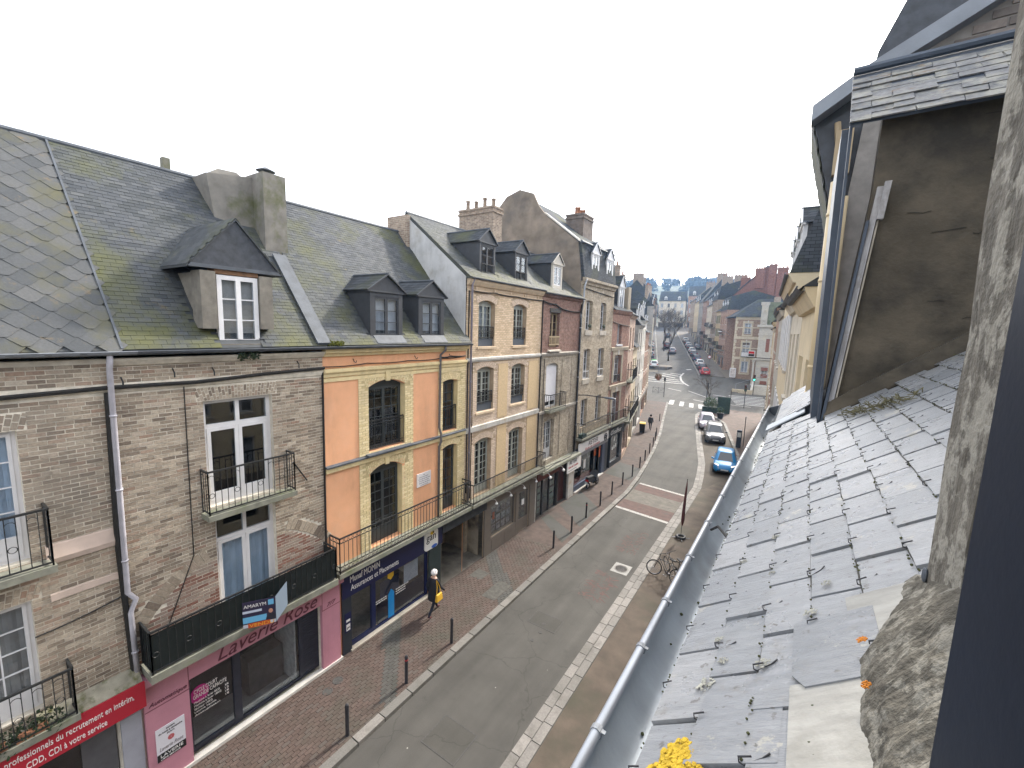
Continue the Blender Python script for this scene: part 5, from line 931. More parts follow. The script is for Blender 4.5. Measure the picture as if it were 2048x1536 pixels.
hr = thing('shop_sign', 'black hairdresser fascia with white script lettering', 'sign', (XF + .05, 29.8, 0), R(90)); MB().box(.1, 3.7, -.09, -.003, 2.65, 3.26).build('board', M_black, hr); text(hr, "O'coiffeur", .7, 2.78, 2.3, .36, M_sw, -.095, .2)
st_ = MB()
for u, z, r in ((2.2, 2.2, .17), (1.85, 1.5, .12), (2.2, 1.55, .12), (2.55, 1.62, .12)): st_.prism([(u + r * math.cos(k * .524), z + r * 1.2 * math.sin(k * .524)) for k in range(12)], .085, .088, 1)
st_.build('window_sticker', M_sw, G_)
# ---- H and followers: facade turned to follow the street
def simple_house(label, x, y, ang, W, zh, floors, wm, fm, shop=2.9, roofh=3.2, depth=8, dormers=0, winw=1.0, bays=2, balc=(), chim=0, group=None, mansard=False, shopm=None, base=None, arch=.0, rows=3, sill=True, roofm=None, side=1, back=True, shut=None, pots=4, winh=1.8):
    h = thing('house', label, 'house', (x, y, zt(y) if base is None else base), ang, group); ops = []
    for i in range(floors):
        z0 = shop + .35 + i * (zh - shop - .2) / floors
        for b in range(bays): c = W * (b + .5) / bays; ops.append(Op(c - winw / 2, c + winw / 2, z0, z0 + winh, arch, .25))
    sops = [Op(.35, W * .55, .5, shop - .5, rec=.2), Op(W * .62, W - .35, .1, shop - .5, rec=.25)]
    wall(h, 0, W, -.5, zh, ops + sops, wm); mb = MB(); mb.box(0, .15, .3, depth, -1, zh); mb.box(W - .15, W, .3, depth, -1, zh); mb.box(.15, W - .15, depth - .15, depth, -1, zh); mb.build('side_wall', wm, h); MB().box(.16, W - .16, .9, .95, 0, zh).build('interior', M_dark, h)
    for o in ops: 
        wi = window(h, o, fm, 1, rows, leaf=2, fw=.05, sash=.04, curtain=random.choice((None, M_whitec, M_curtg, M_whitec)))
        if sill: molding(h, o['u0'] - .08, o['u1'] + .08, [(.1, o['z0'] - .1), (-.07, o['z0'] - .1), (-.07, o['z0'] - .01), (.1, o['z0'])], M_stone, 'sill')
        if shut:
            for sx in (o['u0'] - .5, o['u1'] + .02): MB().box(sx, sx + .48, -.05, -.005, o['z0'], o['z1']).build('shutter', shut, h)
    for o in sops: pane(h, o['u0'], o['u1'], o['z0'], o['z1'], .15)
    MB().box(.1, W - .1, -.1, -.003, shop - .48, shop - .05).build('fascia', shopm or M_tp, h)
    molding(h, 0, W, [(0, zh - .3), (-.08, zh - .28), (-.2, zh - .08), (-.22, zh), (0, zh)], wm)
    rm = roofm or M_slatef; mr = MB()
    if mansard: mr.prism([(-.2, zh), (.5, zh + roofh * .7), (depth / 2, zh + roofh), (depth - .5, zh + roofh * .7), (depth + .1, zh)], -.02, W + .02, 0)
    else: mr.prism([(-.25, zh), (depth / 2, zh + roofh), (depth + .2, zh)], -.02, W + .02, 0)
    mr.build('roof', rm, h)
    for k in range(dormers):
        c = W * (k + .5) / dormers; dormer(h, c - .55, c + .55, zh + .1, zh + 1.6, zh + 2.1, .05 if mansard else .3, 1.2 if mansard else 2.2, M_frW, M_slatef, None, M_frW, rows=1, side_m=M_dd)
    for (u0, u1, z) in balc: balcony(h, u0, u1, z, .5, .95, sp=.14, th=.15)
    if chim: chimney(h, W - .7, W - .05, depth * .35, depth * .65, zh + roofh * .5, zh + roofh + chim, M_bkD, pots)
    gutter(h, 0, W, zh, -.25, M_lead, .06); return h
a12 = R(90) + math.atan(.22)
def along(s): return (XF - .22 * s * .977, 33.6 + s * .977)
M_brH = brick_mat('pinkish_brick', (.32, .2, .15), (.42, .3, .24), (.46, .4, .33)); M_ren1 = mat('cream_render', (.5, .42, .3), .85, .15, 2, stain=(.3, .24, .17), stain_scale=.8); M_ren2 = mat('grey_render_far', (.32, .3, .27), .85, .2, 2, stain=(.2, .17, .14), stain_scale=.8); M_ren3 = mat('ochre_render', (.42, .32, .19), .85, .15, 2); M_bkf = brick_mat('far_red_brick', (.26, .14, .1), (.36, .22, .16), (.4, .34, .28)); M_bkf2 = brick_mat('far_brown_brick', (.25, .18, .13), (.34, .26, .19), (.42, .37, .3))
s = 0
for lab, wd, zh, fl, wm, kw in (('pinkish brick house with two long iron balconies past the hairdresser', 4.6, 11.9, 3, M_brH, dict(balc=((.2, 4.4, 6.6), (.1, 4.5, 3.3)), bays=2, winw=.9, arch=.1)),
        ('low pale house with a small parapet near the junction', 4.0, 9.2, 2, M_ren1, dict(balc=((.2, 3.8, 3.3),), bays=2)), ('tall slate roofed house by the junction, grey render', 5.5, 11.2, 3, M_ren2, dict(dormers=2, roofh=5.2, chim=1.2, bays=2)),
        ('white rendered house with dormer, two doors before the corner', 5.0, 11.8, 3, mat('white_render_far', (.52, .5, .46), .85, .12, 2), dict(dormers=2, roofh=4, bays=2, chim=1.4)), ('brick corner house at the left of the junction', 6.5, 10.5, 3, M_bkf, dict(bays=3, roofh=3.6, dormers=2, chim=1.5)), ('last low house before the left side street', 5.5, 8.6, 2, M_bkf2, dict(bays=2, roofh=3.2))):
    x, y = along(s); simple_house(lab, x, y, a12, wd, zh, fl, wm, M_frW, **kw); s += wd + .02
# ------------------------------------------------------------ own house: slate roof under the window, gutter, dormers
random.seed(41)
O = thing('house', 'slate roofed house in the right foreground with zinc gutter and stone dormers', 'house', (0, 0, 0), R(-.9))
TH = R(38); SX, SZ = math.cos(TH), math.sin(TH); P0 = (-.285, 9.65)
def rp(s, y, n=0): return Vector((P0[0] + SX * s - SZ * n, y, P0[1] + SZ * s + SX * n))
k_ = N('near_slate')
cc = ramp(k_, rnd_island(k_), [(0, (.19, .202, .216)), (.35, (.215, .226, .24)), (.7, (.24, .25, .262)), (1, (.28, .285, .292))])
cc = mixc(k_, 1, cc, ramp(k_, noise(k_, 9, 7, stretch=(1, 5, 1), rough=.65), [(.28, (.78, .79, .8)), (.72, (1.22, 1.2, 1.2))]), 'MULTIPLY')
cc = mixc(k_, ramp(k_, noise(k_, 14, 9, rough=.7), [(.56, (0, 0, 0)), (.66, (.6, .6, .6))]), cc, (.2, .195, .185))
cc = mixc(k_, ramp(k_, noise(k_, 5.5, 9, rough=.75), [(.605, (0, 0, 0)), (.625, (.85, .85, .85))]), cc, (.36, .345, .3))
cc = mixc(k_, ramp(k_, noise(k_, 38, 4, rough=.6), [(.62, (0, 0, 0)), (.67, (.75, .75, .75))]), cc, (.09, .083, .075))
k_.l(cc, k_.b.inputs['Base Color']); k_.b.inputs['Specular IOR Level'].default_value = .9
rg = ramp(k_, noise(k_, 6, 5), [(.3, (.24,) * 3), (.7, (.36,) * 3)]); k_.l(rg, k_.b.inputs['Roughness'])
bump(k_, noise(k_, 30, 9, stretch=(1, 4, 1), rough=.7), .45, .012); M_ns = k_.m
rb = MB(); rb.prism([(-.12, 9.6), (P0[0] + SX * .1, P0[1] + SZ * .1 - .03), (4.6, P0[1] + SZ * 6.2 - .03), (9, 9.8)], -6, 6.75, 1); rf = rb.build('roof', M_slatebase, O)
proto = []
for v in range(4):
    n = 7; top, bot = [], []; ed = [random.uniform(-.006, .006) for _ in range(2 * n)]
    # outline: x along the slope (0 bottom .. 1 top), y along the street; ragged lower and side edges
    out_ = [(0 + ed[i], -.5 + i / (n - 1)) for i in range(n)] + [(1, .5), (1, -.5)]
    for i in range(1, n - 1): out_[i] = (out_[i][0], out_[i][1])
    vs = [(x, y, .5) for x, y in out_] + [(x - .004, y, -.5) for x, y in out_]; m = len(out_)
    proto.append((vs, [tuple(range(m - 1, -1, -1))] + [(i, (i + 1) % m, m + (i + 1) % m, m + i) for i in range(m - 3)] + [(m - 3, m - 2, 2 * m - 2, 2 * m - 3), (m - 1, 0, m, 2 * m - 1)]))
ROW, SW = .1145, .249; its, hooks = [], []
for r in range(-0, 17):
    s = .129 + ROW * r; j0 = (.882 if r % 2 == 0 else 1.005)      # joints of row r line up with the hooks on line r+1
    y = j0 - SW * 14
    while y < 4.4:
        a, b = y + .004, y + SW - .004; ym = (a + b) / 2
        ok = (b < 3.94 if r > 2 else b < 4.55)
        if .3 < ym < 1.0 and s > .42: ok = False
        if ok:
            lift = random.uniform(.0, .006); its.append((random.randrange(4), Matrix.Translation(rp(s, ym, .012 + lift)) @ Matrix(((SX, 0, -SZ), (0, 1, 0), (SZ, 0, SX))).to_4x4() @ Matrix.Rotation(random.gauss(0, .007), 4, 'Z') @ Matrix.Rotation(random.gauss(-.012, .006), 4, 'X') @ Matrix.Rotation(.05, 4, 'Y') @ Matrix.Diagonal((.17, b - a, .0095, 1))))
            hooks.append((s, (y if True else 0) + SW / 2))
        y += SW
pieces(rf, 'slate', proto, its, M_ns, 300, 'slates')
hk = MB().tube([(.03, 0, .016), (-.006, 0, .02), (-.012, 0, .008), (-.004, 0, .0), (.05, .012, .0), (.075, .02, .004)], .0026, 5); hk.v = [(a * .6, b * .6, c * .7) for a, b, c in hk.v]; hm = hk.mesh('slate_hook', mat('hook_wire', (.05, .05, .055), .5, .3, 30, metal=.4), True)
for s, y in hooks:
    if .5 < y < 4.4 and random.random() < .96: obj('slate_hook', hm, rf, mtx=Matrix.Translation(rp(s - .001, y, .016)) @ Matrix(((SX, 0, -SZ), (0, 1, 0), (SZ, 0, SX))).to_4x4() @ Matrix.Rotation(random.gauss(.1, .15), 4, 'Z'))
# fibre-cement patch and zinc soaker beside the jamb
M_fib = mat('fibre_cement', (.3, .292, .268), .8, .2, 4, stain=(.21, .203, .18), stain_scale=6, stretch=(2, 9, 2))
def rslab(name, s0, s1, y0, y1, n0, n1, m, parent=rf):
    p = [rp(s0, y0, n0), rp(s1, y0, n0), rp(s1, y1, n0), rp(s0, y1, n0), rp(s0, y0, n1), rp(s1, y0, n1), rp(s1, y1, n1), rp(s0, y1, n1)]; return MB().hexa(p).build(name, m, parent)
rslab('patch_sheet', .43, .66, .45, .93, .012, .022, M_fib); rslab('patch_sheet', .55, .72, .93, 1.2, .016, .024, M_fib)
cs = MB(); q = [(.435, .955), (.46, .915), (.60, .92), (.60, 1.14), (.435, 1.14)]; vs = [rp(a, b, .016) for a, b in q] + [rp(a, b, .025) for a, b in q]; cs.add(vs, [(5, 6, 7, 8, 9), (0, 1, 6, 5), (1, 2, 7, 6), (2, 3, 8, 7), (3, 4, 9, 8), (4, 0, 5, 9)]); cs.build('clipped_slate', M_ns, rf)
# lichen and moss growing on the slates
def crust(mb, c, ax, ay, an, r):
    n = 9; ph = random.uniform(0, 6); R0 = [r * random.uniform(.65, 1.15) for _ in range(n)]; k = len(mb.v); h = random.uniform(.0005, .0016)
    for z, f in ((0, 1), (h, .88)):
        for i in range(n): t = ph + 2 * math.pi * i / n; mb.v.append(tuple(c + ax * (R0[i] * f * math.cos(t)) + ay * (R0[i] * f * math.sin(t)) + an * z))
    mb.v.append(tuple(c + an * h * .8))
    for i in range(n): j = (i + 1) % n; mb.f.append((k + i, k + j, k + n + j, k + n + i)); mb.f.append((k + n + i, k + n + j, k + 2 * n))
def blob(name, s, y, r, m, parent=rf, n=.021, sc=1.0, cnt=16, flat=.35):
    mb = MB(); ax, ay, an = Vector((SX, 0, SZ)), Vector((0, 1, 0)), Vector((-SZ, 0, SX))
    for i in range(cnt):
        a = random.uniform(0, 6.28); q = r * math.sqrt(random.random()); t1 = (ax + an * random.gauss(0, .06)).normalized(); t2 = (ay + an * random.gauss(0, .06)).normalized()
        crust(mb, rp(s + q * math.cos(a) * sc, y + q * math.sin(a), n + random.uniform(0, .0015 + r * .05)), t1, t2, an, r * random.uniform(.1, .24))
    return mb.build(name, m, parent)
M_liy = mat('yellow_lichen', (.55, .36, .03), .95, .35, 60, fine=150, bmp=.8); M_lio = mat('orange_lichen', (.5, .18, .02), .95, .3, 60); M_liw = mat('pale_lichen', (.5, .5, .42), .95, .25, 50)
for s, y, r in ((.22, .785, .035), (.19, .74, .03), (.255, .735, .028)): blob('lichen', s, y, r, M_liy, cnt=170)
for s, y, r in ((.24, .98, .02), (.27, 1.06, .012), (.37, 1.02, .016), (.24, 1.16, .011), (.47, 1.18, .014), (.51, 1.3, .012), (.36, 1.46, .01), (.35, 1.75, .014), (.25, 1.62, .012)): blob('lichen', s, y, r * 1.1, mat('grey_lichen', (.33, .325, .28), .95, .3, 60), cnt=30)
M_moss = mat('roof_moss', (.07, .075, .03), .95, .4, 60, fine=120, bmp=.8)
ms = MB()
for i in range(150):
    t = random.random(); p = rp(.72 + .3 * t + random.gauss(0, .02), 3.3 - .55 * t * .6 + random.gauss(0, .05) + .1, .03 + random.uniform(0, .015)); d = Vector((random.gauss(0, 1), random.gauss(0, 1), random.gauss(.1, .4))).normalized() * random.uniform(.02, .06); ms.tube([p, p + d], .003, 4)
ms.build('dead_plant_tuft', mat('dry_plant', (.12, .11, .06), .9, .4, 40), rf)
for r in range(0, 15):
    q_ = [rp(.129 + ROW * r - .003 + random.uniform(-.002, .002), .4 + i * .06, .013) for i in range(58)]; MB().tube(q_, [random.uniform(.0008, .0028) for _ in q_], 4).build('dirt_line', mat('joint_dirt', (.09, .085, .075), .95, .4, 60), rf)
    mb = MB(); s = .129 + ROW * r
    for i in range(90):
        y = random.uniform(.7, 3.9); p = rp(s + random.uniform(-.008, .003), y, .02); mb.sph(p, random.uniform(.0015, .0035), 4)
    mb.build('moss_line', M_moss, rf, kind='stuff')
# gutter with brackets
gm = MB(); n = 10; prof = []
for i in range(n + 1): t = math.pi * i / n; prof.append((-.235 - .085 * math.cos(t), 9.625 - .105 * math.sin(t)))
prof[-1] = (-.14, 9.7)
Yg = [-2, 6.78]; k = 0
for y in Yg: gm.v += [(x, y, z) for x, z in prof]
for i in range(n): gm.f.append((i, i + 1, n + 2 + i, n + 1 + i))
gm.v += []; gz = mat('weathered_zinc', (.3, .33, .36), .42, .22, 2.2, metal=.35, bmp=.06, stain=(.2, .2, .19), stain_scale=1.4, stretch=(1, 2.5, 1)); go = gm.build('gutter', gz, O, smooth=True)
MB().tube([(-.326, -2, 9.632), (-.326, 6.78, 9.632)], .0125, 12).build('gutter_bead', mat('bright_zinc', (.36, .375, .4), .4, .2, 4, metal=.4, bmp=.03), go, smooth=True)
MB().prism(prof, 6.76, 6.79, 1).build('gutter_end', M_lead, go)
for y in (.52, .9, 1.24, 1.52, 1.9, 2.32, 2.76, 3.2, 3.65, 4.1, 4.55, 5.0, 5.45, 5.9, 6.35):
    b = MB(); b.tube([(-.326, y - .008, 9.632), (-.326, y + .009, 9.632)], .0155, 10); b.hexa([(-.325, y - .006, 9.64), (-.304, y - .005, 9.637), (-.304, y + .005, 9.637), (-.325, y + .006, 9.64), (-.325, y - .006, 9.643), (-.304, y - .005, 9.64), (-.304, y + .005, 9.64), (-.325, y + .006, 9.643)]); b.build('gutter_bracket', mat('dull_zinc', (.2, .21, .225), .6, .2, 8, metal=.1), go)
db = MB()
for i in range(60): y = random.uniform(.7, 6.5); x = -.235 + random.gauss(0, .03); db.sph((x, y, 9.524 + (x + .235) ** 2 * 9), random.uniform(.002, .007), 4)
db.build('gutter_debris', M_moss, go, kind='stuff')
MB().tube([(-.3, 2.28, 9.62), (-.26, 2.2, 9.68), (-.2, 2.05, 9.7), (-.17, 1.95, 9.73)], .006, 6).build('cable', M_cable, O)
# body
bd = MB(); bd.box(-.1, 8.9, -6, 6.7, 0, 9.58); bd.build('wall', mat('own_render', (.3, .26, .2), .85, .12, 2), O)
# stone dormer we look out of
M_jamb = mat('jamb_stone', (.115, .104, .086), .95, .35, 22, stain=(.25, .235, .2), stain_scale=13, stain_lo=.5, stain_hi=.56, fine=55, bmp=1.0, stretch=(1.6, 1.6, .55))
jb = MB(); jb.box(.25, .62, .955, 1.165, 9.7, 12.3); jb.box(.25, .62, -.9, -.65, 9.7, 12.3); jb.box(.25, .62, -.9, 1.165, 12.3, 12.6)
bm = bmesh.new(); me = jb.mesh('dormer', M_jamb); bm.from_mesh(me); bmesh.ops.subdivide_edges(bm, edges=bm.edges[:], cuts=22, use_grid_fill=True)
from mathutils import noise as MN
for v in bm.verts:
    q = v.co.copy(); v.co += Vector((MN.noise(q * 9) * .007 + MN.noise(q * 40) * .003, MN.noise(q * 8 + Vector((7, 0, 0))) * .009 + MN.noise(q * 37) * .003, 0))
bm.to_mesh(me); bm.free(); DJ = obj('dormer', me, O)
fl = MB()    # mortar fillet at the foot
NB = 16
for i in range(NB + 1):
    y = .55 + .66 * i / NB; w_ = interp([(.5, .135), (.79, .134), (.9, .13), (.966, .122), (1.034, .088), (1.119, .04), (1.195, .012), (1.25, .004)], y) + .004 * math.sin(i * 2.1)
    w_ = max(w_, .004); s_b = (.25 - P0[0]) / SX; fl.v += [tuple(rp(s_b - w_, y, .02)), tuple(rp(s_b - w_ * .6, y, .02 + w_ * .25)), (.246, y, 10.09 + w_ * .9), (.30, y, 10.1 + w_ * 1.0)]
for i in range(NB):
    for j in range(3): a = i * 4 + j; fl.f.append((a, a + 1, a + 5, a + 4))
fme = fl.mesh('mortar_fillet', mat('fillet_mortar', (.085, .077, .062), .95, .35, 26, stain=(.19, .178, .15), stain_scale=22, stain_lo=.5, stain_hi=.58, fine=70, bmp=1.0)); bm = bmesh.new(); bm.from_mesh(fme); bmesh.ops.subdivide_edges(bm, edges=bm.edges[:], cuts=5, use_grid_fill=True)
for v in bm.verts: q = v.co.copy(); v.co += Vector((-1, 0, .7)) * (MN.noise(q * 28) * .005 + MN.noise(q * 90) * .002)
bm.to_mesh(fme); bm.free(); obj('mortar_fillet', fme, DJ)
for s_, y, r in ((.578, .985, .009), (.572, .86, .008)): blob('lichen', s_, y, r, M_lio, DJ, .045, 1, 60)
MB().sph((.246, 1.15, 10.13), .009, 8, (.6, 1.2, 1.8)).build('lead_dot', M_lead, DJ)
fx = MB(); fx.box(.148, .32, .3, .58, 9.75, 12.29)
fo = fx.build('window_frame', mat('navy_window_frame', (.007, .012, .024), .55, .15, 3, bmp=.05, spec=.15), DJ); bv = fo.modifiers.new('bevel', 'BEVEL'); bv.width = .012; bv.segments = 3
dr_ = MB(); dr_.prism([(-1.1, 12.6), (1.35, 12.6), (.13, 13.6)], .1, 3.2, 0); dr_.build('dormer_roof', M_slatebase, DJ)
# the next dormer along: dark rendered cheek, boards, slate side roof
ND = MB(); ND.prism([(.147, 9.9), (.21, 10.8), (.277, 11.6), (.28, 12.1), (2.3, 12.1), (2.3, 9.9)], 3.95, 4.1, 1)
M_chk = mat('sooty_plaster', (.092, .077, .056), .95, .35, 2.5, stain=(.036, .032, .026), stain_scale=1.8, stain_lo=.42, stain_hi=.62, fine=25, bmp=1.0)
ndo = ND.build('dormer', M_chk, O)
ck = MB()
for i in range(26):
    x = random.uniform(.35, 1.4); z = random.uniform(10.3, 12) ; L = random.uniform(.05, .16); pts = [(x + L * t + 0, 3.947, z + random.gauss(0, .006)) for t in (0, .33, .66, 1)]; ck.tube(pts, .0025, 4)
ck.build('crack', plain('crack_dark', (.02, .018, .015), .9), ndo, kind='stuff')
def lean(name, x0, x1, z0, z1, y0, y1, m, k=.079):
    f = lambda x, z: x + k * (z - 9.98); return MB().hexa([(f(x0, z0), y0, z0), (f(x1, z0), y0, z0), (f(x1, z0), y1, z0), (f(x0, z0), y1, z0), (f(x0, z1), y0, z1), (f(x1, z1), y0, z1), (f(x1, z1), y1, z1), (f(x0, z1), y1, z1)]).build(name, m, ndo)
M_wwood = mat('weathered_board', (.33, .32, .32), .85, .35, 6, stain=(.16, .14, .12), stain_scale=5, stretch=(4, 4, .6)); M_dbl = mat('dark_blue_flashing', (.05, .065, .09), .45, .2, 4)
lean('corner_board', .168, .2, 9.97, 11.62, 3.9, 3.948, M_wwood); lean('corner_board', .206, .216, 9.97, 11.6, 3.91, 3.948, mat('beige_edge', (.36, .32, .26), .9, .3, 9)); lean('flashing', .148, .165, 9.95, 11.4, 3.88, 3.948, M_dbl); lean('flashing', .13, .146, 9.93, 12.08, 3.92, 4.1, M_dbl, -.012); lean('corner_board', .2, .235, 11.4, 11.64, 3.86, 3.9, M_wwood)
lean('front_frame', .09, .135, 9.85, 12.1, 4.1, 5.4, M_dbl, -.012); lean('ledge_moulding', .18, 1.6, 10.0, 10.01, 3.93, 3.95, M_chk)
sk = MB(); sk.hexa([(.16, 3.87, 10.0), (.9, 3.87, 10.57), (.9, 3.95, 10.57), (.16, 3.95, 10.0), (.17, 3.9, 10.12), (.9, 3.9, 10.7), (.9, 3.95, 10.7), (.17, 3.95, 10.12)]); sk.build('mortar_fillet', M_chk, ndo)
its = []
for r in range(8):
    x = .1 + (.11 if r % 2 else 0) - .11
    while x < 2:
        a, b = max(x, .1) + .001, x + .2195; its.append((random.randrange(3), Matrix.Translation(((a + b) / 2, 3.85 + r * .07 + random.gauss(0, .004), 12.07 + r * .064 + random.gauss(0, .003))) @ Matrix.Rotation(math.atan2(.064, .07), 4, 'X') @ Matrix.Rotation(-.07 + random.gauss(0, .03), 4, 'X') @ Matrix.Rotation(random.gauss(0, .025), 4, 'Z') @ Matrix.Diagonal((b - a, .125, .009, 1)))); x += .22
M_lsl = piece_mat('lichen_slate', [(0, (.11, .115, .12)), (1, (.17, .17, .172))], .7, (.24, .235, .205), 6, .48, .6, .6, 60, .3, .35, (.17, .115, .07), 7, .58, .66)
sr = MB().hexa([(.1, 3.83, 12.02), (2.1, 3.83, 12.02), (2.1, 4.5, 12.63), (.1, 4.5, 12.63), (.1, 3.83, 12.05), (2.1, 3.83, 12.05), (2.1, 4.5, 12.66), (.1, 4.5, 12.66)]).build('dormer_roof', M_dbl, ndo); pieces(sr, 'slate', [boxproto(-.5, .5, -.5, .5, -.5, .5, .03) for _ in range(3)], its, M_lsl, 300, 'slates')
MB().tube([(.1, 4.42, 12.63), (2.1, 4.42, 12.63)], .03, 8).build('ridge_capping', M_dbl, sr)
# raised slate kick and flat zinc beyond
kk = MB(); kk.hexa([(-.14, 4.75, 9.66), (.13, 4.75, 9.72), (.13, 6.7, 9.72), (-.14, 6.7, 9.66), (-.14, 4.75, 9.77), (.13, 4.75, 10.04), (.13, 6.7, 10.04), (-.14, 6.7, 9.77)]); kko = kk.build('raised_kick', M_dbl, O); its = []
for r in range(4):
    y = 4.7 + (.12 if r % 2 else 0)
    while y < 6.6: its.append((0, Matrix.Translation((-.12 + r * .08, y + .12, 9.795 + r * .08)) @ Matrix.Rotation(-math.pi / 4 + .05, 4, 'Y') @ Matrix.Diagonal((.13, .243, .009, 1)))); y += .249
pieces(kko, 'slate', SLP, its, M_ns, 300, 'slates')
rslab('zinc_flashing', .1, .45, 4.5, 4.78, .02, .03, gz, O)
# ---- tall neighbour: brick gable, lead verge, overhanging slate eave
T_ = thing('house', 'tall house behind the foreground dormer with brick gable and lead verge', 'house', (0, 0, 0), R(-.9))
gv = MB(); gv.prism([(.2, 9), (.2, 11.9), (.3, 13.2), (1.0, 13.6), (2.6, 14.45), (4.2, 13.6), (4.2, 9)], 6.05, 6.3, 1); gvo = gv.build('gable_wall', mat('gable_mortar', (.22, .205, .19), .95, .2, 8), T_)
its = brick_items(.42, 2.2, 12.3, 14.2, [], L=.22, h=.075, j=.014); its = [(k, Matrix.Translation((0, 6.045, 0)) @ m_) for k, m_ in its if m_[2][3] < 13.36 + (m_[0][3] - .26) * .52 - .24]
pieces(gvo, 'brick', BP, its, piece_mat('gable_brick', [(0, (.12, .105, .095)), (.5, (.17, .145, .13)), (1, (.22, .19, .17))], .9), 300, 'bricks')
vp = [(-.19, 13.07), (.26, 13.36), (.97, 13.72), (2.6, 14.6)]; vb = MB()
for (a, b), (c, d) in zip(vp, vp[1:]): vb.hexa([(a, 5.9, b - .16), (c, 5.9, d - .16), (c, 6.1, d - .16), (a, 6.1, b - .16), (a, 5.9, b), (c, 5.9, d), (c, 6.1, d), (a, 6.1, b)])
vb.build('verge', mat('verge_lead', (.2, .22, .25), .5, .15, 4), T_)
ev = MB(); ev.prism([(.1, 11.9), (-.12, 12.8), (-.17, 12.98), (.3, 13.2), (.3, 11.9)], 6.1, 7.3, 1); ev.build('slate_hung_eave', M_slhung, T_); rr = MB(); rr.prism([(-.19, 13.07), (2.6, 14.6), (2.6, 14.3), (-.1, 12.9)], 6.1, 7.3, 1); rr.build('roof', M_slatebase, T_)
its = []
for r in range(11):
    for q in range(5): z = 11.95 + r * .1; its.append((0, Matrix.Translation((.07 - r * .024, 6.2 + q * .23 + (.1 if r % 2 else 0), z)) @ Matrix.Rotation(-.24, 4, 'Y') @ Matrix.Diagonal((.012, .22, .14, 1))))
pieces(T_, 'slate', SLP, its, M_slate, 60, 'slates')
tl = MB(); tl.tube([(.05, 6.05, 12.9), (.14, 6.05, 12.2)], .03, 6); tl.box(.05, .2, 6.0, 6.1, 12.35, 12.8); tl.build('bracket', M_frO, T_)
pm = mat('cream_pipe', (.6, .48, .3), .5, .1, 4, bmp=.03); mb = MB(); mb.tube([(.1, 5.93, 9.5), (.1, 5.93, 12.25)], .05, 14)
for z in (9.95, 10.25, 11.2, 11.9): mb.tube([(.1, 5.93, z), (.1, 5.93, z + .03)], .057, 14)
mb.build('downpipe', pm, T_, smooth=True); MB().tube([(.2, 5.97, 9.5), (.2, 5.97, 12.1)], .025, 8).build('cable_conduit', pm, T_)
bw = MB(); bw.box(.16, 4.2, 6.8, 7.4, 0, 11.9); bw.build('wall', mat('cream_stucco', (.6, .5, .34), .85, .1, 2.5), T_)
ch = MB(); ch.prism([(.45, 13), (.45, 14.75), (.8, 15.6), (2.5, 15.6), (2.5, 13)], 8.6, 9.6, 1); ch.build('chimney', M_slhung, T_)
# ---- right row towards the junction
M_cs = MATS['cream_stucco']; M_cs2 = mat('pale_stucco', (.58, .52, .42), .85, .1, 2.5, stain=(.4, .34, .25), stain_scale=1.2); M_cs3 = mat('grey_stone_front', (.44, .41, .36), .85, .12, 2.5, stain=(.28, .25, .2), stain_scale=1)
def rline(y): return .22 - .05 * (y - 8)
ar = R(-90) + math.atan(.05)
for y0, y1, zh, wm, lab, kw in ((7.45, 11.1, 11.3, M_cs, 'cream stuccoed house next to the foreground roof, tall blank window', dict(bays=2, winw=1.1, floors=3, winh=1.5)), (11.15, 15.7, 11.5, M_cs2, 'pale stuccoed house with mossy gutter on the right', dict(bays=3, floors=3, winw=.8)), (15.75, 24, 12.5, M_cs, 'cream house with white shutters and stone cornice on the right', dict(bays=5, floors=3, winw=.8, balc=((1, 7, 6.2),), mansard=True, dormers=3, shut=M_frW)), (24.05, 33, 11.8, M_cs3, 'grey stone fronted house half way along the right row', dict(bays=4, floors=3, balc=((1, 8, 3.4),), roofh=4)), (33.05, 43, 12.4, M_bkf, 'red brick house on the right with a bank sign', dict(bays=4, floors=3, roofh=4, chim=1.3)), (43.05, 52, 11.2, M_cs2, 'plain pale house on the right before the square', dict(bays=4, floors=3)), (52.05, 60, 12, M_ren3, 'ochre end house of the right row', dict(bays=3, floors=3, roofh=3.8, chim=1.2))):
    simple_house(lab, rline(y1), y1, ar, (y1 - y0) * 1.001, zh, kw.pop('floors'), wm, M_frW, **kw)
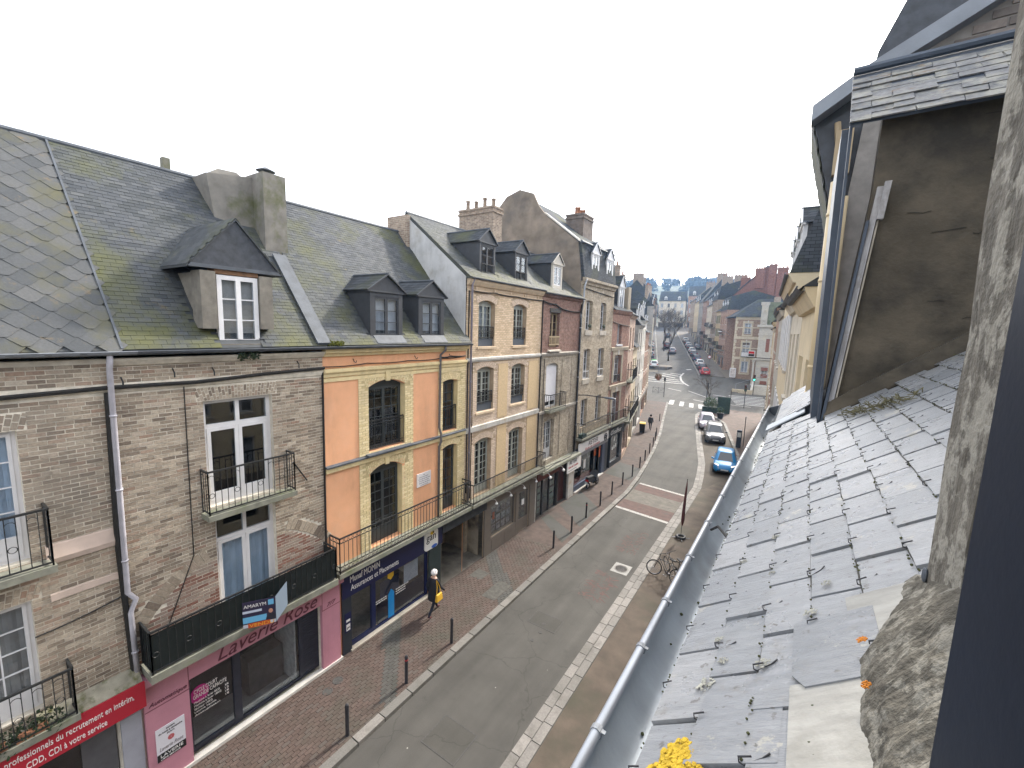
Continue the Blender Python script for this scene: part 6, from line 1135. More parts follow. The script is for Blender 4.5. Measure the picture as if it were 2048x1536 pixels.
# ------------------------------------------------------------ beyond the junction
random.seed(51)
M_stf = mat('far_stone_trim', (.46, .4, .3), .85, .15, 3); M_green = mat('mossy_slate_far', (.13, .15, .1), .7, .3, 2)
cb = 2.2
K = thing('house', 'brown brick corner house with stone bands and hipped slate roof beyond the junction', 'house', (-9.9, 92.2, cb)); W = 8.5
ok_ = [Op(1.55, 2.7, 8.5, 10.55), Op(1.5, 2.75, 4.35, 6.95), Op(1.6, 2.75, 1.3, 3.4), Op(5.0, 6.1, 8.5, 10.5), Op(5.0, 6.1, 4.4, 6.9)]
M_brK = brick_mat('corner_brick', (.2, .125, .09), (.28, .18, .13), (.34, .29, .23)); wall(K, 0, W, -1, 11.7, ok_, M_brK)
for i, o in enumerate(ok_):
    window(K, o, M_frW, 1, 2, leaf=2, curtain=M_whitec if i < 3 else None, transom=o['z1'] - .6 if i == 1 else None)
    f = MB(); f.box(o['u0'] - .28, o['u0'] - .002, -.04, -.003, o['z0'] - .1, o['z1']); f.box(o['u1'] + .002, o['u1'] + .28, -.04, -.003, o['z0'] - .1, o['z1']); f.box(o['u0'] - .28, o['u1'] + .28, -.04, -.003, o['z1'] + .002, o['z1'] + .35); f.build('stone_surround', M_stf, K); MB().box((o['u0'] + o['u1']) / 2 - .1, (o['u0'] + o['u1']) / 2 + .1, -.1, -.041, o['z1'] + .05, o['z1'] + .5).build('keystone', M_strw, K); molding(K, o['u0'] - .3, o['u1'] + .3, [(0, o['z0'] - .4), (-.08, o['z0'] - .4), (-.1, o['z0'] - .1), (0, o['z0'] - .1)], M_stf, 'sill')
for z, h in ((11.2, .5), (7.55, .5), (3.75, .45), (9.6, .2), (5.8, .2)): MB().box(-.02, W, -.05 - .001 * z, -.002, z, z + h).build('stone_band', M_stf, K)
rl = MB(); balusters(rl, (1.45, -.3, 0), (2.8, -.3, 0), 4.3, 5.2, .12); rl.build('railing', M_iron, K); rl = MB(); balusters(rl, (1.55, -.05, 0), (2.7, -.05, 0), 8.45, 8.9, .12); rl.build('railing', M_iron, K); MB().box(1.4, 2.85, -.36, 0, 4.15, 4.3).build('balcony', M_slab, K); MB().box(1.5, 2.75, -.28, -.27, 4.32, 5.1).build('balcony_sheet', M_cream, K)
q = MB()
for z in range(19): q.box(-.03, .45 if z % 2 else .3, -.03, .0, .2 + z * .6, .75 + z * .6)
q.build('quoin', M_stf, K)
hp = MB(); hp.add([(-.4, -.4, 11.7), (W + .2, -.4, 11.7), (W + .2, 9, 11.7), (-3.1, 9, 11.7), (3.2, 3.6, 15.2), (W, 3.6, 15.2)], [(0, 1, 5, 4), (3, 0, 4), (2, 3, 4, 5), (1, 2, 5), (0, 3, 2, 1)]); hp.build('roof', M_slatef, K); MB().box(4.2, 4.9, .55, .7, 12.8, 13.5).build('skylight', M_frW, K); MB().box(5.8, 6.8, 1.2, 2.6, 12.5, 15.4).build('chimney', M_bkD, K)
bx_ = MB().box(.02, 8.4, .32, 8.8, -1, 11.7).build('rear_wall', M_brK, K)
nb = thing('notice_board', 'white advertising panel on the corner house wall', 'sign', (-9.9, 92.2, cb)); MB().box(-.2, .85, -.2, -.08, .2, 2.0).build('panel', M_frW, nb); MB().box(-.1, .75, -.21, -.201, .35, 1.85).build('poster', mat('far_poster', (.5, .45, .42), .5, .4, 3, bmp=0), nb)
for x in (-.15, .75): MB().box(x, x + .06, -.17, -.1, -.6, .2).build('post', M_blackpipe, nb)
# facade of the same house along the far street and the row behind it
af = R(-90) + math.atan(.3)
def fr_(s): d = math.hypot(1, .3); return (-9.9 - .3 * s / d, 92.4 + s / d)
s = 9.0
rows_ = (('red and cream brick house with oriel next to the corner house', 8, 12.5, M_bkf, dict(bays=3, balc=((.5, 7.5, 4), (2, 6, 7.4)), mansard=True, dormers=3, roofh=4, shut=None)), ('narrow green shuttered house in the far street', 6, 12.0, M_ren3, dict(bays=2, balc=((.5, 5.5, 4),), chim=1.5, roofh=3.5, shut=mat('green_shutter', (.05, .09, .06), .6))), ('tall slate roofed brick house in the far street', 8, 14.2, M_bkf2, dict(bays=3, balc=((1, 7, 4), (1, 7, 7.5)), mansard=True, dormers=2, roofh=4.5, chim=1.2, floors=4)), ('pale stone house with iron balconies in the far street', 9, 12.5, M_cs2, dict(bays=3, balc=((.5, 8.5, 4), (.5, 8.5, 7.2)), dormers=3, roofh=4.5)), ('red brick gabled house well up the far street', 9, 13.5, M_bkf, dict(bays=3, balc=((.5, 8.5, 4),), roofh=5, chim=1.5)), ('grey house under a big blue slate roof up the far street', 10, 13.0, M_ren2, dict(bays=3, roofh=6.5, chim=1.5)), ('cream terrace house high up the far street', 12, 12.5, M_cs, dict(bays=4, roofh=4, dormers=3)), ('brick house where the far street bends', 14, 12.5, M_bkf2, dict(bays=4, roofh=4.5, chim=1.4)))
for lab, wd, zh, wm, kw in rows_:
    x, y = fr_(s + wd); fl = kw.pop('floors', 3); simple_house(lab, x, y, af, wd, zh, fl, wm, M_frW, base=zt(y - wd * .5) - .3, depth=9, **kw); s += wd + .05
# big red gabled house with chimney stacks behind the corner house
Gb = thing('house', 'big red brick gable crowned by three chimney stacks', 'house', (-13.2, 104, 3.2)); M_gr = brick_mat('gable_red_brick', (.16, .065, .048), (.22, .09, .065), (.22, .14, .11))
MB().prism([(0.6, 0), (.6, 15.2), (6.9, 21.4), (13, 15.2), (13, 0)], 0, 8, 1).build('wall', M_gr, Gb)
for z0, z1 in ((11.2, 12.3), (12.7, 13.6), (13.9, 14.8)): MB().box(1, 5.2, -.08, -.01, z0, z1).build('stone_panel', mat('flint_panel', (.3, .28, .25), .9, .3, 6), Gb); MB().box(6.6, 12.5, -.08, -.01, z0, z1).build('stone_panel', MATS['flint_panel'], Gb)
rr = MB(); rr.hexa([(.3, -.2, 15), (6.9, -.2, 21.4), (6.9, 8.2, 21.4), (.3, 8.2, 15), (.3, -.2, 15.2), (6.9, -.2, 21.65), (6.9, 8.2, 21.65), (.3, 8.2, 15.2)]); rr.hexa([(13.3, -.2, 15), (6.9, -.2, 21.4), (6.9, 8.2, 21.4), (13.3, 8.2, 15), (13.3, -.2, 15.2), (6.9, -.2, 21.65), (6.9, 8.2, 21.65), (13.3, 8.2, 15.2)]); rr.build('roof', M_slatef, Gb)
for u0, u1, z0, z1, n in ((2.2, 3.9, 15, 19.3, 4), (4.8, 6.5, 17, 21.0, 4), (7.2, 8.6, 10, 21.7, 2), (8.7, 10.6, 15, 21.0, 3)): chimney(Gb, u0, u1, -.35 if u0 > 4 else .5, 1.0 if u0 > 4 else 1.9, z0, z1, M_gr, n)
# white ornate house
Wb = thing('house', 'narrow white ornate house with scrolled dormer by the stairs', 'house', (-5.55, 87.2, 1.7)); ow = [Op(1.2, 1.75, 6.0, 8.3), Op(.9, 1.9, 1.4, 3.4)]; M_wst = mat('white_stone_far', (.38, .36, .32), .85, .12, 3, stain=(.42, .38, .3), stain_scale=1.2); wall(Wb, 0, 5, -1, 10.7, ow, M_wst); MB().box(0, 5, .3, 6, -1, 10.7).build('rear_wall', M_wst, Wb)
MB().box(1.2, 1.75, .1, .14, 6.0, 8.3).build('shutter', mat('brick_red_shutter', (.2, .085, .065), .7), Wb); window(Wb, ow[1], M_frW)
for z, h, p in ((10.3, .4, .35), (8.9, .3, .12), (4.6, .35, .3), (.6, .2, .1)): MB().box(-p, 5, -p, .3 + p, z, z + h).build('cornice', M_wst, Wb)
MB().prism([(.3, 10.7), (1.3, 14.6), (4.6, 14.6), (5, 10.7)], .3, 6, 1).build('roof', M_green, Wb); lu = MB(); lu.box(.05, 1.05, -.2, 1.2, 10.7, 14.1); lu.box(-.1, 1.2, -.3, 1.3, 14.1, 14.6); lu.box(.1, 1.0, -.25, -.2, 11.6, 12.6); luo = lu.build('dormer', M_wst, Wb); 
for z in (11.2, 12.9): MB().ring((.55, -.25, z), (0, 1, 0), .32, .08, 14, 6).build('scroll', M_wst, luo)
for z in (0, 1.2, 2.4): MB().box(.9, 1.9, -.14, -.102, z + .3, z + .9).build('red_panel', MATS['brick_red_shutter'], Wb)
MB().lathe([(.22, 0), (.16, .3), (.15, 4), (.2, 4.2), (.32, 4.5)], 12, (-.35, -.3, 0)).build('column', M_wst, Wb)
st = thing('staircase', 'white stone steps rising to the right behind the crossing', 'steps', (-5.2, 79.6, zt(79.6)))
for i in range(8): MB().box(0, 3.2, i * .32, 3.2, i * .16 - .1, (i + 1) * .16).build('step', M_wst, st)
MB().hexa([(-.3, 0, 0), (0, 0, 0), (0, 3, 0), (-.3, 3, 0), (-.3, 0, .7), (0, 0, .7), (0, 3, 1.9), (-.3, 3, 1.9)]).build('side_wall', M_wst, st)
rw = thing('retaining_wall', 'low curved stone wall with a handrail beside the white steps', 'wall', (-8.2, 80.2, zt(80))); 
for i, (a, b) in enumerate(((0, .0), (1.0, -.55), (2.0, -.8))): MB().box(a, a + 1.03, b, b + .5, -.2, .5 + .05 * i).build('wall_block', M_stf, rw)
hr_ = MB(); hr_.tube([(.5, .3, .5), (.5, .3, 1.4), (5.5, 3, 3.4)], .03, 6); hr_.tube([(3, 1.6, .5), (3, 1.6, 2.35)], .03, 6); hr_.build('handrail', M_zinc, rw)
# left side of the far street
al_ = R(90) + math.atan(.27)
def fl_(s): d = math.hypot(1, .27); return (-27.6 - .27 * s / d, 100 + s / d)
s = 0
for lab, wd, zh, wm, kw in (('pale blue grey house at the start of the far left row', 9, 11.5, M_ren2, dict(bays=3, roofh=4, dormers=2)), ('brick house with tall chimney in the far left row', 9, 12.5, M_bkf, dict(bays=3, roofh=5, chim=2.5)), ('cream house in the far left row behind the tree', 10, 11.5, M_cs2, dict(bays=3, roofh=4, dormers=3)), ('red brick house in the far left row behind the tree', 11, 12.5, M_bkf, dict(bays=3, roofh=5.5, chim=1.5)), ('grey house far up the left row', 12, 11.5, M_ren2, dict(bays=3, roofh=4.5, dormers=2)), ('last brick house seen on the far left row', 14, 11.5, M_bkf2, dict(bays=3, roofh=4.5))):
    x, y = fl_(s); simple_house(lab, x, y, al_, wd, zh + 1.8, 3, wm, M_frW, base=zt(y + wd * .5) - .4, depth=9, **kw); s += wd + .05
# cross wall of houses at the end of the street
for i, (x, y, wd, zh, wm, lab) in enumerate(((-52, 196, 11, 12, M_cs2, 'pale house closing the far end of the street'), (-40.5, 199, 9, 14, M_bkf, 'brick house closing the far end of the street'), (-64, 192, 11, 11, M_bkf2, 'brown house at the far left end of the street'))):
    simple_house(lab, x, y, R(8), wd, zh, 3, wm, M_frW, base=zt(y) - .5, bays=4, roofh=4.5, dormers=2, depth=10)
# left corner beyond the junction
for lab, x, y, wd, zh, wm in (('blue roofed house across the junction on the left', -40, 96, 11, 12, M_cs2), ('brick house at the left end of the junction', -52, 94, 11.5, 11, M_bkf)): simple_house(lab, x, y, R(0), wd, zh, 3, wm, M_frW, base=zt(y) - .6, bays=4, roofh=5.5, dormers=2, chim=1.5, depth=10)
# wooded hill
hl = MB(); nx, ny = 40, 8
for j in range(ny + 1):
    for i in range(nx + 1):
        x = -520 + 900 * i / nx; t = j / ny; y = 300 + 260 * t; z = 12 + (50 + 10 * MN.noise(Vector((x * .006, 3, 0))) + (6 if x < -60 else -8)) * math.sin(t * 1.5) ; hl.v.append((x, y, z))
for j in range(ny):
    for i in range(nx): a = j * (nx + 1) + i; hl.f.append((a, a + 1, a + nx + 2, a + nx + 1))
hl.build('hill', mat('hill_grass', (.07, .085, .05), .9, .4, .05), kind='structure', smooth=True)
wd_ = MB()
def leafquads(mb, c, r, n, sz, rng=random):
    for _ in range(n):
        d = Vector((rng.gauss(0, 1), rng.gauss(0, 1), rng.gauss(0, .8))); d = d.normalized() * r * rng.random() ** .4; p = Vector(c) + d; u = Vector((rng.gauss(0, 1), rng.gauss(0, 1), rng.gauss(0, 1))).normalized(); v = u.orthogonal().normalized(); q = sz * rng.uniform(.6, 1.4); mb.quad(p - u * q, p + v * q * .7, p + u * q, p - v * q * .7)
for i in range(360):
    x = random.uniform(-330, 120); t = random.uniform(.1, 1); z = 12 + (50 + 10 * MN.noise(Vector((x * .006, 3, 0))) + (6 if x < -60 else -8)) * math.sin(t * 1.5); leafquads(wd_, (x, 300 + 260 * t, z + 3), random.uniform(4, 7), 60, 1.7)
wd_.build('distant_wood', mat('far_foliage', (.03, .037, .026), .9, .4, .3, bmp=0), kind='stuff')
for i, (x, y, zb) in enumerate(((-78, 330, 24), (-60, 345, 26), (-44, 338, 25), (-96, 340, 25), (-28, 352, 27))):
    simple_house(('white villa on the hillside at the street axis', 'brick villa on the hillside above the street end', 'small pale villa among the hillside trees', 'left villa on the hillside', 'right villa on the hillside')[i], x, y, R(0), 9, 6.5, 2, (M_cs2, M_bkf, M_cs, M_ren2, M_bkf2)[i], M_frW, base=zb - 4, bays=3, roofh=4, depth=9)
# ------------------------------------------------------------ street furniture, vehicles, people, plants
random.seed(61)
def bollard(x, y, redtop, lab):
    t = thing('bollard', lab, 'bollard', (x, y, zt(y) + .11), 0, 'dark bollards along the left kerb'); mb = MB().lathe([(.055, 0), (.052, .02), (.048, .04), (.048, .8), (.052, .81), (.052, .84), (.047, .85), (.045, .88), (.02, .905)], 14); mb.build('post', mat('bollard_paint', (.03, .03, .035), .5, .25, 14, bmp=.1), t, smooth=False)
    MB().lathe([(.0488, 0), (.0488, .04)], 14, (0, 0, .74)).build('band', M_rp if redtop else MATS['bollard_paint'], t)
names = ['bollard nearest the camera on the left pavement', 'second bollard, with a red mark, beside the grey band', 'bollard beside the walking woman', None, 'bollard opposite the taupe shop window', 'bollard opposite the taupe shop door', 'bollard with a red top before the speed table', 'bollard level with the first white line of the speed table', 'bollard level with the hanging driving school sign', 'bollard just past the speed table, opposite the scooter', 'bollard opposite the driving school door', 'bollard opposite the hairdresser', 'bollard where the kerb starts to bend', 'first bollard after the bend', 'second bollard after the bend', 'third bollard after the bend', 'bollard next to the wheelie bin', 'far bollard before the crossing']
bxy = [(-8.6, 6.0), (-8.6, 8.0), (-8.6, 10.0), (-8.8, 17.6), (-8.8, 19.6), (-8.9, 21.7), (-8.9, 23.8), (-8.95, 25.9), (-9.0, 28.1), (-9.0, 30.2), (-9.15, 32.5), (-9.4, 34.7), (-9.7, 37.1), (-10.05, 39.5), (-10.5, 41.9), (-10.9, 43.8), (-12.6, 51.6)]
nm = [n for n in names if n]
for i, (x, y) in enumerate(bxy): bollard(x, y, i in (1, 5), nm[i])
# cars -------------------------------------------------------------
M_tyre = plain('tyre_rubber', (.018, .018, .018), .8); M_rim = plain('alloy_rim', (.4, .4, .42), .35, .8); M_cg = plain('car_glass', (.03, .037, .045), .06, 0, .9); M_lamp = plain('headlamp', (.55, .57, .6), .12, .2, .8); M_tail = plain('tail_lamp', (.35, .015, .015), .25); M_plate = plain('number_plate', (.6, .62, .6), .5); M_trim = plain('car_trim', (.02, .02, .022), .6)
def paint(name, col): return plain(name, col, .3, .1, .4, coat=.35)
def car(label, x, y, rot, col, L=4.0, W=1.7, Hh=1.45, group='parked cars', suv=False, z=None, roofcol=None):
    t = thing('car', label, 'car', (x, y, zt(y) + .015 if z is None else z), rot, group); w = W / 2; F_ = L / 2; belt = Hh * .6; hood = Hh * .56
    st = [(-F_, .32, belt * .82, .80), (-F_ + .06, .24, belt * .9, .93), (-F_ + .45, .2, belt * 1.0, .99), (-.3 * L, .2, belt * 1.02, 1), (0, .2, belt * 1.0, 1), (.17 * L, .2, belt * .98, 1), (.3 * L, .2, hood * .98, .985), (.41 * L, .2, hood * .9, .95), (F_ - .1, .22, hood * .78, .86), (F_, .28, hood * .6, .72)]
    mb = MB(); n = 0
    for yy, zb, zt_, kw in st:
        q = w * kw; pts = [(0, zb), (q * .86, zb), (q * .97, zb + .1), (q, zb + (zt_ - zb) * .5), (q * .96, zt_ - .08), (q * .88, zt_ - .01), (q * .45, zt_ + .035), (0, zt_ + .045)]; full = pts + [(-a, b) for a, b in reversed(pts[1:-1])]; n = len(full); mb.v += [(a, yy, b) for a, b in full]
    for i in range(len(st) - 1):
        for j in range(n): mb.f.append((i * n + j, i * n + (j + 1) % n, (i + 1) * n + (j + 1) % n, (i + 1) * n + j))
    mb.f.append(tuple(range(n - 1, -1, -1))); mb.f.append(tuple((len(st) - 1) * n + j for j in range(n))); body = mb.build('body', col, t, smooth=True)
    # cabin: belt ring and roof ring
    b0, b1 = -F_ + .12, .23 * L; r0, r1 = (-F_ + (.35 if suv else .5)), .03 * L; wb, wr = w * .9, w * .7
    def ringpts(y0, y1, ww, zz, cr=.12): return [(-ww, y0 + cr, zz), (-ww + cr, y0, zz), (ww - cr, y0, zz), (ww, y0 + cr, zz), (ww, y1 - cr * 1.5, zz), (ww - cr * 1.5, y1, zz), (-ww + cr * 1.5, y1, zz), (-ww, y1 - cr * 1.5, zz)]
    lo = ringpts(b0, b1, wb, belt - .02); mid = ringpts(r0 - .03, r1 + .1, wr + .015, Hh - .07); hi = ringpts(r0 + .06, r1 - .06, wr - .06, Hh - .01); mb = MB(); mb.v += lo + mid + hi
    for k in range(2):
        for j in range(8): mb.f.append((k * 8 + j, k * 8 + (j + 1) % 8, (k + 1) * 8 + (j + 1) % 8, (k + 1) * 8 + j))
    mb.v.append((0, (r0 + r1) / 2, Hh + .015))
    for j in range(8): mb.f.append((16 + j, 16 + (j + 1) % 8, 24))
    mb.build('cabin', roofcol or col, t, smooth=True)
    def glass(name, a, b, c, d, m=.1, off=.012):
        A, B_, C_2, D_2 = [Vector(v) for v in (a, b, c, d)]; nn = (B_ - A).cross(D_2 - A).normalized(); ce = (A + B_ + C_2 + D_2) / 4
        if nn.dot(ce - Vector((0, 0, Hh * .7))) < 0: nn = -nn
        P = [v.lerp(ce, m) + nn * off for v in (A, B_, C_2, D_2)]; MB().quad(*P).build(name, M_cg, t)
    glass('windscreen', lo[6], lo[5], mid[5], mid[6], .05); glass('rear_window', lo[1], lo[2], mid[2], mid[1], .1)
    for a, b in ((0, 7), (3, 4)):
        l0, l1, m0, m1 = [Vector(v) for v in (lo[a], lo[b], mid[a], mid[b])]
        for t0, t1 in ((.03, .47), (.5, .97)): glass('side_window', l0.lerp(l1, t0), l0.lerp(l1, t1), m0.lerp(m1, t1), m0.lerp(m1, t0), .08)
    wr_ = .33 if suv else .3
    for sx in (-1, 1):
        for yy in (-.31 * L, .31 * L):
            c = (sx * (w - .09), yy, wr_); tw = MB().ring(c, (1, 0, 0), wr_ - .075, .085, 20, 8).build('wheel', M_tyre, t, smooth=True); rm = MB(); rm.tube([(c[0] - sx * .02, yy, wr_), (c[0] + sx * .065, yy, wr_)], wr_ - .11, 14); rm.build('rim', M_rim, tw)
            ar = MB(); ar.tube([(sx * (w - .18), yy, wr_ + .02), (sx * (w + .004), yy, wr_ + .02)], wr_ + .055, 18); ar.build('wheel_arch', M_trim, t)
        hl = MB(); hl.hexa([(sx * w * .9, F_ - .3, hood * .72), (sx * w * .5, F_ + .03, hood * .6), (sx * w * .45, F_ - .1, hood * .66), (sx * w * .8, F_ - .4, hood * .72), (sx * w * .9, F_ - .36, hood * .92), (sx * w * .52, F_ - .06, hood * .84), (sx * w * .5, F_ - .26, hood * .9), (sx * w * .8, F_ - .45, hood * .93)]); hl.build('headlight', M_lamp, t)
        MB().box(min(sx * w * .62, sx * w * .95), max(sx * w * .62, sx * w * .95), -F_ - .005, -F_ + .12, belt * .68, belt * .92).build('tail_light', M_tail, t)
        MB().hexa([(sx * w * .95, .2 * L, belt), (sx * (w + .17), .19 * L, belt + .02), (sx * (w + .17), .17 * L, belt + .02), (sx * w * .95, .17 * L, belt), (sx * w * .95, .2 * L, belt + .1), (sx * (w + .15), .19 * L, belt + .14), (sx * (w + .15), .17 * L, belt + .14), (sx * w * .95, .17 * L, belt + .1)]).build('wing_mirror', col, t)
    g = MB(); g.box(-w * .4, w * .4, F_ - .06, F_ + .012, hood * .44, hood * .56); g.box(-w * .6, w * .6, F_ - .05, F_ + .008, .24, .34); g.build('grille', M_trim, t); MB().box(-.26, .26, F_ + .013, F_ + .025, .36, .46).build('number_plate', M_plate, t); MB().box(-.26, .26, -F_ - .02, -F_ - .006, belt * .55, belt * .55 + .11).build('number_plate', M_plate, t)
    return t
c_bl = paint('car_blue', (.015, .22, .5)); c_si = paint('car_silver', (.33, .33, .36)); c_gr = paint('car_grey', (.11, .115, .125)); c_bk = paint('car_black', (.02, .021, .025)); c_wh = paint('car_white', (.6, .6, .6)); c_re = paint('car_red', (.42, .025, .03)); c_nv = paint('car_navy', (.025, .04, .09)); c_li = paint('car_lilac', (.36, .33, .38))
car('bright blue hatchback nearest the foreground gutter', -3.75, 37.0, R(180 + 6), c_bl, 3.85, 1.66, 1.43)
car('dark metallic crossover with pale bonnet behind the blue hatchback', -5.95, 46.8, R(180 + 11), c_gr, 4.35, 1.84, 1.58, suv=True)
car('pale lilac silver car parked at the top of the bay', -7.6, 52.6, R(180 + 12), c_li, 4.1, 1.75, 1.5)
fx_ = lambda y, off: -15.3 - (y - 92) * .282 - off
fr_cars = (('red hatchback first in the far right row', 93.5, c_re), ('black car second in the far right row', 98.6, c_bk), ('silver car third in the far right row', 103.6, c_wh), ('navy people carrier in the far right row', 110.2, c_nv), ('grey car in the middle of the far right row', 117.5, c_gr), ('white car past the middle of the far right row', 123, c_wh), ('dark car far up the right row', 128.6, c_bk), ('silver car far up the right row', 134, c_si), ('last black car visible in the far right row', 140, c_bk), ('topmost white car in the far right row', 146, c_wh))
for lab, y, col in fr_cars: car(lab, fx_(y, -1.15 + .2), y, R(15.7), col, 4.1, 1.76, 1.5, 'cars parked along the far right kerb', suv=col is c_nv)
car('grey car parked on the far pavement', fx_(131, -3.1), 131, R(15.7), c_gr, 4.1, 1.75, 1.45, 'cars parked along the far right kerb')
for lab, y, col in (('pale blue white car with green roof marking at the island', 98, c_wh), ('silver car at the front of the far left row', 112, c_si), ('black car second in the far left row', 118, c_bk), ('grey car third in the far left row', 124.5, c_gr), ('white car fourth in the far left row', 131, c_wh), ('dark car last in the far left row', 137.5, c_bk)): car(lab, fx_(y, 9.9) + (0 if y > 100 else .8), y, R(15.7), col, 4.1, 1.75, 1.48, 'cars parked along the far left kerb')
gr = MB().box(-.5, .5, -.6, .3, 1.5, 1.62); o_ = gr.build('roof_box', plain('green_vinyl', (.03, .5, .12), .4), bpy.data.objects[[o.name for o in bpy.data.objects if o.get('label', '').startswith('pale blue white car')][0]])
car('car driving away in the middle of the far street', fx_(120.5, 4.2), 120.5, R(15.7), c_li, 4.1, 1.78, 1.5, 'cars driving up the far street'); car('dark red van like car ahead of the driving car', fx_(130, 5.3), 130, R(15.7), paint('car_maroon', (.12, .03, .035)), 4.4, 1.85, 1.75, 'cars driving up the far street', suv=True); car('distant car near the bend of the far street', fx_(159, 4), 159, R(15.7), c_gr, 4.2, 1.78, 1.5, 'cars driving up the far street')
# scooter ----------------------------------------------------------
sc = thing('scooter', 'black scooter parked by the driving school window', 'scooter', (-10.55, 26.5, .115), R(-6)); M_blp = plain('scooter_black', (.02, .02, .022), .3, 0, .5)
for yy in (-.62, .62):
    t_ = MB().ring((0, yy, .23), (1, 0, 0), .17, .06, 18, 8).build('wheel', M_tyre, sc, smooth=True); MB().tube([(-.04, yy, .23), (.04, yy, .23)], .12, 12).build('rim', M_rim, t_)
b = MB(); b.hexa([(-.14, -.75, .5), (.14, -.75, .5), (.17, .0, .42), (-.17, .0, .42), (-.11, -.8, .72), (.11, -.8, .72), (.15, .02, .7), (-.15, .02, .7)]); b.hexa([(-.15, -.05, .24), (.15, -.05, .24), (.15, .4, .24), (-.15, .4, .24), (-.15, -.05, .32), (.15, -.05, .32), (.15, .4, .34), (-.15, .4, .34)]); b.hexa([(-.2, .34, .3), (.2, .34, .3), (.12, .5, .3), (-.12, .5, .3), (-.22, .3, .98), (.22, .3, .98), (.1, .44, 1.0), (-.1, .44, 1.0)]); b.hexa([(-.07, .5, .42), (.07, .5, .42), (.07, .85, .44), (-.07, .85, .44), (-.05, .5, .48), (.05, .5, .48), (.05, .82, .5), (-.05, .82, .5)])
bo = b.build('body', M_blp, sc); bv = bo.modifiers.new('bevel', 'BEVEL'); bv.width = .04; bv.segments = 3
s_ = MB().hexa([(-.13, -.78, .72), (.13, -.78, .72), (.15, .02, .7), (-.15, .02, .7), (-.1, -.74, .82), (.1, -.74, .82), (.12, -.02, .8), (-.12, -.02, .8)]).build('seat', M_trim, sc); hb = MB(); hb.tube([(0, .55, .3), (0, .34, 1.02)], .03, 8); hb.tube([(-.33, .3, 1.04), (0, .36, 1.05), (.33, .3, 1.04)], .016, 8); hb.build('handlebar', M_trim, sc)
for sx in (-1, 1): m_ = MB(); m_.tube([(sx * .25, .32, 1.05), (sx * .32, .34, 1.25)], .007, 6); m_.sph((sx * .33, .34, 1.29), .055, 8, (1, .3, .8)); m_.build('mirror', M_rim if sx < 0 else M_trim, sc)
MB().box(-.12, .12, -.8, -.78, .52, .66).build('tail_light', M_tail, sc); MB().box(-.1, .1, -.84, -.83, .34, .48).build('number_plate', M_plate, sc); lc = MB().hexa([(-.24, .26, .5), (.24, .26, .5), (.3, .0, .45), (-.3, .0, .45), (-.22, .3, 1.02), (.22, .3, 1.02), (.26, .05, .8), (-.26, .05, .8)]).build('leg_cover', plain('cover_vinyl', (.03, .03, .035), .6), sc)
# bicycles ---------------------------------------------------------
def bicycle(label, x, y, rot, lean, col, steer=.3):
    t = thing('bicycle', label, 'bicycle', (x, y, .05), rot, 'bicycles by the foreground gutter'); t.rotation_euler = (0, lean, rot); R_ = .33
    def wheel(yy, ang):
        M_ = Matrix.Translation((0, yy, R_)) @ Matrix.Rotation(ang, 4, 'Z'); mb = MB().ring((0, 0, 0), (1, 0, 0), R_ - .02, .02, 28, 6); mb.v = [tuple(M_ @ Vector(v)) for v in mb.v]; wt = mb.build('wheel', M_tyre, t, smooth=True); r = MB().ring((0, 0, 0), (1, 0, 0), R_ - .045, .01, 24, 4)
        for k in range(16): a = k * math.pi / 8; r.tube([(.02 * (-1) ** k, 0, 0), (0, (R_ - .05) * math.cos(a), (R_ - .05) * math.sin(a))], .0018, 3)
        r.tube([(-.04, 0, 0), (.04, 0, 0)], .02, 8); r.v = [tuple(M_ @ Vector(v)) for v in r.v]; r.build('rim', M_rim, wt)
    wheel(-.52, 0); wheel(.52, steer); f = MB(); bb, hd, st_, ax, fa = (0, -.08, .28), (0, .36, .82), (0, -.22, .78), (0, -.52, R_), (0, .52, R_)
    for a, b_ in ((bb, hd), (st_, (0, .35, .76)), (bb, st_), (bb, ax), (st_, ax)): f.tube([a, b_], .016, 8)
    f.tube([hd, (0, .4, .68), fa], .014, 8); f.build('frame', col, t, smooth=True); h = MB(); h.tube([hd, (0, .33, 1.0)], .013, 8); h.tube([(-.28, .24, 1.02), (-.15, .33, 1.0), (.15, .33, 1.0), (.28, .24, 1.02)], .012, 8); h.build('handlebar', M_trim, t); sd2 = MB(); sd2.tube([st_, (0, -.24, .92)], .013, 8); sd2.hexa([(-.09, -.38, .92), (.09, -.38, .92), (.02, -.08, .92), (-.02, -.08, .92), (-.08, -.37, .97), (.08, -.37, .97), (.02, -.1, .96), (-.02, -.1, .96)]); sd2.build('saddle', M_trim, t)
    c = MB(); c.ring(bb, (1, 0, 0), .09, .008, 16, 4); c.tube([(.06, -.08, .28), (.08, .06, .18)], .01, 6); c.tube([(-.06, -.08, .28), (-.08, -.22, .38)], .01, 6); c.box(.06, .14, .03, .1, .16, .18); c.box(-.14, -.06, -.26, -.19, .37, .39); c.build('crankset', M_rim, t); m = MB(); m.hexa([(-.05, -.86, .5), (.05, -.86, .5), (.05, -.3, .74), (-.05, -.3, .74), (-.05, -.85, .53), (.05, -.85, .53), (.05, -.3, .77), (-.05, -.3, .77)]); m.build('mudguard', M_trim, t)
    return t
bicycle('grey bicycle leaning with its front wheel towards the kerb stones', -3.75, 18.15, R(75), R(14), plain('bike_grey', (.06, .065, .07), .35), .5); bicycle('black bicycle standing behind the grey one', -3.35, 18.75, R(60), R(-10), plain('bike_black', (.02, .02, .02), .35), -.4)
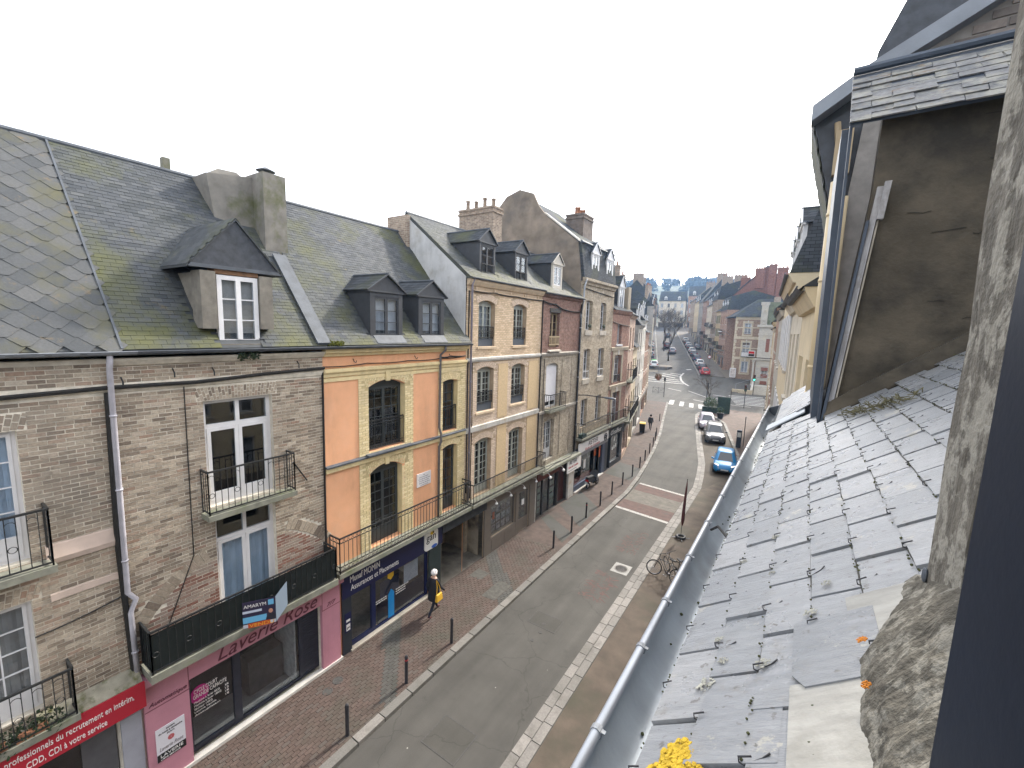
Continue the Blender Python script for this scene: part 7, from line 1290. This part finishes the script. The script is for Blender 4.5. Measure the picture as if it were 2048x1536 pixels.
# furled flag on a cross base
fg = thing('advertising_flag', 'furled dark red advertising flag on a cross base', 'flag', (-4.0, 22.6, .03)); 
for a in (R(20), R(110)): MB().tube([(-.42 * math.cos(a), -.42 * math.sin(a), .03), (.42 * math.cos(a), .42 * math.sin(a), .03)], .02, 6).build('foot', M_rim, fg)
wb = MB().ring((0, 0, .08), (0, 0, 1), .2, .07, 16, 8); wb.build('ballast', M_trim, fg, smooth=True); MB().tube([(0, 0, .05), (.02, .0, 1.6), (.08, .05, 3.2)], .014, 8).build('pole', M_iron, fg)
fl2 = MB(); fl2.tube([(.02, 0, .7), (.03, .01, 1.0), (.04, .02, 1.8), (.07, .05, 2.7), (.08, .05, 3.15)], [.03, .085, .07, .045, .01], 8); fl2.build('furled_cloth', mat('dark_red_cloth', (.09, .03, .03), .85, .3, 12), fg, smooth=True)
# wheelie bin
wbn = thing('wheelie_bin', 'black wheelie bin with a yellow lid on the left pavement', 'bin', (-12.5, 44.3, .115), R(12)); MB().hexa([(-.24, -.26, .08), (.24, -.26, .08), (.24, .22, .08), (-.24, .22, .08), (-.29, -.34, .98), (.29, -.34, .98), (.29, .3, .98), (-.29, .3, .98)]).build('body', plain('bin_black', (.015, .015, .017), .55), wbn); MB().hexa([(-.31, -.38, .985), (.31, -.38, .985), (.31, .36, .985), (-.31, .36, .985), (-.28, -.34, 1.06), (.28, -.34, 1.06), (.28, .3, 1.1), (-.28, .3, 1.1)]).build('lid', plain('bin_yellow', (.62, .42, .04), .5), wbn)
for sx in (-.2, .2): MB().ring((sx, .24, .1), (1, 0, 0), .07, .03, 12, 6).build('wheel', M_tyre, wbn)
# posts, lights, signs near the junction
def post(name, label, cat, x, y, h, r=.05): t = thing(name, label, cat, (x, y, zt(y))); MB().tube([(0, 0, -.1), (0, 0, h)], r, 10).build('pole', M_blackpipe, t); return t
def traffic_light(label, x, y, h, rot, lit=None):
    t = post('traffic_light', label, 'traffic light', x, y, h); t.rotation_euler = (0, 0, rot); hd = MB().box(-.16, .16, -.2, .02, h - .95, h).build('signal_head', M_black, t)
    for i, c in enumerate(((.3, .02, .02), (.3, .15, .02), (.02, .25, .15))): k = MB(); k.lathe([(.1, 0), (.1, .05), (.085, .06)], 12); k.v = [(v[0], -.2 - v[2], h - .17 - i * .3 + v[1]) for v in k.v]; k.build('lens', plain('lens_green_lit', (.05, .9, .55), .3, emit=4) if lit == i else plain('lens_%d' % i, tuple(q * .3 for q in c), .3), hd)
    return t
traffic_light('traffic light on the near right side of the zebra crossing', -5.3, 69, 3.4, R(0)); traffic_light('traffic light showing green by the white steps', -5.0, 79.2, 3.3, R(0), 2); traffic_light('dark signal post in front of the bare tree', -10.1, 67.6, 3.4, R(180)); 
pp_ = post('sign_post', 'signal post at the left pavement corner', 'post', -16.9, 70.7, 3.2); MB().box(-.12, .12, -.15, .1, 2.6, 3.2).build('signal_box', M_black, pp_)
post('sign_post', 'slim dark post beside the charging pillar', 'post', -3.2, 45.1, 3.0, .035); cpz = thing('parking_meter', 'dark blue payment pillar beside the slim post', 'parking meter', (-3.55, 44.5, .13)); MB().box(-.2, .2, -.15, .15, 0, 1.65).build('cabinet', mat('meter_blue', (.03, .045, .07), .45), cpz); MB().box(-.15, .15, -.16, -.151, 1.0, 1.45).build('screen', M_plate, cpz)
fn = thing('pedestrian_railing', 'dark pedestrian railing at the left corner of the junction', 'railing', (-19.4, 73.4, zt(73.4)), R(-8)); f = MB()
for i in range(3):
    f.tube([(i * .95, 0, 0), (i * .95, 0, 1.0)], .03, 6)
    if i < 2: f.tube([(i * .95, 0, .95), (i * .95 + .95, 0, .95)], .02, 6); f.tube([(i * .95, 0, .15), (i * .95 + .95, 0, .15)], .02, 6); f.tube([(i * .95, 0, .15), (i * .95 + .95, 0, .95)], .015, 6); f.tube([(i * .95, 0, .95), (i * .95 + .95, 0, .15)], .015, 6)
f.build('frame', M_iron, fn)
bs_ = thing('hanging_sign', 'square red and black bank sign on a bracket at the right row', 'sign', (rline(38) - 1.5, 38, 9.15)); MB().box(-.24, .24, -.06, .06, -.24, .24).build('panel', M_frW, bs_); MB().box(-.19, .19, -.066, -.061, .0, .19).build('red_half', plain('bank_red', (.55, .01, .02), .5), bs_); MB().box(-.19, .19, -.066, -.061, -.19, -.0).build('black_half', M_black, bs_); MB().box(-.16, .16, -.07, -.067, -.012, .012).build('stripe', M_sw, bs_); MB().tube([(-.3, 0, -.28), (1.4, 0, -.3)], .03, 6).build('bracket', M_iron, bs_)
sl2 = thing('street_lamp', 'bracket street lamp on the corner house side', 'street lamp', (-12.2, 97, 11)); MB().tube([(.9, 0, -.5), (.3, -.2, 0), (-.6, -.4, .1)], .04, 6).build('arm', M_zinc, sl2); MB().sph((-.9, -.5, .08), .2, 8, (2, 1, .5)).build('lamp_head', M_frW, sl2)
rs2 = post('road_sign', 'round red bordered sign in the far right pavement', 'road sign', fx_(101, -2.6), 101, 2.6, .03); k = MB(); k.lathe([(.34, 0), (.34, .02)], 18); k.v = [(v[0], -.05 - v[2], 2.5 + v[1]) for v in k.v]; k.build('plate', M_rp, rs2); k = MB(); k.lathe([(.24, 0), (.24, .01)], 18); k.v = [(v[0], -.071 - v[2], 2.5 + v[1]) for v in k.v]; k.build('plate_centre', M_frW, rs2)
# trees ------------------------------------------------------------
def tree(label, x, y, h, spread, twigs, seed, m, depth=5, r0=.09, group='bare street trees', crown_m=None, z=None, leaves=0):
    rng = random.Random(seed); t = thing('tree', label, 'tree', (x, y, zt(y) if z is None else z), 0, group); tk, cr = MB(), MB(); lf = MB()
    def br(p, d, L, r, k):
        q = p + d * L; pts = [p, p.lerp(q, .5) + Vector((rng.gauss(0, .05 * L), rng.gauss(0, .05 * L), 0)), q]; (tk if k <= 1 else cr).tube(pts, [r, r * .8, r * .62], 7 if k < 2 else 4)
        if leaves and k >= depth - 1: leafquads(lf, q, L * .7, leaves, .12, rng)
        if k >= depth: return
        for i in range(3 if k else 4):
            a = rng.uniform(0, 6.28); tilt = rng.uniform(.3, .75) * spread; ax = d.orthogonal().normalized(); ax.rotate(Matrix.Rotation(a, 3, d)); nd = (d + ax * tilt).normalized(); nd.z += .08; br(q if i else p.lerp(q, .8), nd.normalized(), L * rng.uniform(.62, .82), r * .6, k + 1)
    br(Vector((0, 0, -.1)), Vector((.04, 0, 1)).normalized(), h * .32, r0, 0); tk.build('trunk', m, t, smooth=True); cr.build('crown', crown_m or m, t)
    if lf.v: lf.build('foliage', mat('sparse_leaf', (.06, .075, .035), .8, .4, 3, bmp=0), t)
    return t
M_bark = mat('bark', (.085, .07, .055), .9, .3, 12)
tree('small bare tree at the planter by the crossing', -9.6, 66.5, 5.6, 1.1, 0, 4, M_bark); tree('tall bare tree on the left of the far street, dense grey crown', -25.3, 107.5, 12, .62, 0, 9, M_bark, 6, .2); tree('second bare tree further up on the left', -30.5, 124, 11, .62, 0, 17, M_bark, 6, .18); tree('third bare tree far up on the left', -35, 140, 11, .62, 0, 23, M_bark, 6, .18); tree('low bare shrub like tree beside the red car', -14.2, 88.5, 3.6, 1.2, 0, 31, M_bark, 5, .05)
pt_ = thing('planter', 'dark green planter screen with a bushy evergreen by the bay', 'planter', (-8.6, 62.2, .13), R(12)); MB().box(-1.1, 1.1, -.4, .4, 0, .75).build('box', MATS['green_planter'], pt_); MB().box(.7, 2.2, -.1, -.02, 0, 2.2).build('screen', MATS['green_planter'], pt_); MB().tube([(2.2, -.06, 0), (2.2, -.06, 3.2)], .04, 6).build('post', M_blackpipe, pt_); lf = MB(); leafquads(lf, (-.1, 0, 1.2), .95, 900, .08); lf.build('bush', mat('evergreen_leaf', (.045, .075, .03), .7, .5, 6, bmp=0), pt_)
for lab, x, y in (('dark plant pot on the bay corner behind the lilac car', -7.0, 58.6),): q = thing('plant_pot', lab, 'plant pot', (x, y, .13)); MB().lathe([(.3, 0), (.42, .7), (.36, .72)], 12).build('pot', M_black, q); lf = MB(); leafquads(lf, (0, 0, 1.0), .45, 260, .07); lf.build('bush', MATS['evergreen_leaf'], q)
bk = thing('hanging_basket', 'round brownish plant ball at the left corner house', 'plant', (-17.6, 69.2, 3.6)); lf = MB(); leafquads(lf, (0, 0, 0), .55, 500, .07); lf.build('foliage', mat('brown_leaf', (.13, .075, .03), .8, .4, 5, bmp=0), bk); MB().sph((0, 0, -.2), .4, 8).build('basket', M_terra, bk); MB().tube([(0, 0, .3), (-.9, 0, .7)], .02, 5).build('bracket', M_iron, bk)
# plants on the left balcony and moss
bp = thing('balcony_plant', 'dark trailing plants on the lower left balcony', 'plant', (XF + .3, .85, 3.2)); lf = MB()
for i in range(6): leafquads(lf, (random.uniform(-.1, .1), -.9 + i * .27, random.uniform(-.1, .05)), .24, 150, .035)
lf.build('foliage', mat('dark_leaf', (.035, .055, .025), .75, .5, 9, bmp=0), bp)
for i in range(3): MB().box(-.1, .08, -.95 + i * .5, -.55 + i * .5, -.22, -.04).build('trough', M_terra, bp)
ms_ = thing('moss_clump', 'bright moss clump on the eave between brick and orange house', 'moss', (XF + .28, 7.25, 9.96)); lf = MB(); 
for i in range(4): leafquads(lf, (random.uniform(-.04, .1) * -1, i * .1, .03), .09, 160, .018)
lf.build('moss', mat('bright_moss', (.16, .17, .03), .9, .4, 20, bmp=0), ms_)
lf = MB(); e_ = thing('fern_clump', 'small dark fern hanging under the brick house gutter', 'plant', (XF + .16, 5.0, 9.72)); leafquads(lf, (0, 0, 0), .12, 120, .03); leafquads(lf, (0, .25, .02), .14, 140, .03); lf.build('foliage', MATS['dark_leaf'], e_)
# people -----------------------------------------------------------
def skin_mesh(name, V, E_, rad, root=0, sub=2):
    me = bpy.data.meshes.new(name); me.from_pydata(V, E_, []); o = bpy.data.objects.new(name, me); COL.objects.link(o); sk = o.modifiers.new('s', 'SKIN'); sk.use_smooth_shade = True
    for i, r in enumerate(rad): me.skin_vertices[0].data[i].radius = r if isinstance(r, tuple) else (r, r)
    me.skin_vertices[0].data[root].use_root = True; s2 = o.modifiers.new('u', 'SUBSURF'); s2.levels = sub; s2.render_levels = sub; bpy.context.view_layer.update()
    m2 = bpy.data.meshes.new_from_object(o.evaluated_get(bpy.context.evaluated_depsgraph_get())); bpy.data.objects.remove(o); m2.name = name; return m2
def person(label, x, y, rot, coat, legs, hair, shoe, stride, z=.115, hgt=1.66, skin=(.5, .32, .24), long_coat=True, armswing=.25):
    t = thing('person', label, 'person', (x, y, z), rot); k = hgt / 1.7; a = stride
    V = [(0, 0, .95), (0, .01, 1.12), (0, .0, 1.32), (0, .01, 1.42), (0, .03, 1.5), (0, .05, 1.58), (0, .05, 1.66), (0, .04, 1.71),
         (-.1, 0, .9), (-.1, a * .45, .5), (-.1, a * .75, .1), (-.1, a * .75 + .16, .045), (.1, 0, .9), (.1, -a * .3, .5), (.1, -a * .95, .13), (.1, -a * .95 + .14, .045),
         (-.19, 0, 1.38), (-.24, -armswing * .4, 1.12), (-.23, -armswing * .3 + .05, .88), (-.225, -armswing * .2 + .1, .8), (.19, 0, 1.38), (.24, armswing * .4, 1.12), (.23, armswing + .05, .9), (.225, armswing + .12, .84)]
    E_ = [(0, 1), (1, 2), (2, 3), (3, 4), (4, 5), (5, 6), (6, 7), (0, 8), (8, 9), (9, 10), (10, 11), (0, 12), (12, 13), (13, 14), (14, 15), (3, 16), (16, 17), (17, 18), (18, 19), (3, 20), (20, 21), (21, 22), (22, 23)]
    rad = [(.16, .12), (.14, .11), (.17, .12), (.12, .09), .055, .075, .09, .05, .085, .06, .042, .035, .085, .06, .042, .035, .065, .05, .04, .035, .065, .05, .04, .035]
    me = skin_mesh('body', [(p[0] * k, p[1] * k, p[2] * k) for p in V], E_, [tuple(q * k for q in r) if isinstance(r, tuple) else r * k for r in rad]); sk = plain('skin_tone', skin, .6)
    for m in (legs, sk, coat, shoe): me.materials.append(m)
    for p in me.polygons:
        zc = p.center.z / k; xa = abs(p.center.x) / k; p.material_index = 3 if zc < .13 else (0 if zc < .85 and xa < .2 else (1 if zc > 1.46 or (zc < .86 and xa >= .2) else 2)); p.use_smooth = True
    obj('body', me, t)
    cm = MB(); n = 14; prof = [(1.45, .085, .075), (1.4, .2, .115), (1.25, .215, .14), (1.05, .2, .14), (.9, .225, .16)] + ([(.72, .24, .18), (.6, .25, .19)] if long_coat else [(.82, .225, .16)])
    for z_, rx, ry in prof:
        for j in range(n): u = 2 * math.pi * j / n; cm.v.append((rx * k * math.cos(u), ry * k * math.sin(u) + .005, z_ * k))
    for i in range(len(prof) - 1):
        for j in range(n): cm.f.append((i * n + j, i * n + (j + 1) % n, (i + 1) * n + (j + 1) % n, (i + 1) * n + j))
    cm.build('coat', coat, t, smooth=True)
    hm_ = MB().sph((0, .02 * k, 1.645 * k), .118 * k, 14, (.92, 1.02, 1.0)); 
    for i in range(40): d = Vector((random.gauss(0, 1), random.gauss(-.2, 1), random.gauss(.4, .8))).normalized(); hm_.sph((d.x * .1 * k, .02 * k + d.y * .108 * k, 1.65 * k + d.z * .1 * k), .028 * k, 6)
    hm_.build('hair', hair, t, smooth=True); fc = MB().sph((0, .085 * k, 1.6 * k), .075 * k, 10, (.95, .75, 1.2)); fc.sph((0, .15 * k, 1.595 * k), .016 * k, 6, (.8, 1, 1.2)); fc.build('face', sk, t, smooth=True)
    ey = MB()
    for sx in (-.03, .03): ey.sph((sx * k, .137 * k, 1.62 * k), .009 * k, 6)
    ey.build('eyes', M_black, t)
    for sx in (-1, 1):
        base = Vector(((-.225, -armswing * .2 + .1, .8) if sx < 0 else (.225, armswing + .12, .84))) * k; fg_ = MB()
        for i in range(4): p = base + Vector(((i - 1.5) * .006, .01 + .012 * (i - 1.5), -.02)) * k; fg_.tube([p, p + Vector((0, .012, -.04)) * k, p + Vector((0, .03, -.065 + .006 * abs(i - 1))) * k], [.0085 * k, .008 * k, .006 * k], 6)
        p = base + Vector((-sx * .02, .02, 0)) * k; fg_.tube([p, p + Vector((-sx * .015, .03, -.03)) * k], [.0095 * k, .007 * k], 6); fg_.build('hand', sk, t, smooth=True)
    return t
M_ct = mat('black_coat', (.016, .016, .022), .85, .3, 30); M_jean = mat('dark_jeans', (.02, .022, .035), .85, .3, 40); M_boot = mat('burgundy_boots', (.09, .022, .025), .6, .2, 20); M_hw = mat('white_hair', (.75, .72, .7), .9, .1, 60); M_hd = mat('dark_hair', (.03, .025, .022), .8, .2, 60); M_jk = mat('charcoal_jacket', (.045, .045, .05), .85, .3, 30)
person('white haired woman in a long black coat walking along the left pavement', -10.1 * 1.0, 10.72, R(4), M_ct, M_jean, M_hw, M_boot, .42)
hbg = thing('handbag', 'yellow shoulder bag carried by the white haired woman', 'handbag', (-9.83, 10.66, .115), R(4)); b = MB().hexa([(-.02, -.17, .68), (.1, -.17, .68), (.1, .17, .68), (-.02, .17, .68), (0, -.15, .95), (.07, -.15, .95), (.07, .15, .95), (0, .15, .95)]); bo = b.build('bag', plain('yellow_leather', (.66, .38, .03), .5), hbg); bv = bo.modifiers.new('bevel', 'BEVEL'); bv.width = .03; bv.segments = 3
MB().tube([(.03, -.12, .94), (.0, -.06, 1.2), (-.08, .0, 1.42), (-.02, .08, 1.2), (.03, .12, .94)], .012, 6).build('strap', MATS['yellow_leather'], hbg)
person('person in a charcoal jacket walking away past the bin', -12.15, 46.0, R(8), M_jk, M_jean, M_hd, M_trim, .35, hgt=1.66, long_coat=False)
person('distant pedestrian in dark clothes on the far right pavement', fx_(135, -2.8), 135, R(180), M_jk, M_jean, M_hd, M_trim, .3, z=zt(135) + .13, long_coat=False)
# ------------------------------------------------------------ hazy air
hz = MB().box(-705, 705, -65, 705, -2, 90).build('haze', None, kind='stuff')
hm = bpy.data.materials.new('haze_air'); hm.use_nodes = True; hn = hm.node_tree; hn.nodes.clear(); ho = hn.nodes.new('ShaderNodeOutputMaterial'); pv = hn.nodes.new('ShaderNodeVolumePrincipled')
pv.inputs['Color'].default_value = (.36, .6, 1, 1); pv.inputs['Density'].default_value = .0004; pv.inputs['Anisotropy'].default_value = .55
hn.links.new(pv.outputs[0], ho.inputs['Volume']); hz.data.materials.append(hm)
tag(hz, 'thin bluish haze hanging in the street air', 'haze')
